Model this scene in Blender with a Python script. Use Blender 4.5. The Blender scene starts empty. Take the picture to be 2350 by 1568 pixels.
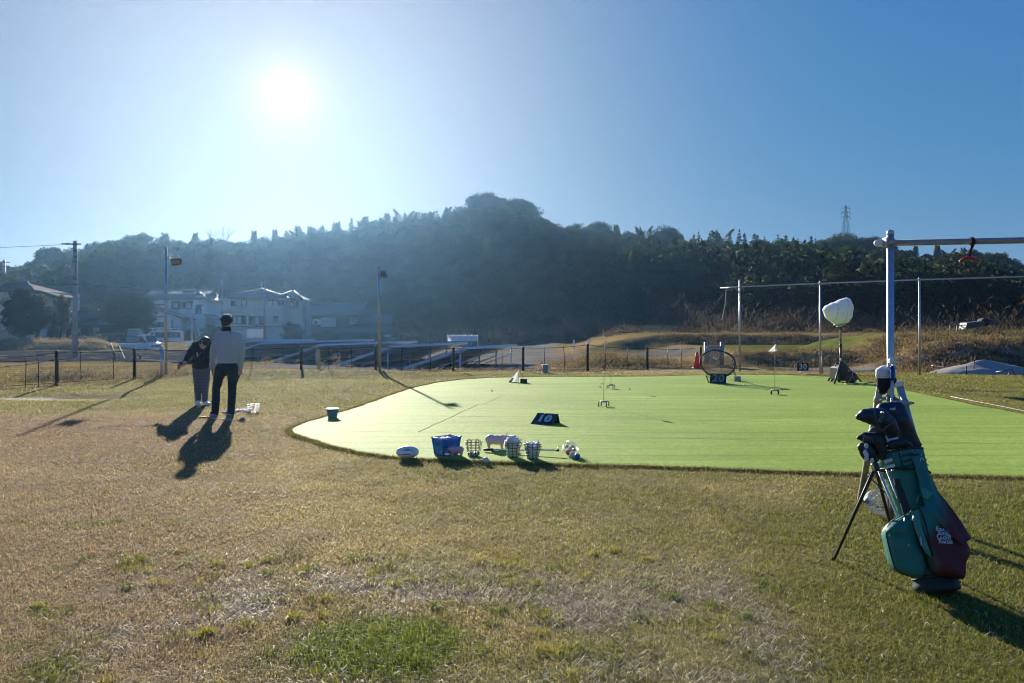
import bpy, math, random
import numpy as np
from mathutils import Vector, Matrix, Euler

# ------------------------------------------------------------------ camera, sky, sun, exposure
scene = bpy.context.scene
COL = scene.collection
R = math.radians
cam_data = bpy.data.cameras.new('camera')
cam = bpy.data.objects.new('camera', cam_data)
COL.objects.link(cam)
cam.location = (0, 0, 1.5)
cam.rotation_euler = (R(90), 0, 0)
cam_data.sensor_width = 36
cam_data.lens = 27.03
cam_data.shift_y = -0.0123
cam_data.clip_start = 0.05
cam_data.clip_end = 3000
scene.camera = cam

SUN_AZ = -16.3      # degrees to the left of straight ahead
SUN_EL = 16.4
sd = Vector((math.sin(R(SUN_AZ)) * math.cos(R(SUN_EL)), math.cos(R(SUN_AZ)) * math.cos(R(SUN_EL)), math.sin(R(SUN_EL))))
world = bpy.data.worlds.new('World')
scene.world = world
world.use_nodes = True
nt = world.node_tree
bg = nt.nodes['Background']
sky = nt.nodes.new('ShaderNodeTexSky')
sky.sky_type = 'NISHITA'
sky.sun_disc = False
sky.sun_elevation = R(SUN_EL)
sky.sun_rotation = R(SUN_AZ)
sky.altitude = 20
sky.air_density = 0.75
sky.dust_density = 0.05
sky.ozone_density = 5.0
# the brilliant ring of sky close around the sun
geo = nt.nodes.new('ShaderNodeTexCoord')
dot = nt.nodes.new('ShaderNodeVectorMath'); dot.operation = 'DOT_PRODUCT'
dot.inputs[1].default_value = sd
nt.links.new(geo.outputs['Generated'], dot.inputs[0])
def wmath(op, a, b):
    n = nt.nodes.new('ShaderNodeMath'); n.operation = op
    for i, q in enumerate((a, b)):
        if isinstance(q, (int, float)): n.inputs[i].default_value = q
        else: nt.links.new(q, n.inputs[i])
    return n.outputs[0]
dcl = wmath('MAXIMUM', dot.outputs['Value'], 0.0)
a1 = wmath('MULTIPLY', wmath('POWER', dcl, 6000.0), 5.0)
a2 = wmath('MULTIPLY', wmath('POWER', dcl, 16.0), 3.7)
a3 = wmath('MULTIPLY', wmath('POWER', dcl, 900.0), 2.6)
asum = wmath('ADD', wmath('ADD', a1, a2), a3)
ring = nt.nodes.new('ShaderNodeVectorMath'); ring.operation = 'SCALE'
ring.inputs[0].default_value = (1.0, 0.70, 0.32)
nt.links.new(asum, ring.inputs['Scale'])
addv = nt.nodes.new('ShaderNodeVectorMath'); addv.operation = 'ADD'
# the clear winter sky is deeper and more even than the model's: roll off each channel
sep = nt.nodes.new('ShaderNodeSeparateColor'); cmb = nt.nodes.new('ShaderNodeCombineColor')
nt.links.new(sky.outputs['Color'], sep.inputs['Color'])
for ch, kk, gain in (('Red', 11.0, .72), ('Green', 2.3, 1.86), ('Blue', .6, 8.4)):
    den = wmath('ADD', 1.0, wmath('DIVIDE', sep.outputs[ch], kk))
    nt.links.new(wmath('MULTIPLY', wmath('DIVIDE', sep.outputs[ch], den), gain), cmb.inputs[ch])
nt.links.new(cmb.outputs['Color'], addv.inputs[0])
nt.links.new(ring.outputs['Vector'], addv.inputs[1])
nt.links.new(addv.outputs['Vector'], bg.inputs['Color'])
bg.inputs['Strength'].default_value = 0.051

sun_data = bpy.data.lights.new('sun', 'SUN')
sun_data.energy = 5.0
sun_data.angle = R(0.53)
sun_data.color = (1.0, 0.93, 0.80)
sun = bpy.data.objects.new('sun', sun_data)
COL.objects.link(sun)
sun.rotation_euler = sd.to_track_quat('Z', 'Y').to_euler()

scene.view_settings.view_transform = 'Standard'
scene.view_settings.look = 'None'
scene.view_settings.exposure = 1.1
scene.view_settings.gamma = 1
scene.render.engine = 'CYCLES'
scene.cycles.use_denoising = True
scene.cycles.denoising_input_passes = 'RGB_ALBEDO'
scene.cycles.denoising_prefilter = 'ACCURATE'
scene.cycles.filter_width = 1.1
scene.cycles.max_bounces = 8
scene.cycles.diffuse_bounces = 3
scene.cycles.transparent_max_bounces = 12
scene.cycles.volume_bounces = 0
scene.cycles.sample_clamp_indirect = 6

# ------------------------------------------------------------------ measuring helpers (photo width 2349, horizon row 755)
FP, CX, HY, EYE = 1764.0, 1174.5, 755.0, 1.5
def G(px, py, z=0.0):
    d = FP * (EYE - z) / (py - HY)
    return Vector(((px - CX) * d / FP, d, z))
def V(px, py, d):
    return Vector(((px - CX) * d / FP, d, EYE - (py - HY) * d / FP))
def rng(seed): return np.random.default_rng(seed)

# ------------------------------------------------------------------ object helpers
def setp(o, label=None, cat=None, group=None, kind=None):
    if label: o['label'] = label
    if cat: o['category'] = cat
    if group: o['group'] = group
    if kind: o['kind'] = kind
    return o
def T(name, label, cat, loc=(0, 0, 0), rz=0.0, group=None, rot=None):
    o = bpy.data.objects.new(name, None)
    COL.objects.link(o)
    o.empty_display_size = 0.1
    o.location = loc
    o.rotation_euler = rot if rot else (0, 0, rz)
    return setp(o, label, cat, group)
def link_mesh(name, me, mat, parent=None):
    o = bpy.data.objects.new(name, me)
    COL.objects.link(o)
    if mat and not me.materials: me.materials.append(mat)
    if parent: o.parent = parent
    return o
def dup(o, loc=None, rot=None, scale=None, label=None, group=None, parent=None):
    c = o.copy(); COL.objects.link(c)
    if parent: c.parent = parent
    if loc is not None: c.location = loc
    if rot is not None: c.rotation_euler = rot
    if scale is not None: c.scale = scale
    if label: c['label'] = label
    if group: c['group'] = group
    for ch in list(o.children):
        dup(ch, parent=c)
    return c

class MB:
    def __init__(s): s.v = []; s.f = []; s.sm = []
    def add(s, vs, fs, smooth=True, M=None):
        b = len(s.v)
        if M is not None: vs = [M @ Vector(q) for q in vs]
        s.v.extend([tuple(q) for q in vs])
        for f in fs:
            s.f.append(tuple(i + b for i in f)); s.sm.append(smooth)
        return s
    def box(s, c, d, M=None, rz=0.0, taper=1.0, ch=0.0):
        x, y, z = d[0] / 2, d[1] / 2, d[2] / 2
        m = Matrix.Translation(c) @ Matrix.Rotation(rz, 4, 'Z')
        if M is not None: m = M @ m
        t = taper
        if ch <= 0:
            vs = [(-x, -y, -z), (x, -y, -z), (x, y, -z), (-x, y, -z), (-x * t, -y * t, z), (x * t, -y * t, z), (x * t, y * t, z), (-x * t, y * t, z)]
            fs = [(3, 2, 1, 0), (4, 5, 6, 7), (0, 1, 5, 4), (1, 2, 6, 5), (2, 3, 7, 6), (3, 0, 4, 7)]
            return s.add(vs, fs, False, m)
        # chamfered box: three rings
        c_ = ch
        def ring(ax, ay, zz): return [(-ax + c_, -ay, zz), (ax - c_, -ay, zz), (ax, -ay + c_, zz), (ax, ay - c_, zz), (ax - c_, ay, zz), (-ax + c_, ay, zz), (-ax, ay - c_, zz), (-ax, -ay + c_, zz)]
        vs = ring(x - c_ * .9, y - c_ * .9, -z) + ring(x, y, -z + c_) + ring(x * t, y * t, z - c_) + ring(x * t - c_ * .9, y * t - c_ * .9, z)
        fs = [tuple(reversed(range(8))), tuple(range(24, 32))]
        for k in range(3):
            for i in range(8):
                j = (i + 1) % 8
                fs.append((k * 8 + i, k * 8 + j, k * 8 + 8 + j, k * 8 + 8 + i))
        return s.add(vs, fs, False, m)
    def tube(s, pts, r, n=8, cap=True, M=None, closed=False, flat=1.0):
        P = [Vector(p) for p in pts]
        rs = r if isinstance(r, (list, tuple)) else [r] * len(P)
        vs, fs = [], []
        L = len(P)
        up = None
        for i, p in enumerate(P):
            if closed: t = P[(i + 1) % L] - P[i - 1]
            else: t = P[min(i + 1, L - 1)] - P[max(i - 1, 0)]
            if t.length < 1e-9: t = Vector((0, 0, 1))
            t.normalize()
            if up is None:
                up = Vector((0, 0, 1)) if abs(t.z) < .9 else Vector((0, 1, 0))
            a = t.cross(up)
            if a.length < 1e-5: a = t.orthogonal()
            a.normalize(); b = a.cross(t).normalized(); up = b
            for k in range(n):
                an = 2 * math.pi * k / n
                vs.append(p + (a * math.cos(an) + b * math.sin(an) * flat) * rs[i])
        m = L if closed else L - 1
        for i in range(m):
            for k in range(n):
                i2 = (i + 1) % L; k2 = (k + 1) % n
                fs.append((i * n + k, i * n + k2, i2 * n + k2, i2 * n + k))
        if cap and not closed:
            fs.append(tuple(reversed(range(n)))); fs.append(tuple(range((L - 1) * n, L * n)))
        return s.add(vs, fs, n > 5, M)
    def lathe(s, prof, n=16, M=None, c=(0, 0, 0), smooth=True):
        vs, fs = [], []
        for (r, z) in prof:
            for k in range(n):
                a = 2 * math.pi * k / n
                vs.append((c[0] + r * math.cos(a), c[1] + r * math.sin(a), c[2] + z))
        for i in range(len(prof) - 1):
            for k in range(n):
                k2 = (k + 1) % n
                fs.append((i * n + k, i * n + k2, (i + 1) * n + k2, (i + 1) * n + k))
        if prof[0][0] > 1e-6: fs.append(tuple(reversed(range(n))))
        if prof[-1][0] > 1e-6: fs.append(tuple(range((len(prof) - 1) * n, len(prof) * n)))
        return s.add(vs, fs, smooth, M)
    def ell(s, c, r, n=14, m=8, M=None):
        if not isinstance(r, (tuple, list, Vector)): r = (r, r, r)
        vs, fs = [(0, 0, -1)], []
        for j in range(1, m):
            ph = -math.pi / 2 + math.pi * j / m
            for k in range(n):
                a = 2 * math.pi * k / n
                vs.append((math.cos(ph) * math.cos(a), math.cos(ph) * math.sin(a), math.sin(ph)))
        vs.append((0, 0, 1))
        for k in range(n):
            fs.append((0, 1 + (k + 1) % n, 1 + k))
            fs.append((len(vs) - 1, 1 + (m - 2) * n + k, 1 + (m - 2) * n + (k + 1) % n))
        for j in range(m - 2):
            for k in range(n):
                k2 = (k + 1) % n
                fs.append((1 + j * n + k, 1 + j * n + k2, 1 + (j + 1) * n + k2, 1 + (j + 1) * n + k))
        mm = Matrix.Translation(c) @ Matrix.Diagonal((r[0], r[1], r[2], 1))
        if M is not None: mm = Matrix.Translation(c) @ M @ Matrix.Diagonal((r[0], r[1], r[2], 1))
        return s.add(vs, fs, True, mm)
    def cap(s, p0, p1, r0, r1, n=12):
        p0, p1 = Vector(p0), Vector(p1)
        s.ell(p0, r0, n, 8); s.ell(p1, r1, n, 8)
        return s.tube([p0, p1], [r0, r1], n)
    def grid(s, rows, smooth=True, closed=False):
        n = len(rows[0]); vs = [p for r in rows for p in r]; fs = []
        for i in range(len(rows) - 1):
            for k in range(n if closed else n - 1):
                k2 = (k + 1) % n
                fs.append((i * n + k, i * n + k2, (i + 1) * n + k2, (i + 1) * n + k))
        return s.add(vs, fs, smooth)
    def slab(s, pts, th, axis):
        """flat polygon with thickness th along axis"""
        P = [Vector(p) for p in pts]; a = Vector(axis).normalized() * th
        n = len(P)
        vs = P + [p + a for p in P]
        fs = [tuple(reversed(range(n))), tuple(range(n, 2 * n))] + [(i, (i + 1) % n, n + (i + 1) % n, n + i) for i in range(n)]
        return s.add(vs, fs, False)
    def mesh(s, name):
        me = bpy.data.meshes.new(name)
        me.from_pydata(s.v, [], s.f)
        me.polygons.foreach_set('use_smooth', s.sm)
        me.update()
        return me
    def build(s, name, mat, parent=None):
        return link_mesh(name, s.mesh(name), mat, parent)

def blob(mb, voxel, smooth=4, fac=.5):
    """one continuous skin over the overlapping shapes of mb"""
    me = mb.mesh('blob')
    o = bpy.data.objects.new('blob', me); COL.objects.link(o)
    md = o.modifiers.new('r', 'REMESH'); md.mode = 'VOXEL'; md.voxel_size = voxel; md.use_smooth_shade = True
    if smooth:
        ms = o.modifiers.new('s', 'SMOOTH'); ms.iterations = smooth; ms.factor = fac
    dg = bpy.context.evaluated_depsgraph_get(); dg.update()
    out = bpy.data.meshes.new_from_object(o.evaluated_get(dg))
    bpy.data.objects.remove(o); bpy.data.meshes.remove(me)
    out.polygons.foreach_set('use_smooth', [True] * len(out.polygons))
    out.materials.clear()
    return out

def np_mesh(name, verts, loops, starts, totals, smooth=False, tint=None):
    me = bpy.data.meshes.new(name)
    me.vertices.add(len(verts)); me.vertices.foreach_set('co', np.ascontiguousarray(verts, dtype=np.float32).ravel())
    me.loops.add(len(loops)); me.loops.foreach_set('vertex_index', np.ascontiguousarray(loops, dtype=np.int32))
    me.polygons.add(len(starts)); me.polygons.foreach_set('loop_start', np.ascontiguousarray(starts, dtype=np.int32))
    if smooth: me.polygons.foreach_set('use_smooth', np.ones(len(starts), dtype=bool))
    if tint is not None:
        at = me.attributes.new('tint', 'FLOAT_COLOR', 'POINT')
        c = np.ones((len(verts), 4), dtype=np.float32); c[:, :3] = tint
        at.data.foreach_set('color', c.ravel())
    me.update(calc_edges=True); me.validate()
    return me
def quads_mesh(name, V4, tint=None, smooth=False, nrm=None):
    n = len(V4)
    if tint is not None and len(tint) == n: tint = np.repeat(tint, 4, axis=0)
    me = np_mesh(name, V4.reshape(-1, 3), np.arange(n * 4), np.arange(n) * 4, None, smooth or nrm is not None, tint)
    if nrm is not None:   # leaves shade with the clump they sit on
        k = np.repeat(nrm / np.maximum(np.linalg.norm(nrm, axis=1, keepdims=True), 1e-6), 4, axis=0)
        if len(me.vertices) == len(k): me.normals_split_custom_set_from_vertices(k.tolist())
    return me

# ------------------------------------------------------------------ noise in numpy
def vnoise(x, y, s, seed=0):
    x = np.asarray(x, float) / s + 137.3 * (seed + 1); y = np.asarray(y, float) / s + 71.7 * (seed + 1)
    xi = np.floor(x).astype(np.int64); yi = np.floor(y).astype(np.int64)
    fx = x - xi; fy = y - yi
    fx = fx * fx * (3 - 2 * fx); fy = fy * fy * (3 - 2 * fy)
    def h(a, b):
        n = (a * 374761393 + b * 668265263 + seed * 1442695041) & 0x7fffffff
        n = ((n ^ (n >> 13)) * 1274126177) & 0x7fffffff
        return ((n ^ (n >> 16)) & 0xffff) / 65535.0
    return (h(xi, yi) * (1 - fx) + h(xi + 1, yi) * fx) * (1 - fy) + (h(xi, yi + 1) * (1 - fx) + h(xi + 1, yi + 1) * fx) * fy
def fbm(x, y, s, seed=0, o=3):
    t = 0; a = .5; n = 0
    for i in range(o):
        t = t + a * vnoise(x, y, s / 2 ** i, seed + i * 7); n += a; a *= .55
    return t / n
def sst(a, b, x):
    t = np.clip((np.asarray(x, float) - a) / (b - a), 0, 1)
    return t * t * (3 - 2 * t)
def inpoly(x, y, poly):
    c = np.zeros(np.shape(x), bool)
    n = len(poly)
    for i in range(n):
        x0, y0 = poly[i]; x1, y1 = poly[(i + 1) % n]
        if y0 == y1: continue
        m = ((y0 > y) != (y1 > y)) & (x < (x1 - x0) * (y - y0) / (y1 - y0) + x0)
        c ^= m
    return c

# ------------------------------------------------------------------ materials
def nd(ntree, typ, **kw):
    n = ntree.nodes.new(typ)
    for k, q in kw.items(): setattr(n, k, q)
    return n
def mat(name, col, rough=.6, metal=0.0, spec=.5, var=.12, scale=8.0, bump=0.0, bscale=40.0, trans=0.0, tint=False, sheen=0.0, alpha=1.0, col2=None, detail=4.0, stretch=None, transmission=0.0, coat=0.0):
    m = bpy.data.materials.new(name); m.use_nodes = True
    t = m.node_tree; bs = t.nodes['Principled BSDF']
    bs.inputs['Roughness'].default_value = rough
    bs.inputs['Metallic'].default_value = metal
    bs.inputs['Specular IOR Level'].default_value = spec
    if sheen: bs.inputs['Sheen Weight'].default_value = sheen
    if coat: bs.inputs['Coat Weight'].default_value = coat
    if transmission: bs.inputs['Transmission Weight'].default_value = transmission
    if alpha < 1: bs.inputs['Alpha'].default_value = alpha
    tc = nd(t, 'ShaderNodeTexCoord')
    src = tc.outputs['Object']
    if stretch:
        mp = nd(t, 'ShaderNodeMapping'); mp.inputs['Scale'].default_value = stretch
        t.links.new(src, mp.inputs['Vector']); src = mp.outputs['Vector']
    nz = nd(t, 'ShaderNodeTexNoise'); nz.inputs['Scale'].default_value = scale; nz.inputs['Detail'].default_value = detail
    nz.inputs['Roughness'].default_value = .65
    t.links.new(src, nz.inputs['Vector'])
    mx = nd(t, 'ShaderNodeMix', data_type='RGBA')
    if col2 is None:
        a = [max(0, c * (1 - var)) for c in col]; b = [min(1, c * (1 + var)) for c in col]
    else: a, b = col, col2
    mr = nd(t, 'ShaderNodeMapRange')
    mr.inputs['From Min'].default_value = .3; mr.inputs['From Max'].default_value = .7
    t.links.new(nz.outputs['Fac'], mr.inputs['Value'])
    t.links.new(mr.outputs['Result'], mx.inputs['Factor'])
    mx.inputs['A'].default_value = (*a, 1); mx.inputs['B'].default_value = (*b, 1)
    out = mx.outputs['Result']
    if tint:
        at = nd(t, 'ShaderNodeAttribute'); at.attribute_name = 'tint'
        ml = nd(t, 'ShaderNodeMix', data_type='RGBA', blend_type='MULTIPLY'); ml.inputs['Factor'].default_value = 1
        t.links.new(out, ml.inputs['A']); t.links.new(at.outputs['Color'], ml.inputs['B']); out = ml.outputs['Result']
    t.links.new(out, bs.inputs['Base Color'])
    if bump:
        n2 = nd(t, 'ShaderNodeTexNoise'); n2.inputs['Scale'].default_value = bscale; n2.inputs['Detail'].default_value = 5
        t.links.new(src, n2.inputs['Vector'])
        bp = nd(t, 'ShaderNodeBump'); bp.inputs['Strength'].default_value = bump; bp.inputs['Distance'].default_value = .02
        t.links.new(n2.outputs['Fac'], bp.inputs['Height']); t.links.new(bp.outputs['Normal'], bs.inputs['Normal'])
    if trans:
        tr = nd(t, 'ShaderNodeBsdfTranslucent'); t.links.new(out, tr.inputs['Color'])
        ms = nd(t, 'ShaderNodeMixShader'); ms.inputs['Fac'].default_value = trans
        t.links.new(bs.outputs['BSDF'], ms.inputs[1]); t.links.new(tr.outputs['BSDF'], ms.inputs[2])
        t.links.new(ms.outputs['Shader'], t.nodes['Material Output'].inputs['Surface'])
    return m
# ------------------------------------------------------------------ the lie of the land
CREST = [(-500, 640), (-100, 620), (0, 600), (60, 605), (100, 585), (130, 565), (180, 560), (230, 548), (300, 538), (350, 535), (420, 545), (480, 535), (530, 545), (600, 540), (660, 530), (720, 516), (780, 510), (840, 500), (900, 495), (960, 486), (1040, 480), (1080, 458), (1140, 450), (1200, 468), (1240, 490), (1290, 508), (1340, 515), (1400, 520), (1500, 528), (1600, 535), (1700, 538), (1800, 538), (1860, 543), (1930, 545), (1990, 548), (2030, 560), (2080, 572), (2140, 572), (2220, 568), (2290, 578), (2349, 596), (2500, 610), (2900, 640)]
CXs = np.array([c[0] for c in CREST], float); CYs = np.array([c[1] for c in CREST], float)
FOOT = [(-500, 105), (0, 118), (700, 128), (1000, 112), (1200, 98), (1500, 92), (1750, 86), (2050, 84), (2349, 88), (2900, 100)]
FXs = np.array([c[0] for c in FOOT], float); FYs = np.array([c[1] for c in FOOT], float)
CREST_D = 212.0
TREE_H = 8.5
FENCE = [(-30, 17.0), (-12.65, 18.9), (-12.05, 20.35), (-11.1, 22.6), (-7.1, 25.9), (-4.47, 25.9), (-2.06, 27.0), (.4, 27.6), (2.64, 27.1), (5.0, 28.4), (7.2, 29.6), (8.6, 30.2), (12, 27.2), (30, 26)]
def fence_y(x): return np.interp(x, [f[0] for f in FENCE], [f[1] for f in FENCE])
def terr(x, y):
    x = np.asarray(x, float); y = np.asarray(y, float)
    fy = fence_y(x)
    beyond = sst(.3, 2.2, y - fy)
    # flat land beyond the fence: lower in the left, level or a little raised on the right
    base = np.interp(x, [-40, -12, -9, -1, 2.0, 4, 9], [-.62, -.5, -.5, -.5, -.45, .12, 0.0])
    fieldleft = np.where(x < -9, np.interp(y, [18, 30, 40, 62], [-.15, -.4, -.6, -.62]), base)
    z = beyond * np.where(x < -9, fieldleft, base)
    # mound of dry grass just past the fence in the middle
    mid = np.exp(-((x - 3.3) / 2.2) ** 2) * sst(28.5, 31.5, y) * (1 - sst(36, 40, y))
    z = z + .25 * mid
    # terraces on the right
    rt = sst(1.0, 7.0, x - .10 * (y - 30))
    wv = 1.2 * (vnoise(x, x * 0, 5, 3) - .5)
    b1 = sst(29.8, 32.6, y + wv) * .55 * sst(7.5, 10.0, x)
    b1 = b1 + (1 - sst(7.5, 10.0, x)) * sst(44, 52, y + wv) * .55
    b2 = sst(46, 49, y + wv) * .62
    b3 = sst(66, 82, y) * .8
    z = z + rt * (b1 + b2 + b3)
    # earth mound far right
    mz = sst(25.2, 28.4, y + .6 * (vnoise(x, y, 1.5, 9) - .5)) * sst(12.6, 17.2, x) * (1 - sst(36, 46, y)) * .92
    mz = mz * (1 + .14 * (vnoise(x, y, .8, 21) - .5))
    z = np.maximum(z, z * .4 + mz * 1.15)
    # the bank at the left beyond the road
    z = z + sst(62.5, 65.0, y + .8 * (vnoise(x, y, 4, 5) - .5)) * .72 * (1 - sst(-36, -32, x)) * (1 - sst(66, 72, y) * .5)
    # wooded hill
    rr = np.hypot(x, y)
    vx = np.clip(CX + FP * x / np.maximum(y, 1e-3), -450, 2850)
    vx = np.where(y <= 1, np.where(x < 0, -450, 2850), vx)
    ztop = EYE + (HY - np.interp(vx, CXs, CYs)) * CREST_D / FP - TREE_H
    d0 = np.interp(vx, FXs, FYs)
    t = np.clip((rr - d0) / (CREST_D - d0), 0, 1)
    side = sst(.15, .55, y / np.maximum(rr, 1e-3))
    hill = (1 - (1 - t) ** 1.5) * ztop * side
    hill = hill * (1 - .55 * sst(CREST_D + 10, 420, rr))
    hill = hill + (fbm(x, y, 30, 2) - .5) * 4 * sst(0, .3, t) * side * (1 - sst(.75, 1, t) * .7)
    z = z * (1 - sst(0, .1, t)) + hill
    return z
def terrz(x, y): return float(terr(np.array([x]), np.array([y]))[0])

# outline of the artificial green
def gp(a): return [tuple(G(x, y)[:2]) for x, y in a]
GREEN = gp([(667, 990), (673, 984), (700, 973), (735, 962), (765, 953), (800, 943), (850, 926), (900, 907), (950, 891), (1000, 880), (1060, 872.5), (1120, 868.5), (1250, 866), (1400, 866), (1500, 865), (1600, 862.5), (1700, 861.5), (1806, 861.5), (1900, 866), (1975, 874), (2030, 886), (2068, 896), (2150, 913), (2235, 932), (2300, 943), (2349, 953), (2500, 985), (2660, 1030), (2760, 1090), (2700, 1108), (2500, 1102), (2349, 1098), (2200, 1094.5), (2000, 1089.5), (1800, 1084), (1650, 1078.5), (1500, 1073), (1350, 1069.5), (1200, 1066), (1080, 1061), (980, 1057), (900, 1051), (830, 1041), (760, 1026), (710, 1010), (680, 999)])
def green_ripple():
    out = []
    n = len(GREEN)
    for i in range(n):
        a = Vector(GREEN[i]); b = Vector(GREEN[(i + 1) % n])
        k = max(1, int((b - a).length / .12))
        for j in range(k):
            p = a.lerp(b, j / k)
            o = (fbm(p.x, p.y, .5, 31) - .5) * .07
            nrm = Vector((-(b - a).y, (b - a).x)).normalized()
            out.append(p + nrm * float(o))
    return [tuple(p) for p in out]
GREEN_F = green_ripple()

def lawn_z(x, y):
    x = np.asarray(x, float); y = np.asarray(y, float)
    z = .05 * (fbm(x, y, 3.0, 11) - .45) * sst(7, 12, y) * (1 - sst(-3, -1.5, x))
    z = z + .16 * np.exp(-((x + 8.2) / 2.2) ** 2 - ((y - 24.3) / 1.2) ** 2)
    z = z + .12 * np.exp(-((x + 5.0) / 3.0) ** 2 - ((y - 24.9) / .8) ** 2)
    z = z - .10 * np.exp(-((x + 9.6) / 1.5) ** 2 - ((y - 17.3) / .6) ** 2)
    z = z + .07 * sst(10.0, 11.5, x) * sst(14, 17, y)
    return z

# ---- lawn colours: dormant straw, olive, fresh green, bare stolons
def lawn_mix(x, y):
    """returns weights: green, straw, red-brown, bare"""
    x = np.asarray(x, float); y = np.asarray(y, float)
    s = x / np.maximum(y, .5)
    n1 = fbm(x, y, 1.6, 41); n2 = fbm(x, y, .45, 43); n3 = fbm(x, y, .16, 47, 2)
    g = sst(-.02, .60, s + .55 * (n1 - .5) + .30 * (n2 - .5)) * (1 - sst(6.4, 8.2, y) * .5) * .90
    g = np.maximum(g, .55 * sst(.30, .5, s))
    g = np.maximum(g, np.exp(-np.maximum(((x + .60) / .40) ** 2 + ((y - 3.62) / .32) ** 2 + 1.3 * (n2 - .5) + .8 * (n3 - .5), 0) ** 1.3) * 1.6)
    g = np.maximum(g, .95 * np.exp(-(((x + 2.05) / .12) ** 2 + ((y - 3.42) / .16) ** 2)))
    # tufts
    g = np.maximum(g, .02 + (.40 * sst(.42, .68, fbm(x, y, 2.2, 45)) + .16 * sst(.5, .7, n2)) * sst(-.75, .1, s))
    tuft = sst(.56, .80, n2 * .75 + n3 * .25) * (1 - sst(5.0, 7.5, y)) * .62
    g = np.maximum(g, tuft)
    far = sst(12.5, 15.0, y) * (1 - sst(2, 6, x)) * .42
    g = np.maximum(g, far * (.6 + .8 * n1))
    g = np.maximum(g, sst(9, 10.5, x) * .62)
    # edge strip in front of the green
    g = np.maximum(g, .50 * sst(6.9, 8.0, y) * (1 - sst(9, 9.5, y)) * sst(-2.6, -.5, x))
    red = np.exp(-((x + 7.5) / 4.2) ** 2 - ((y - 11.8) / 2.4) ** 2) + .75 * sst(-.15, -.5, s) * (1 - sst(9, 14, y))
    red = red + .5 * sst(.5, .8, n1) * sst(.3, .45, s) * sst(5.8, 7.2, y)
    bare = sst(.40, .62, fbm(x, y, .9, 49) * .5 + n2 * .5) * np.exp(-((y - 3.75) / .95) ** 2) * (1 - sst(.32, .45, s)) * sst(-.62, -.35, s) * 1.25
    bare = np.maximum(bare, np.exp(-((x + 9.6) / 1.35) ** 2 - ((y - 17.2) / .55) ** 2) * 1.5)
    bare = bare * (1 - np.clip(g, 0, 1) * .8) * (1 - np.clip(1.6 * np.exp(-((x + .60) / .42) ** 2 - ((y - 3.62) / .34) ** 2), 0, 1))
    return np.clip(g, 0, 1), np.clip(red, 0, 1), np.clip(bare, 0, 1), n1, n2, n3
C_STRAW = np.array([.62, .49, .185]); C_OLIVE = np.array([.17, .195, .03]); C_RED = np.array([.44, .285, .19]); C_BARE = np.array([.50, .41, .27])
def lawn_col(x, y):
    g, red, bare, n1, n2, n3 = lawn_mix(x, y)
    c = np.ones((len(x), 3)) * C_STRAW
    c = c * (.62 + .76 * n2[:, None]) * (.75 + .5 * n3[:, None])
    c = c * (1 - red[:, None] * .75) + C_RED * red[:, None] * .75
    c = c * (1 - g[:, None]) + C_OLIVE * g[:, None] * (.7 + .6 * n3[:, None])
    c = c * (1 - bare[:, None] * .7) + C_BARE * bare[:, None] * .7
    return c, g, bare

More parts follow.
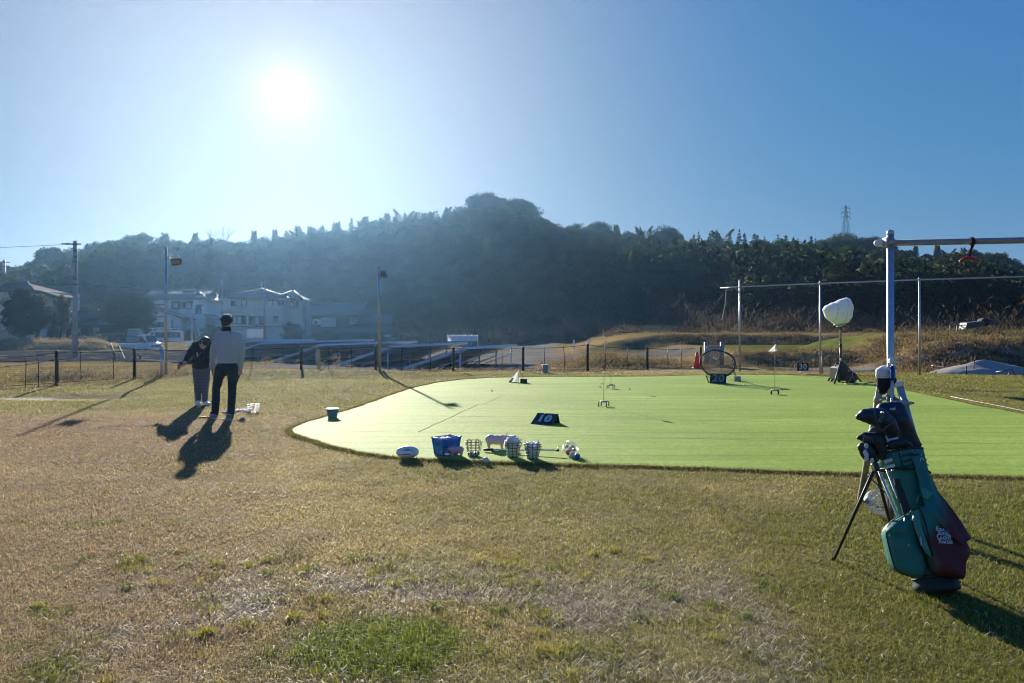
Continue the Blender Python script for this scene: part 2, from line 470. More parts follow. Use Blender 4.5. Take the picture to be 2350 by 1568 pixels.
# ------------------------------------------------------------------ ground sheet
def polar_ground():
    az = np.concatenate([np.linspace(-math.pi, -R(52), 40, endpoint=False), np.linspace(-R(52), R(52), 420), np.linspace(R(52), math.pi, 40)[1:-1]])
    rad = np.concatenate([np.linspace(0.5, 16, 12, endpoint=False), np.linspace(16, 36, 110, endpoint=False), np.linspace(36, 90, 110, endpoint=False), np.linspace(90, 230, 70, endpoint=False), np.linspace(230, 440, 14)])
    A, RR = np.meshgrid(az, rad)
    X = RR * np.sin(A); Y = RR * np.cos(A)
    Z = terr(X, Y)
    near = (Y < fence_y(X) + .5)
    Z = np.where(near, Z - .08, Z)
    rough = ((RR > 16) & ~near)
    Z = Z + np.where(rough, (fbm(X, Y, 1.2, 61) - .5) * .16 * np.clip(sst(0, 3, Y - fence_y(X)), 0, 1), 0)
    n, m = X.shape
    verts = np.stack([X, Y, Z], -1).reshape(-1, 3)
    verts = np.vstack([verts, [[0, 0, -.08]]])
    i = np.arange(n - 1)[:, None]; k = np.arange(m)[None, :]; k2 = (k + 1) % m
    q = np.stack([i * m + k, (i + 1) * m + k, (i + 1) * m + k2, i * m + k2], -1).reshape(-1, 4)
    q = q[:, ::-1]
    tri = np.stack([np.full(m, n * m), (np.arange(m)), (np.arange(m) + 1) % m], -1)[:, ::-1]
    loops = np.concatenate([q.ravel(), tri.ravel()])
    starts = np.concatenate([np.arange(len(q)) * 4, len(q) * 4 + np.arange(len(tri)) * 3])
    x, y = verts[:, 0], verts[:, 1]
    # own colours of the land: dry straw, green field, dark soil
    n1 = fbm(x, y, 5, 71); n2 = fbm(x, y, .9, 73)
    straw = np.array([.30, .21, .10]); grn = np.array([.10, .125, .03]); soil = np.array([.10, .085, .065]); gravel = np.array([.20, .19, .175])
    gy = sst(.45, .6, n1)
    c = straw * (1 - gy[:, None] * .45) + grn * gy[:, None] * .45
    def put(w, col): 
        nonlocal c
        w = np.clip(w, 0, 1)[:, None]; c = c * (1 - w) + col * w
    fy = fence_y(x)
    # yard under the solar rows
    put(sst(27, 30, y) * (1 - sst(95, 105, y)) * sst(-13, -10, x) * (1 - sst(1.0, 2.5, x - .05 * (y - 30))) * .85, np.array([.22, .21, .195]))
    # left near field
    put((x < -9) * sst(.5, 2, y - fy) * (1 - sst(31, 33, y)) * (.5 + .5 * n1), np.array([.30, .23, .07]))
    # gravel yard in the middle distance
    put(sst(36, 38, y) * (1 - sst(44, 47, y)) * sst(1, 4, x) * (1 - sst(8.5, 10.5, x)) * .9, gravel * .8)
    # gravel track on the right
    put(sst(.0, .6, y - fy - .1) * (1 - sst(28.6, 29.8, y)) * sst(7.8, 9.0, x) * (1 - sst(17, 20, x)) * (.75 + .25 * n2), gravel)
    # green terraces
    put(sst(33, 35, y) * (1 - sst(44, 46, y)) * sst(9.5, 11, x) * .85, grn * 1.1)
    put(sst(49.5, 51, y) * (1 - sst(60, 70, y)) * sst(6, 9, x) * .5, grn)
    # faces of the banks are darker earth with straw
    put(sst(30.0, 31.0, y) * (1 - sst(31.8, 32.6, y)) * sst(9, 11, x) * sst(.40, .55, n2) * .8, soil)
    put(sst(46.0, 46.8, y) * (1 - sst(48.0, 49, y)) * sst(4, 8, x) * sst(.40, .5, n2) * .8, soil)
    put(sst(25.5, 26.2, y) * (1 - sst(28.6, 30, y)) * sst(13.5, 15, x) * sst(.46, .56, fbm(x * .6 + y, y * 2, .9, 77)) * .8, soil * .8)
    put(sst(28.5, 30.5, y) * (1 - sst(36, 40, y)) * sst(15.5, 17, x) * .6, np.array([.22, .21, .06]))
    # forest floor
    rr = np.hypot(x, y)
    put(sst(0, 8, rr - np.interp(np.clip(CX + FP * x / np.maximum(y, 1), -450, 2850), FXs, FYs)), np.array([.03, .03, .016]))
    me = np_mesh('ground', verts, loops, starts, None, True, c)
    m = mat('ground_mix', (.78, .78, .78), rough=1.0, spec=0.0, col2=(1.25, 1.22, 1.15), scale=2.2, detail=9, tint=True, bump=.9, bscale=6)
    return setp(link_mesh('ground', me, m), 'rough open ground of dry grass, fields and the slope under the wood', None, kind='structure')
polar_ground()

# ------------------------------------------------------------------ lawn sheet
def lawn():
    def patch(x0, x1, y0, y1, st):
        xs = np.arange(x0, x1 + 1e-6, st); ys = np.arange(y0, y1 + 1e-6, st)
        return np.meshgrid(xs, ys)
    ys = np.concatenate([np.arange(-6, 2.4, .6), np.arange(2.4, 9.5, .055), np.arange(9.5, 31.5, .14)])
    xs = np.concatenate([np.arange(-21, -7, .3), np.arange(-7, 7, .07), np.arange(7, 24, .3)])
    X, Y = np.meshgrid(xs, ys)
    Z = lawn_z(X, Y) + (fbm(X, Y, .35, 83) - .5) * .012
    Z = np.where(inpoly(X, Y, GREEN), 0.0, Z)
    n, m = X.shape
    verts = np.stack([X, Y, Z], -1).reshape(-1, 3)
    i = np.arange(n - 1)[:, None]; k = np.arange(m - 1)[None, :]
    q = np.stack([i * m + k, i * m + k + 1, (i + 1) * m + k + 1, (i + 1) * m + k], -1).reshape(-1, 4)
    ctr = verts[q].mean(1)
    keep = (ctr[:, 1] < fence_y(ctr[:, 0]) + .25) & ~((ctr[:, 0] > 9.3) & (ctr[:, 1] > 25.6 - .12 * (ctr[:, 0] - 9.3) + .3 * (vnoise(ctr[:, 0], ctr[:, 0] * 0, 1.1, 5) - .5)))
    q = q[keep]
    c, g, b = lawn_col(verts[:, 0], verts[:, 1])
    c = c * .40
    c = c * (1 - b[:, None] * .8) + np.array([.17, .14, .11]) * b[:, None] * .8
    sx, sy = verts[:, 0], verts[:, 1]
    sw = np.clip(1.7 * np.exp(-((sx + 9.8) / 1.5) ** 2 - ((sy - 16.8) / .75) ** 2) - .35 + .5 * (fbm(sx, sy, .5, 51) - .5), 0, 1)[:, None]
    c = c * (1 - sw) + np.array([.46, .41, .34]) * sw
    me = np_mesh('lawn', verts, q.ravel(), np.arange(len(q)) * 4, None, True, c)
    m = mat('lawn_thatch', (.6, .6, .6), rough=1.0, spec=.15, col2=(1.45, 1.42, 1.35), scale=38, detail=8, tint=True, bump=1.0, bscale=70)
    return setp(link_mesh('lawn', me, m), 'patchy half dormant lawn around the artificial green', None, kind='structure')
lawn()

# ------------------------------------------------------------------ artificial green
def putting_green():
    import bmesh
    bm = bmesh.new()
    vs = [bm.verts.new((x, y, .02)) for x, y in GREEN_F]
    f = bm.faces.new(vs)
    if f.normal.z < 0: f.normal_flip()
    bm.normal_update()
    ex = bmesh.ops.triangulate(bm, faces=[f])
    me = bpy.data.meshes.new('putting_green'); bm.to_mesh(me); bm.free()
    m = bpy.data.materials.new('turf'); m.use_nodes = True
    t = m.node_tree; bs = t.nodes['Principled BSDF']
    bs.inputs['Roughness'].default_value = .75; bs.inputs['Specular IOR Level'].default_value = .08
    bs.inputs['Sheen Weight'].default_value = .0; bs.inputs['Sheen Roughness'].default_value = .5
    bs.inputs['Sheen Tint'].default_value = (.75, 1, .4, 1)
    tc = nd(t, 'ShaderNodeTexCoord')
    def noise(sc, st=None, det=5):
        s = tc.outputs['Object']
        if st:
            mp = nd(t, 'ShaderNodeMapping'); mp.inputs['Scale'].default_value = st
            t.links.new(s, mp.inputs['Vector']); s = mp.outputs['Vector']
        n = nd(t, 'ShaderNodeTexNoise'); n.inputs['Scale'].default_value = sc; n.inputs['Detail'].default_value = det
        t.links.new(s, n.inputs['Vector']); return n.outputs['Fac']
    def mixc(f, a, b):
        x = nd(t, 'ShaderNodeMix', data_type='RGBA')
        t.links.new(f, x.inputs['Factor'])
        for nm, q in (('A', a), ('B', b)):
            if isinstance(q, tuple): x.inputs[nm].default_value = (*q, 1)
            else: t.links.new(q, x.inputs[nm])
        return x.outputs['Result']
    def rng_(f, a, b, lo=0.0, hi=1.0):
        x = nd(t, 'ShaderNodeMapRange'); t.links.new(f, x.inputs['Value'])
        x.inputs['From Min'].default_value = a; x.inputs['From Max'].default_value = b
        x.inputs['To Min'].default_value = lo; x.inputs['To Max'].default_value = hi
        return x.outputs['Result']
    base = mixc(rng_(noise(2.2, (.25, 1.6, 1)), .3, .7), (.265, .385, .062), (.355, .465, .094))
    fine = mixc(rng_(noise(160, None, 3), .3, .7), (.72, .75, .6), (1.2, 1.18, 1.25))
    ml = nd(t, 'ShaderNodeMix', data_type='RGBA', blend_type='MULTIPLY'); ml.inputs['Factor'].default_value = 1
    t.links.new(base, ml.inputs['A']); t.links.new(fine, ml.inputs['B'])
    mid = mixc(rng_(noise(26, (.8, 1.3, 1), 6), .36, .64), (.80, .84, .66), (1.16, 1.13, 1.22))
    m2 = nd(t, 'ShaderNodeMix', data_type='RGBA', blend_type='MULTIPLY'); m2.inputs['Factor'].default_value = 1
    t.links.new(ml.outputs['Result'], m2.inputs['A']); t.links.new(mid, m2.inputs['B']); ml = m2
    big = mixc(rng_(noise(.35, (.6, 1, 1), 4), .35, .65), (.84, .88, .8), (1.1, 1.08, 1.1))
    m3 = nd(t, 'ShaderNodeMix', data_type='RGBA', blend_type='MULTIPLY'); m3.inputs['Factor'].default_value = 1
    t.links.new(ml.outputs['Result'], m3.inputs['A']); t.links.new(big, m3.inputs['B']); ml = m3
    # faint streaks left by brushing
    st = rng_(noise(1.0, (.16, 7.5, 1), 4), .52, .66, 0.0, .55)
    col = mixc(st, ml.outputs['Result'], (.15, .235, .025))
    t.links.new(col, bs.inputs['Base Color'])
    bp = nd(t, 'ShaderNodeBump'); bp.inputs['Strength'].default_value = .6; bp.inputs['Distance'].default_value = .01
    t.links.new(noise(190, None, 4), bp.inputs['Height']); t.links.new(bp.outputs['Normal'], bs.inputs['Normal'])
    o = setp(link_mesh('putting_green', me, m), 'bright artificial turf green filling the middle of the lawn', None, kind='structure')
    sm = mat('turf_seam', (.13, .20, .04), rough=.9)
    def z3(x, y): return ((1500 + x / 2.611) / 1.7165, (1350 + y / 2.611) / 1.7165)
    def z4(x, y): return ((2300 + x / 2.611) / 1.7165, (1250 + y / 2.611) / 1.7165)
    lines = [[z3(-370, 925), z3(0, 930), z3(380, 933)], [z3(380, 933), z3(740, 768), z3(990, 648)], [z3(-120, 762), z3(400, 765), z3(740, 768), z3(1150, 773)],
             [z3(990, 648), z3(1060, 645)], [z3(1060, 645), z3(1240, 555)], [z3(1240, 555), z3(1500, 556), z3(1750, 554)],
             [z3(380, 933), z3(1020, 945), z3(1650, 958), z3(2350, 972), z4(700, 1250), z4(1500, 1270), z4(2350, 1290)],
             [z3(1450, 646), z3(1800, 650), z3(2180, 654)], [z4(250, 1055), z4(900, 1070), z4(1500, 1075), z4(2350, 1095)], [z4(1300, 918), z4(2000, 930), z4(2350, 940)],
             [(1890, 937), (2000, 944), (2140, 950)], [(1990, 1013), (2080, 1016), (2349, 1023)]]
    mb = MB(); r_ = random.Random(3)
    for ln in lines:
        P = [G(a, b) for a, b in ln]
        Q = []
        for i in range(len(P) - 1):
            k = max(2, int((P[i + 1] - P[i]).length / .25))
            for j in range(k): Q.append(P[i].lerp(P[i + 1], j / k))
        Q.append(P[-1])
        rows = []
        for i, p in enumerate(Q):
            d = (Q[min(i + 1, len(Q) - 1)] - Q[max(0, i - 1)]).normalized(); nrm = Vector((-d.y, d.x, 0))
            w = r_.uniform(.004, .011); p = p + nrm * r_.uniform(-.012, .012)
            rows.append([Vector((p.x, p.y, .0245)) - nrm * w, Vector((p.x, p.y, .0245)) + nrm * w])
        mb.grid(rows)
    mb.build('seam', sm, o)
    return o
putting_green()

# ------------------------------------------------------------------ grass blades
def grass(name, x, y, z, L, w, col, lean_lo, lean_hi, m, seed, label):
    r_ = rng(seed); n = len(x)
    az = r_.uniform(0, 2 * math.pi, n); ln = r_.uniform(lean_lo, lean_hi, n)
    dx, dy = np.cos(az), np.sin(az); px, py = -dy, dx
    b = np.stack([x, y, z], 1); d = np.stack([dx, dy, dx * 0], 1); p = np.stack([px, py, px * 0], 1)
    up = np.array([0, 0, 1.0])
    s1 = (np.sin(ln * .6) * L * .5)[:, None]; c1 = (np.cos(ln * .6) * L * .5)[:, None]
    s2 = (np.sin(ln) * L)[:, None]; c2 = (np.maximum(np.cos(ln), .04) * L)[:, None]
    w = w[:, None]
    v = np.stack([b - p * w, b + p * w, b + d * s1 + up * c1 - p * w * .8, b + d * s1 + up * c1 + p * w * .8, b + d * s2 + up * c2], 1)
    idx = np.arange(n)[:, None] * 5
    loops = np.concatenate([idx + np.array([[0, 1, 3, 2]]), idx + np.array([[2, 3, 4]])], 1).ravel()
    starts = (np.arange(n)[:, None] * 7 + np.array([[0, 4]])).ravel()
    tint = np.repeat(col, 5, axis=0)
    me = np_mesh(name, v.reshape(-1, 3), loops, starts, None, False, tint)
    return setp(link_mesh(name, me, m), label, None, kind='stuff')
M_GRASS = mat('grass_blade', (.9, .9, .9), rough=.6, spec=.22, col2=(1.1, 1.1, 1.1), scale=30, tint=True, trans=.42)
def scatter(n, seed, y0, y1, power, smin=-.70, smax=.70):
    r_ = rng(seed)
    u = r_.random(n); k = 2 - power
    y = (y0 ** k + u * (y1 ** k - y0 ** k)) ** (1 / k)
    x = r_.uniform(smin, smax, n) * y
    return x, y, r_
def lawn_grass():
    x, y, r_ = scatter(880000, 5, 2.75, 27, 1.75)
    ok = (y < fence_y(x) + .1) & ~inpoly(x, y, GREEN_F) & ~((x > 9.3) & (y > 25.6 - .12 * (x - 9.3)))
    x, y = x[ok], y[ok]
    c, g, bare = lawn_col(x, y)
    n = len(x)
    # the straw is a mix of bleached, tan and brown blades; greens mix in single blades
    pick = r_.random(n)
    gb = pick < g * .95
    patch_w = np.exp(-(((x + .60) / .42) ** 2 + ((y - 3.62) / .34) ** 2))
    c = np.where(gb[:, None], np.where(patch_w[:, None] > .35, np.array([.165, .235, .022]), np.array([.165, .19, .03])) * r_.uniform(.4, 1.8, (n, 1)) + np.array([.20, .12, .02]) * r_.random((n, 1)) ** 2, c)
    br = r_.random(n)
    c = np.where((~gb & (br < .16))[:, None], c * np.array([1.28, 1.28, 1.35]), c)
    c = np.where((~gb & (br > .78))[:, None], c * np.array([.62, .55, .50]), c)
    c = c * r_.uniform(.75, 1.25, (n, 1))
    L = r_.uniform(.016, .034, n) * (1 + .22 * gb * (g > .5)) * (1 + .02 * y)
    patch = np.exp(-(((x + .60) / .36) ** 2 + ((y - 3.62) / .30) ** 2))
    L = L * (1 + .7 * patch)
    sand = np.exp(-((x + 9.8) / 1.5) ** 2 - ((y - 16.8) / .75) ** 2) > .38
    keep = ~(sand & (r_.random(n) < .93)) & (r_.random(n) > np.clip(bare * .72 + .38 * sst(.5, .25, fbm(x, y, .11, 97, 2)), 0, .9))
    w = np.maximum(.0010, .00030 * y) * r_.uniform(.7, 1.3, n)
    z = lawn_z(x, y) - .004
    grass('grass', x[keep], y[keep], z[keep], L[keep], w[keep], c[keep], .35, 1.35, M_GRASS, 6, 'short dormant and green grass blades of the lawn')
    # pale dead runners lying on the bare spots
    x, y, r_ = scatter(70000, 15, 2.75, 7.5, 1.5)
    c, g, bare = lawn_col(x, y)
    k = r_.random(len(x)) < bare * .75 + .02 + .10 * sst(.55, .7, fbm(x, y, .5, 99))
    x, y = x[k], y[k]; n = len(x)
    c = np.array([.66, .57, .42]) * r_.uniform(.45, 1.25, (n, 1))
    grass('dead_grass', x, y, np.full(n, .006), r_.uniform(.03, .08, n), r_.uniform(.0012, .0024, n), c, 1.35, 1.56, M_GRASS, 16, 'pale dead runners lying over the bare spots of the lawn')
    # separate yellow-green tufts pushing through
    r_ = rng(23); X, Y, Z, Cc = [], [], [], []
    for i in range(150):
        ty = r_.uniform(3.0, 5.2); tx = r_.uniform(-.62, .34) * ty
        k = int(r_.integers(25, 80)); rad = r_.uniform(.02, .05)
        X.append(tx + r_.normal(0, rad, k)); Y.append(ty + r_.normal(0, rad, k))
        base = np.array([.36, .33, .045]) if r_.random() < .55 else np.array([.15, .20, .03])
        Cc.append(base * r_.uniform(.6, 1.35, (k, 1)))
    X, Y, Cc = np.concatenate(X), np.concatenate(Y), np.vstack(Cc); n = len(X)
    grass('grass_tufts', X, Y, np.zeros(n), r_.uniform(.025, .055, n), r_.uniform(.0012, .002, n), Cc, .2, 1.2, M_GRASS, 24, 'small yellow-green tufts of grass on the bare foreground')
    # edge fringe round the green
    P = np.array(GREEN_F); r_ = rng(8)
    n = 60000
    i = r_.integers(0, len(P), n); a = P[i]; b = P[(i + 1) % len(P)]
    p = a + (b - a) * r_.random((n, 1))
    off = (b - a); off = np.stack([off[:, 1], -off[:, 0]], 1); off /= np.maximum(np.linalg.norm(off, axis=1, keepdims=True), 1e-6)
    area = 0.5 * np.sum(P[:, 0] * np.roll(P[:, 1], -1) - np.roll(P[:, 0], -1) * P[:, 1])
    if area < 0: off = -off
    q = p + off * np.abs(r_.normal(0, .045, (n, 1)))
    front = q[:, 1] < 12
    keep = front | (r_.random(n) < .5)
    q = q[keep]; n = len(q)
    c = np.where(r_.random((n, 1)) < .45, np.array([.15, .18, .04]), np.array([.34, .25, .11])) * r_.uniform(.6, 1.3, (n, 1))
    grass('grass_fringe', q[:, 0], q[:, 1], np.full(n, .0), r_.uniform(.03, .06, n), np.maximum(.0012, .0003 * q[:, 1]), c, .1, .9, M_GRASS, 9, 'ragged fringe of longer grass along the edge of the green')
lawn_grass()
# ------------------------------------------------------------------ trees
M_LEAF = mat('leaf', (.8, .8, .8), rough=.85, spec=.08, col2=(1.15, 1.15, 1.15), scale=.35, tint=True, trans=.32)
M_BARK = mat('bark', (.10, .08, .06), rough=.95, var=.35, scale=3, bump=.5, bscale=9)
M_TWIG = mat('twig', (.17, .13, .10), rough=.95, var=.3, scale=3)

def leaf_quads(c, nrm_bias, ln, wd, r_, droop=0.0):
    """quads centred at c; long axis random (biased by nrm_bias direction), size ln x wd"""
    n = len(c)
    a = r_.normal(size=(n, 3)); a[:, 2] *= .6
    if nrm_bias is not None: a = a * .7 + nrm_bias
    a[:, 2] -= droop
    a /= np.maximum(np.linalg.norm(a, axis=1, keepdims=True), 1e-6)
    b = np.cross(a, r_.normal(size=(n, 3))); b /= np.maximum(np.linalg.norm(b, axis=1, keepdims=True), 1e-6)
    a = a * (ln[:, None] / 2); b = b * (wd[:, None] / 2)
    return np.stack([c - a - b * .6, c + a * .2 - b, c + a + b * .15, c - a * .1 + b], 1)

def crown_broad(seed, R_, H, nclump, per, leaf, lo=.25, col=(.06, .085, .025), flat=1.0):
    """rounded crown built of clumps; R_ radius, H height; z from 0"""
    r_ = rng(seed)
    u = r_.normal(size=(nclump, 3)); u /= np.linalg.norm(u, axis=1, keepdims=True)
    rad = .55 + .45 * r_.random(nclump) ** .6
    cc = u * rad[:, None] * np.array([R_, R_, H / 2]) * .82
    cc[:, 2] += H / 2
    cc = cc[cc[:, 2] > lo * H * .5]
    m = len(cc)
    cr = R_ * r_.uniform(.20, .36, m)
    pts, tint, nb = [], [], []
    shade = r_.uniform(.55, 1.45, m)
    k = r_.integers(0, m, nclump * per)
    d = r_.normal(size=(len(k), 3)); d /= np.linalg.norm(d, axis=1, keepdims=True)
    rr = r_.random(len(k)) ** .35
    p = cc[k] + d * (cr[k] * rr)[:, None] * np.array([1, 1, .72 * flat])
    t = (shade[k] * r_.uniform(.85, 1.15, len(k)))[:, None] * np.array(col) * (1 + np.array([.3, .15, 0]) * r_.random((len(k), 1)) ** 3)
    s = leaf * r_.uniform(.6, 1.5, len(k))
    g = p - np.array([0, 0, H * .42]); g /= np.maximum(np.linalg.norm(g, axis=1, keepdims=True), 1e-6)
    return leaf_quads(p, d * .6, s, s * .62, r_), t, d + g * .9 + r_.normal(0, .18, d.shape)
def crown_cedar(seed, R_, H, n, leaf, col=(.05, .075, .03)):
    r_ = rng(seed)
    lv = int(H / .62)
    P, D, S, Cc = [], [], [], []
    for i in range(lv):
        h = (i + .5 + r_.uniform(-.3, .3)) / lv
        nb = int(5 + 5 * (1 - h))
        for j in range(nb):
            a = r_.uniform(0, 6.283); L = R_ * ((1 - h) ** .8) * r_.uniform(.55, 1.15) + .12
            k = max(5, int(n / lv / nb * (.4 + 1.2 * (1 - h))))
            t = r_.random(k) ** .7
            x = np.cos(a) * L * t; y = np.sin(a) * L * t
            z = h * H + .18 * L * t - .5 * L * t ** 2 * .9 + r_.normal(0, .10, k)
            sp = (.06 + .22 * L * (1 - t) * .5)
            P.append(np.stack([x + r_.normal(0, 1, k) * sp, y + r_.normal(0, 1, k) * sp, z], 1))
            D.append(np.tile([np.cos(a) * .8, np.sin(a) * .8, -.25], (k, 1)))
            Cc.append(np.full(k, r_.uniform(.65, 1.4)))
    P = np.vstack(P); D = np.vstack(D); sh = np.concatenate(Cc)
    top = np.stack([r_.normal(0, .05, 10), r_.normal(0, .05, 10), H + r_.uniform(-.5, .35, 10)], 1)
    P = np.vstack([P, top]); D = np.vstack([D, np.tile([0, 0, 1.5], (10, 1))]); sh = np.concatenate([sh, np.ones(10)])
    s = leaf * r_.uniform(.6, 1.5, len(P))
    t = (sh * r_.uniform(.75, 1.25, len(P)))[:, None] * np.array(col) * (1 + np.array([.55, .3, 0]) * r_.random((len(P), 1)) ** 3)
    g = P - np.array([0, 0, H * .3]); g[:, 2] = P[:, 2] * .12
    return leaf_quads(P, D, s * 1.25, s * .42, r_), t, g / np.maximum(np.linalg.norm(g, axis=1, keepdims=True), 1e-6) + r_.normal(0, .2, g.shape) + np.array([0, 0, .35])
def crown_bamboo(seed, R_, H, n, leaf, culms=6, col=(.085, .095, .03)):
    r_ = rng(seed)
    P, D, sh = [], [], []
    per = n // culms
    for c in range(culms):
        a = r_.uniform(0, 6.283); b = r_.uniform(0, 6.283)
        bx, by = np.cos(b) * R_ * .3 * r_.random(), np.sin(b) * R_ * .3 * r_.random()
        hh = H * r_.uniform(.72, 1.0); lean = R_ * r_.uniform(.3, 1.0)
        t = .18 + .82 * r_.random(per) ** .75
        bend = lean * t ** 3
        z = hh * (t - .13 * t ** 6)
        cx = bx + np.cos(a) * bend; cy = by + np.sin(a) * bend
        spr = R_ * .34 * np.sin(np.clip(t * 1.08, 0, 1) * math.pi) ** .7 + .12
        lay = np.round(t * 17) / 17
        jit = (r_.random(per) < .8)
        z = np.where(jit, z + (lay - t) * hh * .75, z)
        q = r_.uniform(0, 6.283, per); rr = r_.random(per) ** .6
        P.append(np.stack([cx + np.cos(q) * spr * rr, cy + np.sin(q) * spr * rr, z - .25 * spr * rr + r_.normal(0, .06, per)], 1))
        D.append(np.stack([np.cos(q) * .7, np.sin(q) * .7, -.35 * np.ones(per)], 1))
        sh.append(np.full(per, r_.uniform(.6, 1.4)))
    P = np.vstack(P); D = np.vstack(D); sh = np.concatenate(sh)
    s = leaf * r_.uniform(.6, 1.5, len(P))
    t = (sh * r_.uniform(.75, 1.3, len(P)))[:, None] * np.array(col) * (1 + np.array([.5, .3, 0]) * r_.random((len(P), 1)) ** 3)
    g = P * np.array([1, 1, .1])
    return leaf_quads(P, D, s * 1.3, s * .36, r_, .1), t, g / np.maximum(np.linalg.norm(g, axis=1, keepdims=True), 1e-6) + r_.normal(0, .25, g.shape) + np.array([0, 0, .35])
def trunk_mb(seed, H, r0, limbs=6, spread=2.0, start=.35):
    R2 = random.Random(seed); mb = MB()
    k = 7; pts = []; x = y = 0
    for i in range(k):
        pts.append((x, y, H * i / (k - 1) - (.3 if i == 0 else 0))); x += R2.uniform(-.07, .07) * spread; y += R2.uniform(-.07, .07) * spread
    mb.tube(pts, [r0 * (1.25 if i == 0 else 1 - .8 * i / (k - 1)) for i in range(k)], 7)
    for j in range(limbs):
        h = R2.uniform(start, .92); i = h * (k - 1); a = int(i); b = min(a + 1, k - 1); f = i - a
        p = Vector(pts[a]).lerp(Vector(pts[b]), f); an = R2.uniform(0, 6.28); L = spread * (1.15 - h) * R2.uniform(.7, 1.2)
        p2 = p + Vector((math.cos(an) * L * .5, math.sin(an) * L * .5, L * .4)); p3 = p + Vector((math.cos(an + .3) * L, math.sin(an + .3) * L, L * .65))
        rr = r0 * (1 - .8 * h) * .55
        mb.tube([p, p2, p3], [rr, rr * .6, rr * .2], 5)
    return mb

def bare_tree_mb(seed, H, r0, depth=4):
    R2 = random.Random(seed); mb = MB()
    def grow(p, d, L, r, k):
        q = p + d * L * .5 + Vector((R2.uniform(-.06, .06), R2.uniform(-.06, .06), 0)) * L
        e = p + d * L
        mb.tube([p, q, e], [r, r * .8, r * .6], 5 if k > 2 else 4, cap=False)
        if k == 0: return
        for j in range(R2.choice([2, 3, 3])):
            nd_ = (d + Vector((R2.uniform(-1, 1), R2.uniform(-1, 1), R2.uniform(-.25, .7))) * .62).normalized()
            grow(p + d * L * R2.uniform(.65, 1.0), nd_, L * R2.uniform(.55, .8), r * .55, k - 1)
    grow(Vector((0, 0, -.2)), Vector((0, 0, 1)), H * .38, r0, depth)
    return mb

def make_tree(name, label, cat, crown, trunk, group=None, bark=M_BARK):
    t = T(name, label, cat, group=group)
    if trunk is not None: trunk.build('trunk', bark, t)
    if crown is not None: link_mesh('crown', quads_mesh('crown', crown[0], crown[1], nrm=crown[2]), M_LEAF, t)
    return t

# prototypes of the hill-crest kinds (unit size: metres)
PROTO = {}
def protos():
    hid = []
    for i in range(3):
        PROTO['bamboo', i] = (crown_bamboo(100 + i, 2.6, 9.5, 3000, .36, 4 + i), trunk_mb(100 + i, 8.5, .05, 0, .6), 9.6)
        PROTO['cedar', i] = (crown_cedar(200 + i, 2.7, 9.5, 3000, .36), trunk_mb(200 + i, 9.0, .16, 3, .5), 9.7)
        PROTO['broad', i] = (crown_broad(300 + i, 3.4, 6.6, 60, 52, .40), trunk_mb(300 + i, 5.6, .20, 6, 2.6), 6.7)
protos()
LABELS = {
    'bamboo': ('bamboo_plant', 'feathery bamboo plume rising along the wooded crest against the pale sky', 'bamboo', 'bamboo along the crest of the hill'),
    'cedar': ('cedar_tree', 'pointed conifer in the saw-toothed row along the wooded crest', 'tree', 'conifers along the crest of the hill'),
    'broad': ('broadleaf_tree', 'rounded dark broadleaf tree standing on the crest of the wooded hill', 'tree', 'broadleaf trees along the crest of the hill'),
}
CNT = {}
SRC = {}
def put_tree(kind, var, x, y, zb, sc, rz, label=None, group=None, sx=1.0):
    nm, lb, cat, gr = LABELS[kind]
    key = (kind, var)
    if key not in SRC:
        cr, tr, h = PROTO[key]
        SRC[key] = make_tree(nm, lb, cat, cr, tr, gr); o = SRC[key]
    else:
        o = dup(SRC[key])
    o.location = (x, y, zb); o.rotation_euler = (0, 0, rz); o.scale = (sc * sx, sc * sx, sc)
    o['label'] = label or lb; o['category'] = cat
    o['group'] = group or gr
    CNT[kind] = CNT.get(kind, 0) + 1
    return o
def crest():
    R2 = random.Random(77)
    px = -70.0
    while px < 2425:
        if px < 110: kind = R2.choice(['broad', 'broad', 'bamboo'])
        elif px < 175: kind = 'broad'
        elif px < 470: kind = R2.choice(['bamboo', 'bamboo', 'bamboo', 'broad'])
        elif px < 620: kind = R2.choice(['broad', 'bamboo', 'broad'])
        elif px < 1030: kind = R2.choice(['bamboo', 'bamboo', 'bamboo', 'bamboo', 'cedar'])
        elif px < 1260: kind = 'broad'
        elif px < 1490: kind = R2.choice(['broad', 'broad', 'bamboo', 'broad'])
        elif px < 1885: kind = R2.choice(['cedar', 'cedar', 'cedar', 'bamboo'])
        elif px < 2040: kind = 'broad'
        else: kind = R2.choice(['broad', 'broad', 'broad', 'bamboo'])
        for row in range(2):
            r = CREST_D - 3 - row * 9 + R2.uniform(-2.5, 2.5)
            p = px + R2.uniform(-6, 6)
            an = math.atan((p - CX) / FP); y = r * math.cos(an) ; x = r * math.sin(an)
            zb = terrz(x, y) - .3
            top = EYE + (HY - np.interp(p, CXs, CYs)) * y / FP
            j = {'bamboo': R2.uniform(.2, 2.8), 'cedar': R2.uniform(-.8, 1.3), 'broad': R2.uniform(-.9, .5)}[kind]
            h = top + j - zb - row * 2.2
            k2 = kind if row == 0 or kind != 'broad' else R2.choice([kind, 'bamboo'])
            hp = PROTO[k2, 0][2]
            if h < 3: continue
            v = R2.randrange(3)
            sx = R2.uniform(.85, 1.15) * (1.1 if k2 == 'broad' else .95)
            put_tree(k2, v, x, y, zb, h / hp, R2.uniform(0, 6.28), sx=min(sx, 1.3 * hp / h) if k2 == 'broad' else sx * min(1, 11 / h) ** .5)
        px += {'bamboo': R2.uniform(15, 24), 'cedar': R2.uniform(14, 22), 'broad': R2.uniform(22, 36)}[kind]
crest()
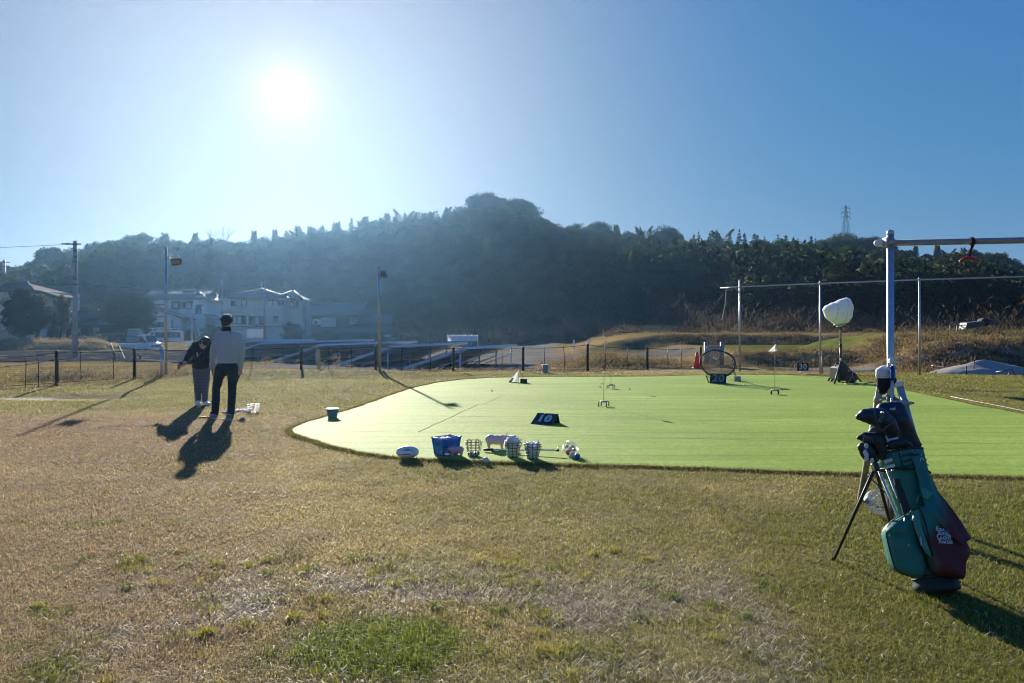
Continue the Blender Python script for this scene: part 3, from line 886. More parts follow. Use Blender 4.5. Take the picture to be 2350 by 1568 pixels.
# the big camphor trees on the highest point and the round ones to their right
def named_tree(name, label, cat, px, top, dpth, rad_px, seed, kind='broad', base=None, col=(.05, .075, .028), leaf=.34, per=60, ncl=110, bare=.30):
    an = math.atan((px - CX) / FP)
    x = (px - CX) * dpth / FP; y = dpth
    zb = terrz(x, y) if base is None else base
    zt = EYE + (HY - top) * dpth / FP
    H = zt - zb; Rr = rad_px * dpth / FP
    ch = H * (1 - bare)
    if kind == 'broad': cr = crown_broad(seed, Rr, ch, ncl, per, leaf, col=col)
    elif kind == 'cedar': cr = crown_cedar(seed, Rr, ch, ncl * per, leaf, col=col)
    else: cr = crown_bamboo(seed, Rr, ch, ncl * per, leaf, 7, col=col)
    cr[0][:, :, 2] += H * bare
    t = make_tree(name, label, cat, cr, trunk_mb(seed, H * .9, .035 * H + .05, 9, Rr * .8, max(.25, bare)))
    t.location = (x, y, zb)
    return t
named_tree('camphor_tree', 'tallest round-topped camphor tree crowning the hill, sky showing through', 'tree', 1118, 447, 204, 52, 401, ncl=64, per=150, bare=.36, leaf=.5, col=(.035, .05, .022))
named_tree('camphor_tree', 'broad camphor tree just right of the tallest tree on the hill', 'tree', 1190, 460, 203, 50, 402, bare=.3, per=110, leaf=.5, col=(.035, .05, .022))
named_tree('broadleaf_tree', 'dense dome-shaped tree on the crest sloping down right of the camphors', 'tree', 1372, 508, 202, 34, 403, bare=.3)
named_tree('broadleaf_tree', 'wide dark dome of a tree on the crest left of the conifer row', 'tree', 1526, 519, 202, 42, 404, bare=.3)
named_tree('broadleaf_tree', 'big dark spreading tree on the crest directly under the pylon', 'tree', 1940, 536, 200, 46, 405, bare=.3)
named_tree('broadleaf_tree', 'dark rounded tree on the crest between pylon and steel pipe', 'tree', 1995, 543, 200, 40, 406, bare=.3)
named_tree('broadleaf_tree', 'dark clumpy tree on the far left ridge left of the utility pole', 'tree', 118, 568, 170, 34, 407, bare=.3)
for px, top, lab in ((520, 512, 'tall bare winter tree branching above the crest, the larger of two'), (492, 524, 'smaller bare winter tree beside the tall leafless one on the crest')):
    d = 204; x = (px - CX) * d / FP; zb = terrz(x, d)
    t = T('bare_tree', lab, 'tree', (x, d, zb)); h = EYE + (HY - top) * d / FP - zb
    bare_tree_mb(px, h, .2, 5).build('trunk', M_TWIG, t)
# lit conifers standing out half way up the left slope
named_tree('cypress_tree', 'tall pale sunlit conifer standing out on the dark left slope', 'tree', 576, 584, 150, 17, 410, 'cedar', col=(.12, .14, .06), leaf=.3, bare=.15)
named_tree('cypress_tree', 'shorter pale conifer left of the tall sunlit one on the slope', 'tree', 545, 597, 148, 16, 411, 'cedar', col=(.11, .13, .055), leaf=.3, bare=.15)
named_tree('bamboo_plant', 'yellowish bamboo clump on the slope right of the pale conifers', 'bamboo', 608, 560, 152, 20, 412, 'bamboo', col=(.12, .12, .045), leaf=.3, bare=.1)
named_tree('bamboo_plant', 'yellow-green bamboo clump on the slope left of the utility pole', 'bamboo', 148, 608, 135, 24, 413, 'bamboo', col=(.14, .13, .045), leaf=.28, bare=.1)

# the wood covering the slope: one dense mass
def forest():
    r_ = rng(55)
    base = [crown_broad(500, 3.9, 6.4, 17, 44, .58), crown_broad(501, 3.5, 8.0, 18, 44, .58), crown_cedar(502, 1.9, 8.5, 620, .55), crown_bamboo(503, 2.2, 9, 620, .5), crown_broad(504, 4.4, 5.8, 20, 44, .60)]
    Q, Tn, Nn = [], [], []
    cnt = 0
    while cnt < 1150:
        px = r_.uniform(-120, 2470); an = math.atan((px - CX) / FP)
        d0 = np.interp(px, FXs, FYs)
        t = r_.random() ** .9
        r = d0 + 1.5 + t * (CREST_D - 12 - d0)
        x, y = r * math.sin(an), r * math.cos(an)
        z = terrz(x, y)
        if px > 2040: k = r_.choice(5, p=[.3, .15, .3, .0, .25])
        elif 1480 < px: k = r_.choice(5, p=[.22, .15, .35, .08, .2])
        else: k = r_.choice(5, p=[.25, .2, .1, .27, .18])
        q, tn, nn = base[k]
        s = r_.uniform(.75, 1.25) * (1.0 if t > .12 else .7)
        top = HY - (z + s * (7.6, 9.2, 8.8, 9.2, 6.8)[k] - EYE) * FP / y
        if top < np.interp(px, CXs, CYs) + 10: continue
        a = r_.uniform(0, 6.28)
        c_, s_ = math.cos(a), math.sin(a)
        M = np.array([[c_, -s_, 0], [s_, c_, 0], [0, 0, 1]]) * s
        Q.append(q @ M.T + np.array([x, y, z - .2 + (1.0 if k in (0, 1, 4) else 0)])); Nn.append(nn @ M.T)
        hue = np.array([r_.uniform(.75, 1.45), r_.uniform(.85, 1.2), r_.uniform(.7, 1.1)]) * r_.uniform(.30, 1.05) * np.array([.85, 1.0, 1.15])
        Tn.append(tn * hue)
        cnt += 1
    me = quads_mesh('forest', np.vstack(Q), np.vstack(Tn), nrm=np.vstack(Nn))
    return setp(link_mesh('forest', me, M_LEAF), 'dense dark mixed wood covering the slope of the hill', None, kind='stuff')
forest()

# trees and shrubs among the houses
named_tree('round_tree', 'large clipped dome-shaped evergreen beside the low tiled house', 'tree', 296, 667, 84, 62, 420, col=(.05, .065, .022), leaf=.22, ncl=150, per=90, bare=.22, base=-.3)
named_tree('conifer_tree', 'dark broad cone-shaped tree in front of the cream house', 'tree', 52, 655, 72, 46, 421, col=(.035, .04, .022), leaf=.2, ncl=130, per=80, bare=.12, base=-.2)
named_tree('red_leaf_tree', 'shrubby tree with reddish glinting leaves right of the dark cone tree', 'tree', 86, 668, 74, 30, 422, col=(.13, .075, .05), leaf=.16, ncl=80, per=60, bare=.2, base=-.2)
named_tree('palm_tree', 'yellowish fan palm like tree between cream house and utility pole', 'tree', 145, 667, 76, 22, 423, 'bamboo', col=(.17, .14, .045), leaf=.3, ncl=30, per=60, bare=.25, base=-.2)
named_tree('garden_tree', 'dark bushy garden tree left of the utility pole foot', 'tree', 140, 705, 78, 32, 424, col=(.04, .055, .025), leaf=.2, ncl=80, per=60, bare=.05, base=-.4)
named_tree('garden_tree', 'greenish leafy tree behind the pole above the low tiled roof', 'tree', 208, 690, 92, 34, 425, col=(.07, .085, .035), leaf=.24, ncl=80, per=60, bare=.1, base=-.4)
named_tree('garden_bush', 'dark hedge-like bush in front of the white house', 'bush', 405, 752, 92, 42, 426, col=(.04, .06, .03), leaf=.2, ncl=80, per=60, bare=.0, base=-.5)
named_tree('garden_bush', 'bush with bright glinting leaf tips beside the beige house', 'bush', 487, 744, 92, 28, 427, col=(.06, .075, .04), leaf=.2, ncl=80, per=60, bare=.0, base=-.5)
named_tree('garden_bush', 'low dark bush between the beige house and the dark tiled house', 'bush', 668, 738, 96, 28, 428, col=(.045, .065, .035), leaf=.2, ncl=70, per=60, bare=.0, base=-.5)
named_tree('garden_bush', 'wide dark bush before the lower wall of the dark tiled house', 'bush', 752, 764, 98, 48, 429, col=(.05, .06, .04), leaf=.2, ncl=90, per=60, bare=.0, base=-1.0)
named_tree('garden_bush', 'dark bush in front of the dark tiled house right of its middle', 'bush', 838, 768, 98, 36, 430, col=(.045, .055, .035), leaf=.2, ncl=80, per=60, bare=.0, base=-1.0)
for px, top, dd, sd_, lab in ((424, 708, 86, 1, 'thin bare garden tree left of the pale street pole'), (452, 716, 88, 2, 'thin bare garden tree right of the pale street pole')):
    x = (px - CX) * dd / FP
    t = T('bare_tree', lab, 'tree', (x, dd, -.55)); h = EYE + (HY - top) * dd / FP + .55
    bare_tree_mb(sd_, h * 1.25, .09, 5).build('trunk', M_TWIG, t)

# brushwood and weeds: banks, field margins
def brush():
    r_ = rng(91)
    Q, Tn = [], []
    def clumps(n, xy, size, col, leaf, flat=.7, per=90):
        for i in range(n):
            x, y = xy(); z = terrz(x, y); s = size * r_.uniform(.6, 1.3)
            p = r_.normal(size=(per, 3)) * np.array([s * .5, s * .5, s * .33 * flat]); p[:, 2] = np.abs(p[:, 2]) * 1.3
            ls = leaf * r_.uniform(.5, 1.6, per)
            up = np.tile([0, 0, .9], (per, 1)) + p * .4
            Q.append(leaf_quads(p + np.array([x, y, z - .05]), up, ls * 1.6, ls * .22, r_))
            Tn.append(np.array(col) * r_.uniform(.6, 1.35) * r_.uniform(.7, 1.3, (per, 1)))
    U = r_.uniform
    # thicket at the foot of the hill, right
    clumps(170, lambda: (lambda px, y: ((px - CX) * y / FP, y))(U(1560, 2460), U(68, 84)), 1.9, (.09, .065, .045), .30, .8, 150)
    clumps(60, lambda: (lambda px, y: ((px - CX) * y / FP, y))(U(1400, 2460), U(58, 70)), 1.1, (.13, .09, .05), .22, .7, 120)
    # centre, foot of the hill
    clumps(90, lambda: (lambda px, y: ((px - CX) * y / FP, y))(U(900, 1600), U(78, 96)), 2.6, (.075, .07, .05), .34, .9, 140)
    # right upper bank: reedy stalks
    clumps(30, lambda: (U(22, 28), U(36, 44)), 1.2, (.11, .085, .055), .14, 1.3, 110)
    setp(link_mesh('undergrowth', quads_mesh('undergrowth', np.vstack(Q), np.vstack(Tn)), M_LEAF), 'brown brushwood and reeds along the foot of the hill', None, kind='stuff')
    Q.clear(); Tn.clear()
    # straw on banks and the field
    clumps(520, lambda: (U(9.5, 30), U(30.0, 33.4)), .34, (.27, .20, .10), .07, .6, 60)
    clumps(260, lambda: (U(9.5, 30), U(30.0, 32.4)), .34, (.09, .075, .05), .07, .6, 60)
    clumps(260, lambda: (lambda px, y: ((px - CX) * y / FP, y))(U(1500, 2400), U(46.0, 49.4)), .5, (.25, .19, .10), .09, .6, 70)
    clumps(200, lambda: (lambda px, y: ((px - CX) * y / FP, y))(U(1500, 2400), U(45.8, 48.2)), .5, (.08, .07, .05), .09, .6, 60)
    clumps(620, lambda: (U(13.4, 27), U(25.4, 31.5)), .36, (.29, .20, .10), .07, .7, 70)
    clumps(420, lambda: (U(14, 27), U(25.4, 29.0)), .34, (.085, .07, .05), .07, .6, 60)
    clumps(170, lambda: (U(15.5, 27), U(28.5, 34)), .34, (.20, .19, .05), .07, .6, 80)
    clumps(260, lambda: (U(1.2, 7.5), U(28.8, 36)), .34, (.30, .21, .11), .07, .6, 70)
    clumps(60, lambda: (U(2, 7.0), U(28.9, 31)), .5, (.16, .15, .07), .08, .7, 70)
    # along the fence line
    def fl():
        x = U(-13, 8.2); return x, float(fence_y(x)) + abs(r_.normal(0, .18)) + .05
    clumps(420, fl, .26, (.42, .32, .20), .055, .6, 60)
    # weeds in the left field and the bank by the road
    clumps(170, lambda: (U(-18, -9.5), U(20.5, 31)), .45, (.30, .24, .12), .07, .6, 70)
    clumps(60, lambda: (lambda t: (-15.2 + t * 5.2 + U(-.3, .3), 24.2 + t * .6 + U(-.3, .3)))(U(0, 1)), .55, (.20, .17, .13), .07, .8, 90)
    clumps(120, lambda: (U(-52, -33.5), U(62.6, 66)), .8, (.42, .31, .17), .14, .6, 60)
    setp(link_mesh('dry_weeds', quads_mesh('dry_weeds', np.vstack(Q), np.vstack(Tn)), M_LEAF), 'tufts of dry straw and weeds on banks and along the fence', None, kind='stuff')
brush()
# ------------------------------------------------------------------ shared materials for built things
M_GALV = mat('galvanised_steel', (.50, .52, .53), rough=.42, metal=.85, var=.18, scale=14, bump=.08, bscale=60)
M_GALVD = mat('weathered_pipe', (.36, .36, .35), rough=.55, metal=.7, var=.25, scale=18, bump=.1, bscale=60)
M_ALU = mat('aluminium', (.70, .72, .74), rough=.45, metal=.55, var=.08)
M_CONC = mat('concrete', (.40, .40, .39), rough=.9, var=.15, scale=5, bump=.15, bscale=30)
M_BLACK = mat('black_plastic', (.018, .019, .020), rough=.5, var=.3, scale=20)
M_BLACKM = mat('black_metal', (.025, .025, .027), rough=.45, metal=.3, var=.3, scale=25)
M_WHITE = mat('white_plastic', (.78, .78, .76), rough=.5, var=.06, scale=10)
M_WOODP = mat('wooden_stake', (.33, .24, .15), rough=.9, var=.25, scale=12, stretch=(6, 6, 1))
M_TILE = mat('roof_tile', (.13, .135, .145), rough=.6, spec=.25, var=.22, scale=6, bump=.2, bscale=20)
M_TILEB = mat('brown_roof_tile', (.20, .15, .135), rough=.5, var=.22, scale=6)
M_DARKROOF = mat('dark_roof', (.05, .052, .056), rough=.95, spec=.05, var=.2, scale=6)
M_CREAM = mat('cream_wall', (.72, .65, .53), rough=.9, var=.07, scale=2)
M_BEIGE = mat('beige_wall', (.62, .57, .48), rough=.9, var=.07, scale=2)
M_PALE = mat('pale_wall', (.82, .80, .78), rough=.9, var=.07, scale=2)
M_DARKW = mat('charred_wood_wall', (.055, .048, .042), rough=.85, var=.3, scale=5, stretch=(8, 8, 1))
M_GLASS = mat('window_glass', (.03, .04, .05), rough=.08, spec=.8, var=.1)
M_CURT = mat('window_curtain', (.50, .52, .53), rough=.7, var=.15, scale=6, stretch=(6, 6, .6))
M_TRIM = mat('brown_trim', (.13, .075, .055), rough=.7)
M_FRAMEW = mat('window_frame', (.62, .62, .60), rough=.5)
M_FRAMED = mat('dark_window_frame', (.05, .045, .04), rough=.5)
M_CAR = mat('white_car_paint', (.72, .73, .74), rough=.25, coat=.5, var=.03)
M_RUBBER = mat('rubber', (.02, .02, .02), rough=.85)
M_WIRE = mat('power_line', (.03, .03, .032), rough=1.0, spec=0.0)
M_SOLAR = mat('solar_panel', (.03, .035, .05), rough=.5, spec=.2, var=.1, scale=3)
M_SOLARB = mat('panel_underside', (.60, .59, .56), rough=.8, var=.15, scale=2)

# ------------------------------------------------------------------ buildings
def at(px, d): return (px - CX) * d / FP
def zz(py, d): return EYE - (py - HY) * d / FP
def roof_gable(mb, x0, x1, y0, y1, z, h, ov=.35, th=.14, axis='x', ribs=True, pitch_n=None):
    """gable roof; ridge along axis"""
    if axis == 'x':
        ym = (y0 + y1) / 2
        A = [(x0 - ov, y0 - ov, z), (x1 + ov, y0 - ov, z), (x1 + ov, ym, z + h), (x0 - ov, ym, z + h)]
        B = [(x0 - ov, y1 + ov, z), (x1 + ov, y1 + ov, z), (x1 + ov, ym, z + h), (x0 - ov, ym, z + h)]
        mb.slab(A, th, (0, -h, (y1 - y0) / 2)); mb.slab(B, th, (0, h, (y1 - y0) / 2))
        if ribs:
            n = int((x1 - x0 + 2 * ov) / .33)
            for i in range(n + 1):
                x = x0 - ov + (x1 - x0 + 2 * ov) * i / n
                mb.tube([(x, y0 - ov - .02, z + th + .02), (x, ym, z + h + th + .03)], .055, 6)
        mb.tube([(x0 - ov, ym, z + h + th + .05), (x1 + ov, ym, z + h + th + .05)], .13, 8)
        for x in (x0 - ov, x1 + ov): mb.box((x, ym, z + h + th + .18), (.2, .25, .36))
    else:
        xm = (x0 + x1) / 2
        A = [(x0 - ov, y0 - ov, z), (x0 - ov, y1 + ov, z), (xm, y1 + ov, z + h), (xm, y0 - ov, z + h)]
        B = [(x1 + ov, y0 - ov, z), (x1 + ov, y1 + ov, z), (xm, y1 + ov, z + h), (xm, y0 - ov, z + h)]
        mb.slab(A, th, (-h, 0, (x1 - x0) / 2)); mb.slab(B, th, (h, 0, (x1 - x0) / 2))
        mb.tube([(xm, y0 - ov, z + h + th + .05), (xm, y1 + ov, z + h + th + .05)], .12, 8)
def roof_hip(mb, x0, x1, y0, y1, z, h, ridge=.3, ov=.45, ribs=True):
    xm0 = x0 + (x1 - x0) * (.5 - ridge / 2); xm1 = x0 + (x1 - x0) * (.5 + ridge / 2); ym = (y0 + y1) / 2
    a, b, c, d = (x0 - ov, y0 - ov, z), (x1 + ov, y0 - ov, z), (x1 + ov, y1 + ov, z), (x0 - ov, y1 + ov, z)
    e, f = (xm0, ym, z + h), (xm1, ym, z + h)
    for P in ((a, b, f, e), (b, c, f), (c, d, e, f), (d, a, e)):
        mb.add(list(P), [tuple(range(len(P)))], False)
    mb.add([a, b, c, d], [(3, 2, 1, 0)], False)
    mb.box(((x0 + x1) / 2, y0 - ov, z - .06), (x1 - x0 + 2 * ov, .12, .16))
    mb.box((x0 - ov, ym, z - .06), (.12, y1 - y0 + 2 * ov, .16)); mb.box((x1 + ov, ym, z - .06), (.12, y1 - y0 + 2 * ov, .16))
    for P in ((a, e), (b, f), (c, f), (d, e), (e, f)): mb.tube([P[0], P[1]], .13, 6)
    if ribs:
        n = int((x1 - x0) / .36)
        for i in range(1, n):
            x = x0 - ov + (x1 - x0 + 2 * ov) * i / n
            t = min(1, (x - a[0]) / (xm0 - a[0]) if x < xm0 else ((b[0] - x) / (b[0] - xm1) if x > xm1 else 1))
            mb.tube([(x, a[1], z + .02), (x, a[1] + (ym - a[1]) * t, z + h * t + .02)], .05, 5)
def window(par, x0, x1, z0, z1, y, panes=2, lit=None, frame=M_FRAMED, name='window'):
    """recess frame, panes as children"""
    mb = MB(); w = .06
    for (cx, cz, sx, sz) in (((x0 + x1) / 2, z1, x1 - x0 + .1, .09), ((x0 + x1) / 2, z0, x1 - x0 + .16, .09)):
        mb.box((cx, y - .05, cz), (sx, .14, sz))
    zs = (z1 - z0) - .09
    for i in range(panes + 1):
        x = x0 + (x1 - x0) * i / panes
        mb.box((x, y - .045, (z0 + z1) / 2), (w, .12, zs))
    f = mb.build(name, frame, par)
    for i in range(panes):
        a = x0 + (x1 - x0) * i / panes + w / 2; b = x0 + (x1 - x0) * (i + 1) / panes - w / 2
        p = MB(); p.box(((a + b) / 2, y - .01, (z0 + z1) / 2), (b - a, .03, zs))
        p.build('pane', M_CURT if lit and lit[i] else M_GLASS, f)
    return f
def wallbox(mb, x0, x1, y0, y1, z0, z1): mb.box(((x0 + x1) / 2, (y0 + y1) / 2, (z0 + z1) / 2), (x1 - x0, y1 - y0, z1 - z0))

def house_beige():
    d = 100.0
    X = lambda zx: at((860 + zx / 2.9375) / 1.7165, d); Z = lambda zy: zz((1100 + zy / 2.9375) / 1.7165, d)
    t = T('house', 'beige two-storey house with a wide hipped roof behind the taller man', 'house', (0, d, 0))
    w = MB(); x0, x1, x2 = X(40), X(752), X(888)
    wallbox(w, x0, x1, 0, 7, -.9, Z(212)); wallbox(w, x1 + .003, x2, 2.2, 8, -.9, Z(215))
    w.build('wall', M_BEIGE, t)
    r = MB(); roof_hip(r, x0 + .2, x1, 0, 7, Z(210), Z(100) - Z(210) , .02, .5, True); roof_hip(r, x1 - 2, x2, 2.4, 8, Z(225), 1.2, .1, .4, False)
    r.build('roof', M_TILE, t)
    b = MB(); b.box(((x0 + x1) / 2, -.08, Z(322)), (x1 - x0 + .2, .16, .22)); b.box(((x1 + x2) / 2, 2.1, Z(340)), (x2 - x1, .2, .2)); b.box((X(85), -.35, Z(362)), (X(135) - X(36), .7, Z(320) - Z(405)))
    b.build('belt_course', M_BEIGE, t)
    for (a, bb, c, e, n, l) in ((150, 325, 245, 314, 3, (0, 1, 1)), (565, 750, 246, 318, 3, (1, 1, 0)), (165, 322, 425, 520, 3, (1, 1, 0)), (358, 535, 428, 528, 3, (0, 1, 0)), (645, 692, 428, 494, 1, (0,))):
        window(t, X(a), X(bb), Z(e), Z(c), 0, n, l)
    window(t, X(770), X(880), Z(328), Z(252), 2.2, 3, (1, 0, 0))
    tr = MB()
    for (a, bb, c, e) in ((155, 332, 415, 532), (348, 545, 418, 540)):
        for zc in (c, e): tr.box(((X(a) + X(bb)) / 2, -.12, Z(zc)), (X(bb) - X(a), .24, .14))
        for xc in (a, bb): tr.box((X(xc), -.12, (Z(c) + Z(e)) / 2), (.14, .24, Z(c) - Z(e) - .15))
    tr.build('window_surround', M_CREAM, t)
    rl = MB(); rl.box(((x0 + x1) / 2, -.5, Z(545)), (x1 - x0, .06, .08)); rl.build('terrace_rail', M_FRAMED, t)
house_beige()

def house_dark():
    d = 110.0
    X = lambda zx: at((860 + zx / 2.9375) / 1.7165, d); Z = lambda zy: zz((1100 + zy / 2.9375) / 1.7165, d)
    t = T('house', 'dark timber house with stacked grey tiled roofs and a white framed window', 'house', (0, d, 0))
    w = MB()
    wallbox(w, X(1060), X(1590), 2, 7, -1.5, Z(408)); wallbox(w, X(1592), X(1960), 2.6, 7.5, -1.5, Z(512)); wallbox(w, X(960), X(2000), .6, 6, -1.5, Z(628))
    w.build('wall', M_DARKW, t)
    r = MB()
    roof_gable(r, X(1045), X(1600), 2, 7, Z(412), (Z(318) - Z(412)) * 1.25, .45)
    roof_gable(r, X(1640), X(1945), 2.6, 7.4, Z(518), (Z(440) - Z(518)) * 1.25, .4)
    r.build('roof', M_TILE, t)
    lr = MB()
    z0, z1 = Z(622), Z(560)
    lr.slab([(X(885), -.4, z0), (X(2060), -.4, z0), (X(1915), 2.4, z1), (X(1085), 2.4, z1)], .14, (0, -.3, 1))
    for i in range(40):
        f = i / 39; lr.tube([(X(885 + f * 1175), -.45, z0 + .17), (X(1085 + f * 830), 2.4, z1 + .17)], .05, 5)
    lr.tube([(X(1085), 2.4, z1 + .2), (X(1920), 2.4, z1 + .2)], .11, 6)
    lr.slab([(X(1930), .5, Z(560)), (X(2130), .5, Z(625)), (X(2130), 4, Z(625)), (X(1930), 4, Z(560))], .12, (.3, 0, 1))
    for i in range(9): lr.tube([(X(1930), .6 + i * .4, Z(560) + .15), (X(2130), .6 + i * .4, Z(625) + .15)], .05, 5)
    lr.build('lower_roof', M_TILE, t)
    window(t, X(1150), X(1315), Z(545), Z(445), 2, 2, (1, 1), M_FRAMEW)
    window(t, X(1500), X(1574), Z(510), Z(450), 2, 2, (0, 0), M_FRAMEW)
    ac = MB(); ac.box((X(1102), 1.75, Z(495)), (1.15, .5, .75), ch=.05); a = ac.build('air_conditioner', M_PALE, t)
    f = MB(); f.lathe([(.28, 0), (.28, .03), (.05, .05)], 16, Matrix.Translation((X(1095), 1.5, Z(495))) @ Matrix.Rotation(R(90), 4, 'X')); f.build('fan_grille', M_FRAMED, a)
    pc = MB(); pc.slab([(X(1900), .2, Z(650)), (X(2010), .2, Z(632)), (X(2000), .2, Z(668)), (X(1925), .2, Z(668))], .1, (0, -1, 0))
    pc.slab([(X(2080), 0, Z(640)), (X(2290), 0, Z(658)), (X(2290), 3, Z(650)), (X(2080), 3, Z(632))], .1, (0, 0, 1)); pc.build('porch_roof', M_ALU, t)
    pp = MB()
    for x in (2030, 2060, 2110, 2180, 2290): pp.box((X(x), .15, (Z(660) - 1.5) / 2), (.12, .12, Z(660) + 1.5))
    pp.build('porch_post', M_DARKW, t)
house_dark()

def house_white():
    d = 106.0
    X = lambda zx: at(221.4 + zx / 8.404, d); Z = lambda zy: zz(652.5 + zy / 8.404, d)
    t = T('house', 'white two-storey house with tiled gable roof and brown trim behind the parked vehicles', 'house', (0, d, 0))
    w = MB(); wallbox(w, X(950), X(2100), 0, 6.5, -.9, Z(300))
    xm = X(1980); w.slab([(X(1840), 0, Z(300)), (X(2105), 0, Z(300)), (X(1990), 0, Z(190))], .2, (0, 1, 0))
    wallbox(w, X(1100), X(1830), -3.2, -.003, -.9, Z(600))
    w.slab([(X(1085), -3.2, Z(600)), (X(1830), -3.2, Z(600)), (X(1240), -3.2, Z(490))], .2, (0, 1, 0))
    w.build('wall', M_PALE, t)
    r = MB(); roof_gable(r, X(920), X(1990), 0, 6.5, Z(300), (Z(150) - Z(300)) * 1.15, .5)
    r.slab([(X(1985), -.5, Z(160)), (X(2180), -.5, Z(315)), (X(2180), 6, Z(315)), (X(1985), 6, Z(160))], .14, (.5, 0, 1))
    r.slab([(X(1985), -.5, Z(160)), (X(1860), -.5, Z(305)), (X(1860), -.3, Z(305)), (X(1985), -.3, Z(160))], .14, (-.5, 0, 1))
    r.build('roof', M_TILE, t)
    lr = MB(); lr.slab([(X(1240), -3.7, Z(465)), (X(1935), -3.7, Z(690)), (X(1935), .2, Z(690)), (X(1240), .2, Z(465))], .14, (.3, 0, 1))
    lr.slab([(X(1240), -3.7, Z(465)), (X(1060), -3.7, Z(570)), (X(1060), .2, Z(570)), (X(1240), .2, Z(465))], .14, (-.5, 0, 1))
    lr.tube([(X(1240), -3.8, Z(455)), (X(1240), .2, Z(455))], .14, 6)
    lr.slab([(X(2095), -.6, Z(600)), (X(2345), -.6, Z(680)), (X(2345), 3, Z(680)), (X(2095), 3, Z(600))], .14, (.3, 0, 1))
    lr.build('lower_roof', M_TILEB, t)
    tr = MB()
    tr.box((X(1185), -.1, Z(392)), (X(1330) - X(1040), .2, .22)); tr.box((X(1650), -.1, Z(340)), (X(1840) - X(1420), .2, .2)); tr.box((X(1650), -.1, Z(470)), (X(1840) - X(1460), .16, .1))
    for x in (1460, 1835): tr.box((X(x), -.08, Z(405)), (.12, .16, Z(350) - Z(462)))
    tr.box((X(1340), -3.28, Z(630)), (X(1520) - X(1180), .14, .12)); tr.box((X(1660), -3.28, Z(770)), (.1, .14, Z(700) - Z(860)))
    tr.build('trim', M_TRIM, t)
    window(t, X(1475), X(1690), Z(462), Z(358), 0, 2, (1, 0), M_FRAMED); window(t, X(1705), X(1825), Z(462), Z(358), 0, 1, (1,), M_FRAMED)
    window(t, X(1060), X(1200), Z(505), Z(405), 0, 1, (1,), M_FRAMED); window(t, X(1915), X(2045), Z(560), Z(398), 0, 1, (0,), M_FRAMED); window(t, X(1375), X(1492), Z(820), Z(735), -3.2, 1, (0,), M_FRAMED)
    sh = MB(); sh.box((X(2078), -.12, Z(492)), (.62, .24, Z(415) - Z(568))); sh.build('shutter_box', M_PALE, t)
house_white()

def house_cream():
    d = 86.0
    X = lambda zx: at(zx / 8.972, d); Z = lambda zy: zz(640.8 + zy / 8.972, d)
    t = T('house', 'cream house with a dark hipped roof at the left end behind the cone-shaped tree', 'house', (0, d, 0))
    w = MB(); wallbox(w, X(-420), X(920), 0, 7, -.6, Z(255)); wallbox(w, X(905), X(1030), 1.2, 6, Z(585), Z(385)); w.build('wall', M_CREAM, t)
    r = MB(); roof_hip(r, X(-420), X(640), 0, 7, Z(245), Z(20) - Z(245), .1, .6, False)
    r.slab([(X(560), -.5, Z(262)), (X(860), -.5, Z(262)), (X(1150), .8, Z(388)), (X(1150), 5, Z(388)), (X(860), 6, Z(250)), (X(560), 6, Z(250))], .16, (.2, 0, 1))
    r.build('roof', M_DARKROOF, t)
    lr = MB(); lr.slab([(X(900), -.8, Z(580)), (X(1250), -.8, Z(690)), (X(1250), 3, Z(690)), (X(900), 3, Z(580))], .14, (.3, 0, 1))
    lr.slab([(X(960), -3.0, Z(815)), (X(1260), -3.0, Z(815)), (X(1230), -.9, Z(672)), (X(840), -.9, Z(672))], .12, (0, -.4, 1))
    for i in range(9): lr.tube([(X(975 + i * 34), -3.02, Z(812) + .14), (X(880 + i * 42), -.9, Z(672) + .14)], .06, 5)
    lr.build('lower_roof', M_TILE, t)
    window(t, X(-60), X(105), Z(480), Z(310), 0, 2, (1, 1), M_FRAMEW); window(t, X(-80), X(100), Z(930), Z(800), 0, 2, (0, 0), M_FRAMEW)
    s = MB(); s.box((X(20), -.2, Z(945)), (X(110) - X(-70), .4, .16)); s.box((X(60), -.35, Z(1035)), (X(420) - X(-300), .7, .16)); s.build('veranda', M_CREAM, t)
house_cream()

def house_low():
    d = 90.0
    X = lambda zx: at(zx / 8.972, d); Z = lambda zy: zz(640.8 + zy / 8.972, d)
    t = T('house', 'low dark single-storey house with grey tiled roof between utility pole and domed tree', 'house', (0, d, 0))
    w = MB(); wallbox(w, X(1480), X(2650), 0, 7, -.7, Z(900)); w.build('wall', M_DARKW, t)
    r = MB(); r.slab([(X(1500), -1, Z(835)), (X(1640), -1, Z(845)), (X(1890), 1.6, Z(765)), (X(1800), 3.5, Z(692)), (X(1500), 3.5, Z(690))], .14, (0, -.4, 1))
    for i in range(12): r.tube([(X(1500 + i * 32), -1 + max(0, i - 4) * .3, Z(838 - max(0, i - 4) * 9) + .16), (X(1490 + i * 27), 3.4, Z(694) + .16)], .06, 5)
    r.slab([(X(1480), -.9, Z(945)), (X(2700), -.9, Z(945)), (X(2500), 3.5, Z(800)), (X(1560), 3.5, Z(800))], .14, (0, -.3, 1))
    for i in range(34): r.tube([(X(1480 + i * 36.5), -.95, Z(945) + .16), (X(1570 + i * 28), 3.5, Z(800) + .16)], .05, 5)
    r.build('roof', M_TILE, t)
    window(t, X(1930), X(2035), Z(1082), Z(1008), 0, 2, (1, 1), M_FRAMEW); window(t, X(1605), X(1650), Z(1080), Z(1008), 0, 1, (1,), M_FRAMEW)
house_low()

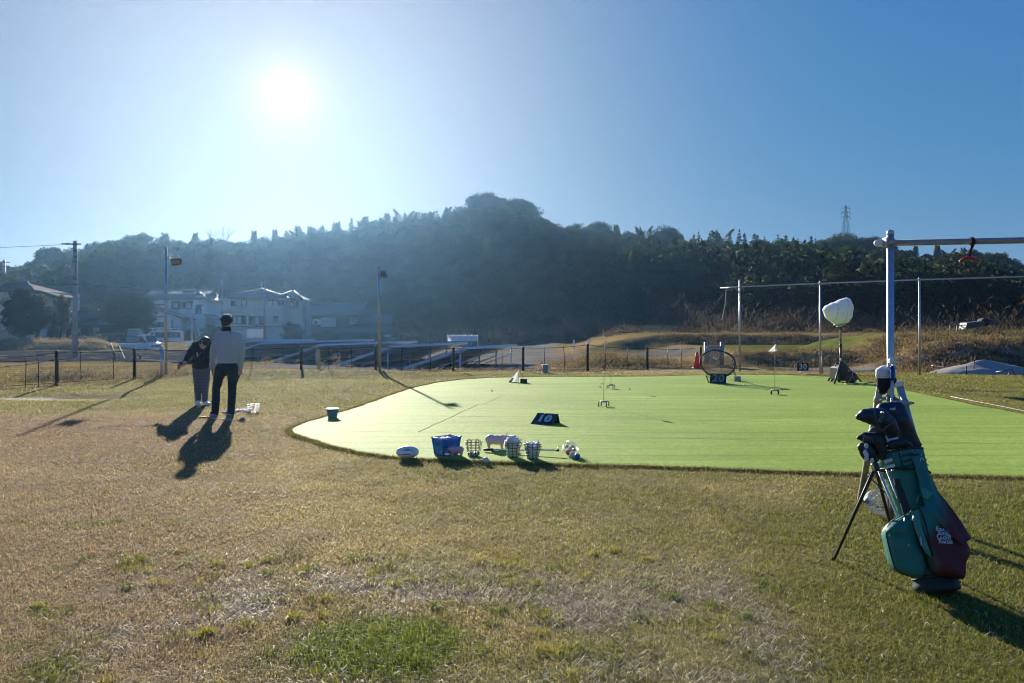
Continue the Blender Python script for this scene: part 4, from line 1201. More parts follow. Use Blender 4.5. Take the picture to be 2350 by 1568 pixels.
def walls():
    d = 84.0
    t = T('stone_wall', 'low grey stone retaining wall running behind the white pickup', 'wall', (0, d, 0))
    m = MB(); m.box((at(225, d), 0, .05), (at(330, d) - at(110, d), .5, 1.6)); m.box((at(225, d), -.02, .9), (at(330, d) - at(110, d) + .2, .62, .12))
    m.build('masonry', mat('stone_wall', (.17, .165, .155), rough=.95, var=.45, scale=2.2, bump=.6, bscale=5), t)
    d = 80.0
    t = T('block_wall', 'short pale concrete wall panel on the stone wall under the domed tree', 'wall', (0, d, 0))
    m = MB(); m.box(((at(293, d) + at(327, d)) / 2, 0, (zz(758, d) + zz(772, d)) / 2), (at(327, d) - at(293, d), .18, zz(758, d) - zz(772, d)))
    m.box(((at(293, d) + at(327, d)) / 2, .02, zz(790, d)), (at(329, d) - at(291, d), .3, zz(772, d) - zz(806, d)))
    m.build('panel', M_CONC, t)
    c = MB(); c.box(((at(296, d) + at(320, d)) / 2, 0, zz(757, d) + .06), (at(320, d) - at(296, d), .4, .12)); c.build('coping', M_CREAM, t)
walls()

# ------------------------------------------------------------------ vehicles
def wheel(par, c, r=.27, w=.17, rot=None):
    m = MB(); M_ = Matrix.Translation(c) @ Matrix.Rotation(R(90), 4, 'X')
    m.lathe([(r * .55, -w / 2), (r * .92, -w / 2), (r, -w * .3), (r, w * .3), (r * .92, w / 2), (r * .55, w / 2)], 20, M_)
    o = m.build('wheel', M_RUBBER, par)
    k = MB(); k.lathe([(0, -w * .35), (r * .5, -w * .42), (r * .56, -w * .5), (r * .58, w * .5), (0, w * .35)], 16, M_); k.build('rim', M_GALV, o)
def loft_x(mb, prof, y0, y1, ch=.05):
    """side outline (x,z) extruded across y with a softened edge"""
    n = len(prof); cx = sum(p[0] for p in prof) / n; cz = sum(p[1] for p in prof) / n
    def ins(p, k): return (p[0] + (cx - p[0]) * k, p[1] + (cz - p[1]) * k)
    rows = []
    for y, k in ((y0, .05), (y0 + ch, 0), (y1 - ch, 0), (y1, .05)):
        rows.append([(ins(p, k)[0], y, ins(p, k)[1]) for p in prof])
    mb.grid(rows, False, True)
    mb.add(rows[0], [tuple(range(n))], False); mb.add(rows[-1], [tuple(reversed(range(n)))], False)
def pickup():
    d = 66.0
    t = T('pickup_truck', 'small white flatbed pickup truck parked at the left beside the van', 'truck', (at(322, d), d, -.70), rz=R(-14))
    b = MB()
    loft_x(b, [(.28, .42), (1.58, .42), (1.60, .85), (1.50, .98), (1.16, 1.10), (.86, 1.68), (.30, 1.70)], -.70, .70)
    b.box((-.7, 0, .48), (1.95, 1.2, .14)); b.build('cab', M_CAR, t)
    bd = MB(); bd.box((-.72, 0, .62), (1.95, 1.4, .06))
    for y in (-.69, .69): bd.box((-.72, y, .79), (1.95, .04, .28))
    for x in (-1.69, .24): bd.box((x, 0, .79), (.04, 1.42, .28))
    bd.build('cargo_bed', M_CAR, t)
    g = MB(); g.add([(1.18, -.60, 1.12), (1.18, .60, 1.12), (.91, .56, 1.62), (.91, -.56, 1.62)], [(0, 1, 2, 3)], False, Matrix.Translation((.035, 0, .02))); g.build('windscreen', M_GLASS, t)
    for y, s in ((-.708, 1), (.708, -1)):
        w = MB(); w.add([(.40, y, 1.08), (1.02, y, 1.08), (.80, y, 1.56), (.40, y, 1.56)], [(0, 1, 2, 3)], False); w.build('side_window', M_GLASS, t)
    for y in (-.5, .5):
        h = MB(); h.box((1.59, y, .74), (.06, .26, .16), ch=.02); h.build('headlight', M_GLASS, t)
    bp = MB(); bp.box((1.60, 0, .46), (.12, 1.42, .16), ch=.03); bp.build('bumper', M_CAR, t)
    gl = MB(); gl.box((1.585, 0, .74), (.04, .62, .12)); gl.build('grille', M_BLACK, t)
    for x in (-1.02, 1.10):
        for y in (-.62, .62): wheel(t, (x, y, .27))
    mm = MB(); mm.box((1.10, -.82, 1.12), (.10, .16, .2), ch=.03); mm.build('mirror', M_BLACK, t)
pickup()
def van():
    d = 86.0
    t = T('van', 'white van with a roof rack parked behind the small pickup', 'van', (at(377, d), d, -.62), rz=R(28))
    b = MB(); loft_x(b, [(-1.95, .35), (1.95, .35), (1.98, 1.0), (1.90, 1.9), (1.75, 1.98), (-1.0, 1.98), (-1.45, 1.85), (-1.9, 1.12)], -.85, .85, .08); b.build('body', M_CAR, t)
    for y in (-.858, .858):
        w = MB(); w.add([(-1.0, y, 1.15), (1.55, y, 1.15), (1.50, y, 1.75), (-1.0, y, 1.75)], [(0, 1, 2, 3)], False); w.build('side_window', M_GLASS, t)
        w = MB(); w.add([(-1.75, y, 1.15), (-1.1, y, 1.15), (-1.1, y, 1.75), (-1.4, y, 1.75)], [(0, 1, 2, 3)], False); w.build('front_window', M_GLASS, t)
    w = MB(); w.add([(1.985, -.68, 1.12), (1.985, .68, 1.12), (1.93, .62, 1.78), (1.93, -.62, 1.78)], [(0, 1, 2, 3)], False, Matrix.Translation((.012, 0, 0))); w.build('rear_window', M_GLASS, t)
    for y in (-.74, .74):
        l = MB(); l.box((1.975, y, .86), (.05, .12, .34)); l.build('tail_light', mat('tail_light', (.35, .03, .02), rough=.3) if 'tail_light' not in bpy.data.materials else bpy.data.materials['tail_light'], t)
    p = MB(); p.box((1.99, 0, .62), (.03, .34, .17)); p.build('number_plate', M_WHITE, t)
    bu = MB(); bu.box((2.0, 0, .42), (.12, 1.66, .18), ch=.03); bu.build('bumper', M_BLACK, t)
    r = MB()
    for y in (-.62, .62): r.tube([(-1.5, y, 2.16), (1.75, y, 2.16)], .035, 6)
    for x in (-1.2, -.3, .6, 1.5): r.tube([(x, -.7, 1.98), (x, -.68, 2.16), (x, .68, 2.16), (x, .7, 1.98)], .03, 6)
    for y in (-.1, .2): r.tube([(-1.6, y, 2.22), (1.9, y, 2.22)], .03, 6)
    r.build('roof_rack', M_ALU, t)
    for x in (-1.25, 1.2):
        for y in (-.78, .78): wheel(t, (x, y, .31), .31, .18)
van()

# ------------------------------------------------------------------ poles and wires
def utility_pole():
    d = 46.0; x = at(172, d)
    zb = terrz(x, d)
    t = T('utility_pole', 'tall grey concrete utility pole with a transformer can at the left', 'utility pole', (x, d, 0))
    m = MB(); m.tube([(0, 0, zb - .3), (0, 0, zz(553, d))], [.16, .105], 14); m.build('pole', M_CONC, t)
    c = MB(); z1 = zz(561, d)
    c.box((-.05, -.13, z1), (.95, .07, .07)); c.box((.0, -.15, zz(655, d) + .05), (1.5, .07, .07)); c.tube([(-.35, -.1, z1 - .22), (-.02, -.1, z1 - .26)], .03, 6); c.build('crossarm', M_BLACKM, t)
    i = MB()
    for q in (-.72, -.55, -.38): i.lathe([(.02, 0), (.05, .03), (.03, .06), (.05, .09), (.02, .12)], 8, Matrix.Translation((q, -.13, z1 + .02)) @ Matrix.Rotation(R(80), 4, 'Y'))
    i.build('insulator', M_BLACK, t)
    k = MB(); zt = zz(617, d); k.lathe([(0, 0), (.17, 0), (.18, .03), (.18, .5), (.15, .56), (0, .58)], 16, c=(-.42, -.05, zt - .45)); k.build('transformer', M_GALVD, t)
    b = MB()
    for q in (-.5, -.34): b.lathe([(.02, 0), (.045, .04), (.025, .08), (.04, .12), (.0, .14)], 8, c=(q, -.05, zt + .12))
    b.box((-.2, -.02, zt - .1), (.3, .06, .06)); b.box((-.2, -.02, zt - .35), (.3, .06, .06)); b.build('bushing', M_WHITE, t)
    cl = MB()
    for zc in (zz(600, d), zz(590, d), zz(640, d), zz(575, d)): cl.lathe([(.135, -.03), (.15, -.03), (.15, .03), (.135, .03)], 12, c=(0, 0, zc))
    cl.tube([(-.2, -.05, zt + .1), (-.16, -.15, zt - .2), (.1, -.2, zt - .5), (.13, -.15, zt - .2), (.12, -.12, zt + .4)], .015, 5); cl.build('cable', M_BLACKM, t)
    return x, d
UPX, UPD = utility_pole()
def sag(a, b, s, n=12):
    a, b = Vector(a), Vector(b)
    return [a.lerp(b, i / n) - Vector((0, 0, s * 4 * (i / n) * (1 - i / n))) for i in range(n + 1)]
def wire_thing(label, curves, r):
    m = MB()
    for c in curves: m.tube(c, r, 5)
    return setp(m.build('power_line', M_WIRE), label, 'power line')
wire_thing('thin overhead line running left from the utility pole out of the picture', [sag((UPX - .5, UPD - .13, zz(562, UPD)), (UPX - 26, UPD + 4, zz(562, UPD) + .25), .25)], .012)
def pole2():
    d = 88.0; x = at(607.5, d); zb = -.6
    t = T('street_pole', 'dark slim utility pole standing in front of the beige house', 'utility pole', (x, d, 0))
    m = MB(); m.tube([(0, 0, zb - .3), (0, 0, zz(646, d))], [.19, .13], 10); m.build('pole', M_GALVD, t)
    c = MB(); c.box((-.1, -.15, zz(652, d)), (.9, .1, .1)); c.box((.0, -.15, zz(674, d)), (2.0, .08, .08)); c.build('crossarm', M_BLACKM, t)
    i = MB()
    for z in (650, 655, 660): i.ell((-.3, -.15, zz(z, d)), (.1, .08, .08), 8, 6)
    i.build('insulator', M_WHITE, t)
    d3 = 95; x3 = at(510, d3)
    t3 = T('street_pole', 'thin pale pole with wires left of the beige house roof', 'utility pole', (x3, d3, 0))
    m = MB(); m.tube([(0, 0, -.9), (0, 0, zz(641, d3))], [.13, .09], 10); m.build('pole', M_GALVD, t3)
    i = MB()
    for z in (645, 651, 657): i.ell((-.02, -.14, zz(z, d3)), (.09, .08, .08), 8, 6)
    i.build('insulator', M_WHITE, t3)
    mw = mat('pale_power_line', (.16, .17, .19), rough=1.0, spec=0.0)
    cv = []
    for k, (za, zc) in enumerate(((654, 655), (658.5, 659), (664, 664.5))):
        cv.append(sag((x - .3, d - .15, zz(za, d)), (x3, d3 - .14, zz(zc - 1, d3)), .08))
    o = wire_thing('three pale wires strung between the two poles by the beige house', cv, .022); o.data.materials.clear(); o.data.materials.append(mw)
    cv = []
    for k, zc in enumerate((649, 655, 661)):
        cv.append(sag((x3, d3 - .14, zz(zc, d3)), (UPX + .75, UPD - .1, zz(652 + k * 2, UPD)), .5 + .3 * k))
    o = wire_thing('long sagging wires from the concrete pole across the slope to the houses', cv, .014); o.data.materials.clear(); o.data.materials.append(mw)
    cv = [sag((UPX + .75, UPD - .15, zz(657, UPD)), (at(303, 82), 82, zz(705, 82)), .3)]
    wire_thing('service wire dropping right from the utility pole into the domed tree', cv, .014)
    t4 = T('street_pole', 'thin dark pole rising left of the dark tiled house', 'utility pole', (at(701, 104), 104, 0))
    m = MB(); m.tube([(0, 0, -1), (0, 0, zz(686, 104))], [.13, .1], 8); m.build('pole', M_GALVD, t4)
    t5 = T('street_pole', 'small dark utility pole at the far left edge on the ridge', 'utility pole', (at(10, 120), 120, 0))
    m = MB(); m.tube([(0, 0, -.5), (0, 0, zz(597, 120))], [.2, .13], 8); m.build('pole', M_GALVD, t5)
    c = MB(); c.box((0, -.15, zz(603, 120)), (1.9, .1, .1)); c.box((0, -.15, zz(612, 120)), (1.6, .1, .1)); c.build('crossarm', M_BLACKM, t5)
    t6 = T('street_pole', 'pale straight pole between the bare garden trees by the white house', 'pole', (at(440, 78), 78, 0))
    m = MB(); m.tube([(0, 0, -.9), (0, 0, zz(716, 78))], [.13, .11], 10); m.build('pole', M_GALV, t6)
    cb = MB(); cb.box((0, .0, -.35), (.7, .5, .95), ch=.03); cb.build('base_box', M_PALE, t6)
    # guy wire with pale sleeve, and a leaning board near the concrete pole
    t7 = T('guy_wire', 'slanting guy wire with pale sleeve right of the utility pole', 'guy wire', (0, 0, 0))
    a = Vector((at(218, 47), 47, zz(690, 47))); b = Vector((at(272, 44), 44, -.55))
    m = MB(); m.tube([Vector((UPX + .1, UPD - .05, zz(628, UPD))), a, b], .01, 5); m.build('wire', M_WIRE, t7)
    m = MB(); m.tube([a.lerp(b, .68), b], .035, 8); m.build('sleeve', mat('tan_sleeve', (.40, .28, .18), rough=.7), t7)
    m = MB(); m.ell(a.lerp(b, .15), .06, 8, 6); m.build('insulator', M_WHITE, t7)
    a, b = Vector((at(273, 48), 48, zz(795.5, 48))), Vector((at(292, 43), 43, -.55))
    t8 = T('leaning_board', 'slanting brown timber prop near the pickup truck', 'timber')
    m = MB(); m.tube([a, b], .05, 4); m.build('beam', M_WOODP, t8)
pole2()

def pylon():
    d = 240.0; x = at(1940.5, d); top = zz(470, d); zb = zz(560, d)
    t = T('transmission_tower', 'steel lattice transmission tower above the ridge on the right', 'pylon', (x, d, 0))
    H = top - zb; m = MB()
    def hw(z): return np.interp(z, [0, .55, .75, 1], [1.4, .55, .33, .05])
    zs = [0, .1, .2, .3, .4, .5, .6, .68, .75, .82, .89, .95, 1]
    P = [[Vector((sx * hw(q), sy * hw(q), zb + q * H)) for sx, sy in ((-1, -1), (1, -1), (1, 1), (-1, 1))] for q in zs]
    for i in range(len(zs) - 1):
        for k in range(4):
            m.tube([P[i][k], P[i + 1][k]], .065, 4, cap=False); m.tube([P[i][k], P[i + 1][(k + 1) % 4]], .03, 4, cap=False); m.tube([P[i][(k + 1) % 4], P[i + 1][k]], .03, 4, cap=False)
    m.build('lattice', M_GALVD, t)
    a = MB()
    for q, w in ((.68, 1.5), (.80, 1.4), (.91, 1.2)):
        z = zb + q * H
        for s in (-1, 1):
            a.tube([(0, 0, z + .5), (s * w, 0, z)], .06, 4); a.tube([(0, 0, z), (s * w, 0, z)], .06, 4); a.tube([(s * w, 0, z), (s * w, 0, z - .8)], .07, 4)
    a.build('crossarm', M_GALVD, t)
pylon()

# ------------------------------------------------------------------ solar rows
def solar():
    rows = [(-1.88, 31.2, 6.9, 'nearest of the five solar panel rows, right-hand end past the fence'), (-5.41, 34.8, 9.4, 'solar panel row second from the fence, ending near the thin lamp pole'),
            (-9.47, 38.0, 11.3, 'middle row of solar panels in the yard behind the fence'), (-14.0, 43.0, 13.2, 'solar panel row fourth from the fence, partly behind the taller man'), (-17.2, 50.0, 8.0, 'farthest solar panel row, below the beige house')]
    u = Vector((.307, .952, 0)); s = Vector((-.952, .307, 0))
    for (x, y, L, lab) in rows:
        t = T('solar_array', lab, 'solar panels', (x, y, -.5), group='rows of solar panels')
        zh, zl, W = 1.22, .36, 2.75
        A = Vector((0, 0, zh)); B = s * W + Vector((0, 0, zl)); 
        p = MB(); n = (B - A).cross(u).normalized()
        if n.z < 0: n = -n
        p.slab([A, B, B + u * L, A + u * L], .05, n); p.build('panel', M_SOLARB, t)
        g = MB(); g.slab([A + n * .052 + u * .03, B + n * .052 + u * .03, B + n * .052 + u * (L - .03), A + n * .052 + u * (L - .03)], .006, n); g.build('panel_glass', M_SOLAR, t)
        e = MB(); e.tube([A - n * .0 - u * .05 + Vector((0, 0, -.05)), A + u * L + Vector((0, 0, -.05))], .05, 4); e.tube([A + Vector((0, 0, -.06)), B + Vector((0, 0, -.06))], .045, 4)
        k = max(2, int(L / 2.2))
        e.tube([A.lerp(B, .35) - n * .07, A.lerp(B, .35) - n * .07 + u * L], .035, 4); e.tube([B - Vector((0, 0, .05)), B + u * L - Vector((0, 0, .05))], .045, 4)
        e.build('edge_rail', M_ALU, t)
        for i in range(k + 1):
            q = u * (L * i / k * .98 + .06)
            a = A.lerp(B, .10) + q; b = A.lerp(B, .86) + q; 
            m = MB(); m.tube([Vector((a.x, a.y, -.1)), a - n * .04], .035, 6); m.build('post', M_ALU, t)
            m = MB(); m.tube([Vector((b.x, b.y, -.1)), b - n * .04], .035, 6); m.build('post', M_ALU, t)
            m = MB(); m.tube([Vector((a.x, a.y, .75)), Vector((b.x, b.y, .02))], .026, 6); m.build('brace', M_ALU, t)
    # bright flashing strips of sheet metal lying low between the rows
    sheet = mat('metal_edging', (.75, .76, .76), rough=.16, metal=.85, var=.1)
    for (a, b, dd, lab) in (((616, 852.5), (776, 838), -.30, 'long bright metal edging strip below the second solar row'), ((555, 843), (640, 832), -.35, 'bright metal strip right of the taller man, lower one'), ((655, 833.5), (683, 829.5), -.35, 'short bright metal strip among the solar posts'), ((555, 826), (601, 820.5), -.4, 'bright metal strip right of the taller man, upper one'), ((930, 851), (1000, 840), -.28, 'bright metal strip right of the thin lamp pole')):
        P, Q = G(a[0], a[1], dd), G(b[0], b[1], dd)
        m = MB(); rr = random.Random(int(a[0])); k = max(3, int((Q - P).length / .9))
        for i in range(k):
            p = P.lerp(Q, i / k); q = P.lerp(Q, (i + .93) / k); dz = rr.uniform(-.012, .012)
            m.slab([p + Vector((0, 0, dz)), q + Vector((0, 0, dz)), q + Vector((-.02, .14, .03 + dz)), p + Vector((-.02, .14, .03 + dz))], .02, (0, 0, 1))
        for f in (.1, .5, .9):
            p = P.lerp(Q, f); m.box((p.x, p.y + .07, p.z - .12), (.05, .05, .24))
        setp(m.build('metal_edging', sheet), lab, 'edging', 'bright metal strips in the solar yard')
solar()

# ------------------------------------------------------------------ fence and poles of the range
def fence():
    t = T('net_fence', 'low black post and net fence along the back edge of the lawn', 'fence')
    posts = [(-12.05, 20.35, zz(805, 20.35)), (-11.1, 22.6, zz(800, 22.6)), (at(691, 25.9), 25.9, zz(794.5, 25.9)), (at(862, 25.9), 25.9, zz(793, 25.9)), (at(1040, 27), 27, zz(797, 27)), (at(1200, 27.6), 27.6, zz(796, 27.6)), (at(1348, 27.1), 27.1, zz(789, 27.1)), (at(1485, 28.4), 28.4, zz(797, 28.4)), (at(1607.5, 29.6), 29.6, zz(796, 29.6))]
    for (x, y, z) in posts:
        m = MB(); zb = terrz(x, y); m.tube([(x, y, zb - .2), (x, y, z - .02), (x, y, z)], [.045, .045, .036], 10); m.build('post', M_BLACK, t)
    pts = [(-19, 18.2, .72), (-12.65, 19.2, .80)] + [(p[0], p[1], p[2] - .04) for p in posts]
    w = MB()
    top = []
    for i in range(len(pts) - 1): top += sag(pts[i], pts[i + 1], .05, 8)[:-1]
    w.tube(top, .010, 5); w.tube([(p.x, p.y, float(terr(p.x, p.y)) + .07) for p in top], .008, 5)
    for k in range(1, 14):
        f = k / 14
        w.tube([(p.x, p.y, p.z * f + (float(terr(p.x, p.y)) + .06) * (1 - f)) for p in top[::3]], .0022, 3, cap=False)
    w.build('net_wire', M_BLACKM, t)
    R2 = random.Random(4)
    for i in range(len(pts) - 1):
        for f in (.33, .66):
            p = Vector(pts[i]).lerp(Vector(pts[i + 1]), f + R2.uniform(-.05, .05)); zb = terrz(p.x, p.y)
            m = MB(); m.tube([(p.x, p.y, zb - .1), (p.x + R2.uniform(-.03, .03), p.y, (zb + p.z) / 2), (p.x + R2.uniform(-.04, .04), p.y, p.z)], .011, 6); m.build('thin_stake', M_BLACKM, t)
fence()
def floodlight(par, c, rot, w=.42, h=.30, name='floodlight'):
    M_ = Matrix.Translation(c) @ Euler(rot).to_matrix().to_4x4()
    m = MB(); m.box((0, 0, 0), (w, .12, h), M=M_, ch=.015); 
    for i in range(7): m.box((-w / 2 + w * (i + .5) / 7, .085, 0), (.012, .06, h * .8), M=M_)
    o = m.build(name, M_BLACKM, par)
    g = MB(); g.box((0, -.062, 0), (w - .07, .008, h - .07), M=M_); g.build('lens', mat('lamp_lens', (.33, .29, .22), rough=.3) if 'lamp_lens' not in bpy.data.materials else bpy.data.materials['lamp_lens'], o)
    return o
def lamp_poles():
    d = 24.0; x = at(380, d)
    t = T('floodlight_pole', 'tall steel pole with a square floodlight, left of the two people', 'lamp pole', (x, d, 0))
    m = MB(); m.tube([(0, 0, -.1), (.01, 0, zz(700, d)), (.02, 0, zz(568, d))], [.05, .042, .034], 12); m.build('pole', M_GALV, t)
    a = MB(); a.tube([(0, 0, zz(595, d)), (.12, -.03, zz(591, d)), (.22, -.04, zz(600, d))], .018, 6); a.build('bracket', M_BLACKM, t)
    floodlight(t, (at(406.5, d) - x, -.06, zz(601, d)), (R(15), R(-6), R(10)), .30, .215)
    s = MB(); x2 = at(374, d) - x; s.tube([(x2, -.1, -.1), (x2, -.1, zz(797, d))], .042, 12); s.ell((x2, -.1, zz(796.5, d)), .046, 12, 6); s.build('stub_post', M_GALV, t)
    c = MB(); c.tube([(x2, -.1, zz(806, d)), (.04, -.02, zz(806, d))], .02, 6); c.ell((.03, -.06, zz(806, d)), .035, 8, 6); c.build('clamp', M_GALV, t)
    d = 25.9; x = at(871, d)
    t = T('floodlight_pole', 'thin tall pole with small twin lamps behind the green left of centre', 'lamp pole', (x, d - .15, 0))
    m = MB(); m.tube([(.03, 0, -.1), (.01, 0, zz(700, d)), (-.02, 0, zz(615, d))], [.048, .042, .034], 12); m.build('pole', M_GALV, t)
    a = MB(); a.tube([(-.16, 0, zz(636, d)), (.16, 0, zz(636, d))], .014, 6); a.build('bracket', M_BLACKM, t)
    floodlight(t, (.13, -.05, zz(631, d)), (R(50), 0, R(-20)), .17, .13); 
    floodlight(t, (.20, .05, zz(634, d)), (R(20), 0, R(40)), .14, .11)
    # net frame on the right: three posts and one long pipe
    t = T('scaffold_pipe_goal', 'tall steel pipe frame of three posts under one long rail on the right', 'pipe frame')
    for px, d, base, top in ((1697, 27.5, .08, 642), (1881.5, 25.7, 0, 645), (2109.5, 23.8, 0, 637.5)):
        x = at(px, d); m = MB(); m.tube([(x, d, base - .2), (x, d, zz(top, d))], [.036, .030], 12); m.build('post', M_GALV, t)
        m = MB(); z = zz(813, d); m.lathe([(.04, -.03), (.05, -.03), (.05, .03), (.04, .03)], 10, c=(x, d, zz({1697: 658.5, 1881.5: 650.5, 2109.5: 642}[px], d))); m.ell((x - .04, d - .03, z), .022, 8, 6); m.build('clamp', M_GALV, t)
    r = MB(); P = [(at(1651, 28.1), 28.0, zz(661.5, 28.0)), (at(1697, 27.5), 27.44, zz(658.5, 27.44)), (at(1881.5, 25.7), 25.64, zz(650.5, 25.64)), (at(2109.5, 23.8), 23.74, zz(642, 23.74)), (16.6, 20.4, zz(627, 20.4))]
    r.tube(P, .024, 10); r.build('rail', M_GALV, t)
    h = MB(); R2 = random.Random(9)
    for i in range(46):
        f = R2.random() * 3.9; a = Vector(P[int(f)]).lerp(Vector(P[min(4, int(f) + 1)]), f - int(f)); h.tube([a, a + Vector((R2.uniform(-.05, .08), 0, -.05)), a + Vector((R2.uniform(.0, .12), 0, -.11))], .004, 4)
    a = Vector(P[0]).lerp(Vector(P[1]), .3); h.tube([a, a + Vector((-.03, 0, -.5)), a + Vector((-.14, 0, -1.1)), a + Vector((-.19, .02, -1.18))], .012, 5); h.build('net_tie', mat('tie_cord', (.45, .45, .40), rough=.9), t)
    s = MB(); s.tube([(at(1888, 25.7), 25.75, -.1), (at(1887, 25.7), 25.75, zz(806, 25.7))], .03, 8); s.build('stub_post', M_GALVD, t)
lamp_poles()

# ------------------------------------------------------------------ small distant things
def distant():
    # tunnel greenhouse
    d = 76.0; x0, x1 = at(1028, d), at(1096, d); zt, zb = zz(769, d), zz(795, d)
    t = T('tunnel_greenhouse', 'small white plastic tunnel greenhouse at the foot of the wood', 'greenhouse', (0, d, 0))
    m = MB(); rows = []
    for i in range(9):
        a = math.pi * i / 8; rows.append([(x, -math.cos(a) * .8, zz(783, d) + math.sin(a) * (zt - zz(783, d))) for x in np.linspace(x0, x1, 12)])
    m.grid(rows); m.build('cover', mat('greenhouse_film', (.62, .66, .68), rough=.4, trans=.3, var=.12, scale=3), t)
    h = MB()
    for x in np.linspace(x0, x1, 6):
        h.tube([(x, -.8, zb - .2), (x, -.8, zz(783, d))] + [(x, -math.cos(math.pi * i / 8) * .82, zz(783, d) + .02 + math.sin(math.pi * i / 8) * (zt - zz(783, d))) for i in range(9)] + [(x, .8, zb - .2)], .03, 5)
    h.build('hoop', M_GALV, t)
    s = MB(); s.box(((x0 + x1) / 2, -.78, (zz(783, d) + zb) / 2 - .1), (x1 - x0, .04, zz(783, d) - zb + .2)); s.build('skirt', mat('skirt_film', (.10, .16, .17), rough=.6), t)
    # white stakes in the middle field
    for i, (px, py, lab) in enumerate(((1316.5, 791, 'leftmost of three white field stakes behind the fence'), (1350.5, 790, 'middle one of three white field stakes behind the fence'), (1389.5, 793, 'rightmost of three white field stakes, above the red target disc'))):
        dd = 50; x = at(px, dd); z = terrz(x, dd); zt = zz(py - 7.5, dd)
        m = MB(); m.box((x, dd, (z + zt) / 2), (.10, .03, zt - z + .2)); setp(m.build('field_stake', M_WHITE), lab, 'stake', 'white stakes in the field')
    # teal tarpaulin
    d = 82.0; m = MB(); xa, xb = at(1598, d), at(1672, d); rows = []
    zb = terrz((xa + xb) / 2, d)
    for j in range(7):
        rows.append([((xa + (xb - xa) * i / 12), d - 1.2 + 2.4 * j / 6, zb - .2 + (zz(729, d) - zb + .3) * math.sin(math.pi * i / 12) ** .6 * math.sin(math.pi * (.12 + .76 * j / 6)) * (1 + .1 * math.sin(i * 2.1 + j))) for i in range(13)])
    m.grid(rows); setp(m.build('tarpaulin', mat('teal_tarp', (.04, .17, .20), rough=.5, var=.2, scale=2)), 'blue-green tarpaulin heap at the edge of the wood', 'tarpaulin')
    # white low barrier and thin stakes, far right
    d = 84.0; t = T('plot_fence', 'low pale sheet fence with thin stakes at the foot of the wood on the right', 'fence')
    m = MB(); x0, x1 = at(2062, d), at(2215, d); zb = terrz(x0, d)
    zt_ = max(zz(732, d), zb + .3); m.box(((x0 + x1) / 2, d, (zb + zt_) / 2), (x1 - x0, .06, zt_ - zb)); m.build('sheet', mat('pale_sheet', (.35, .42, .45), rough=.7), t)
    R2 = random.Random(12)
    for k in range(10):
        x = x0 + (x1 - x0) * (k + R2.random() * .7) / 10; m = MB(); m.tube([(x, d - .1, zb - .1), (x + R2.uniform(-.1, .1), d - .1, zt_ + R2.uniform(.4, 1.0))], .035, 5); m.build('stake', M_WHITE, t)
    # signal-white board and grey bin left of centre
    d = 70.0; t = T('notice_board', 'pale blank notice board below the beige house', 'board', (at(585, d), d, 0))
    m = MB(); m.box((0, 0, zz(765, d)), (1.5, .08, zz(755, d) - zz(775, d)), ch=.01); m.build('board', M_PALE, t)
    m = MB(); m.tube([(-.5, .06, -.8), (-.5, .06, zz(760, d))], .04, 6); m.tube([(.5, .06, -.8), (.5, .06, zz(760, d))], .04, 6); m.build('leg', M_GALV, t)
    # stake wrapped in yellow rope, among the solar rows
    d = 27.2; x = at(905, d)
    P = (501 + 1160 / 5.042); d = 27; x = at(P, d); t = T('wrapped_stake', 'thick stake wrapped in pale yellow cloth behind the fence', 'stake', (x, d, -.4))
    m = MB(); m.tube([(0, 0, -.1), (.01, 0, .8), (-.01, 0, zz(795, d) + .4)], [.03, .03, .025], 8); m.build('stake', M_WOODP, t)
    m = MB(); R2 = random.Random(2); n = 16; m.tube([(R2.uniform(-.012, .012), R2.uniform(-.012, .012), .25 + (zz(796, d) + .12) * i / n) for i in range(n + 1)], [.045 + .022 * abs(math.sin(i * 1.7)) for i in range(n + 1)], 8); m.build('cloth_wrap', mat('yellow_cloth', (.50, .44, .22), rough=.9, var=.2, scale=20), t)
    # withered seedling stems along the fence
    for k, (px, h) in enumerate(((609, .95), (640, .85), (688, .8), (744, .75), (772, 1.0), (800, .7))):
        d = 28.2; x = at(px, d); t = T('withered_plant', 'withered light brown stalk standing behind the fence near the solar rows', 'plant', (x, d, -.5), group='withered stalks behind the fence')
        r_ = rng(900 + k); p = r_.normal(size=(90, 3)) * np.array([.09, .09, .16]) + np.array([0, 0, h * .8]); ls = r_.uniform(.03, .09, 90)
        link_mesh('leaves', quads_mesh('leaves', leaf_quads(p, np.tile([0, 0, -.4], (90, 1)), ls, ls * .5, r_), np.tile([.46, .32, .22], (90, 1)) * r_.uniform(.6, 1.3, (90, 1))), M_LEAF, t)
        m = MB(); m.tube([(0, 0, -.1), (.02, 0, h * .5), (0, 0, h)], .008, 5); m.build('stem', M_TWIG, t)
    # road at the left with kerb
    z = -.60
    m = MB(); rows = []
    for i in range(25):
        x = -62 + i * 2.2; rows.append([(x, 40.5 + .10 * (x + 40) * 0, terrz(x, 40.5) + .03), (x, 47, terrz(x, 47) + .03), (x, 53, terrz(x, 53) + .03), (x, 61, terrz(x, 61) + .03)])
    m.grid(rows); setp(m.build('road', mat('asphalt', (.055, .057, .062), rough=1.0, spec=0.0, var=.25, scale=1.5)), 'asphalt lane at the left behind the fence', None, kind='structure')
    m = MB(); 
    m.box((-36, 40.3, -.50), (50, .22, .42)); setp(m.build('kerb', M_CONC), 'long concrete kerb along the near side of the lane', None, kind='structure')
    m = MB(); R2 = random.Random(6)
    for i in range(26):
        x = -24 + i * .62; s = R2.uniform(.3, .55); m.box((x, 33 + R2.uniform(-.2, .2) + i * .04, -.42 + R2.uniform(-.02, .03)), (s, .3, .12 + .1 * R2.random()), rz=R2.uniform(-.3, .3))
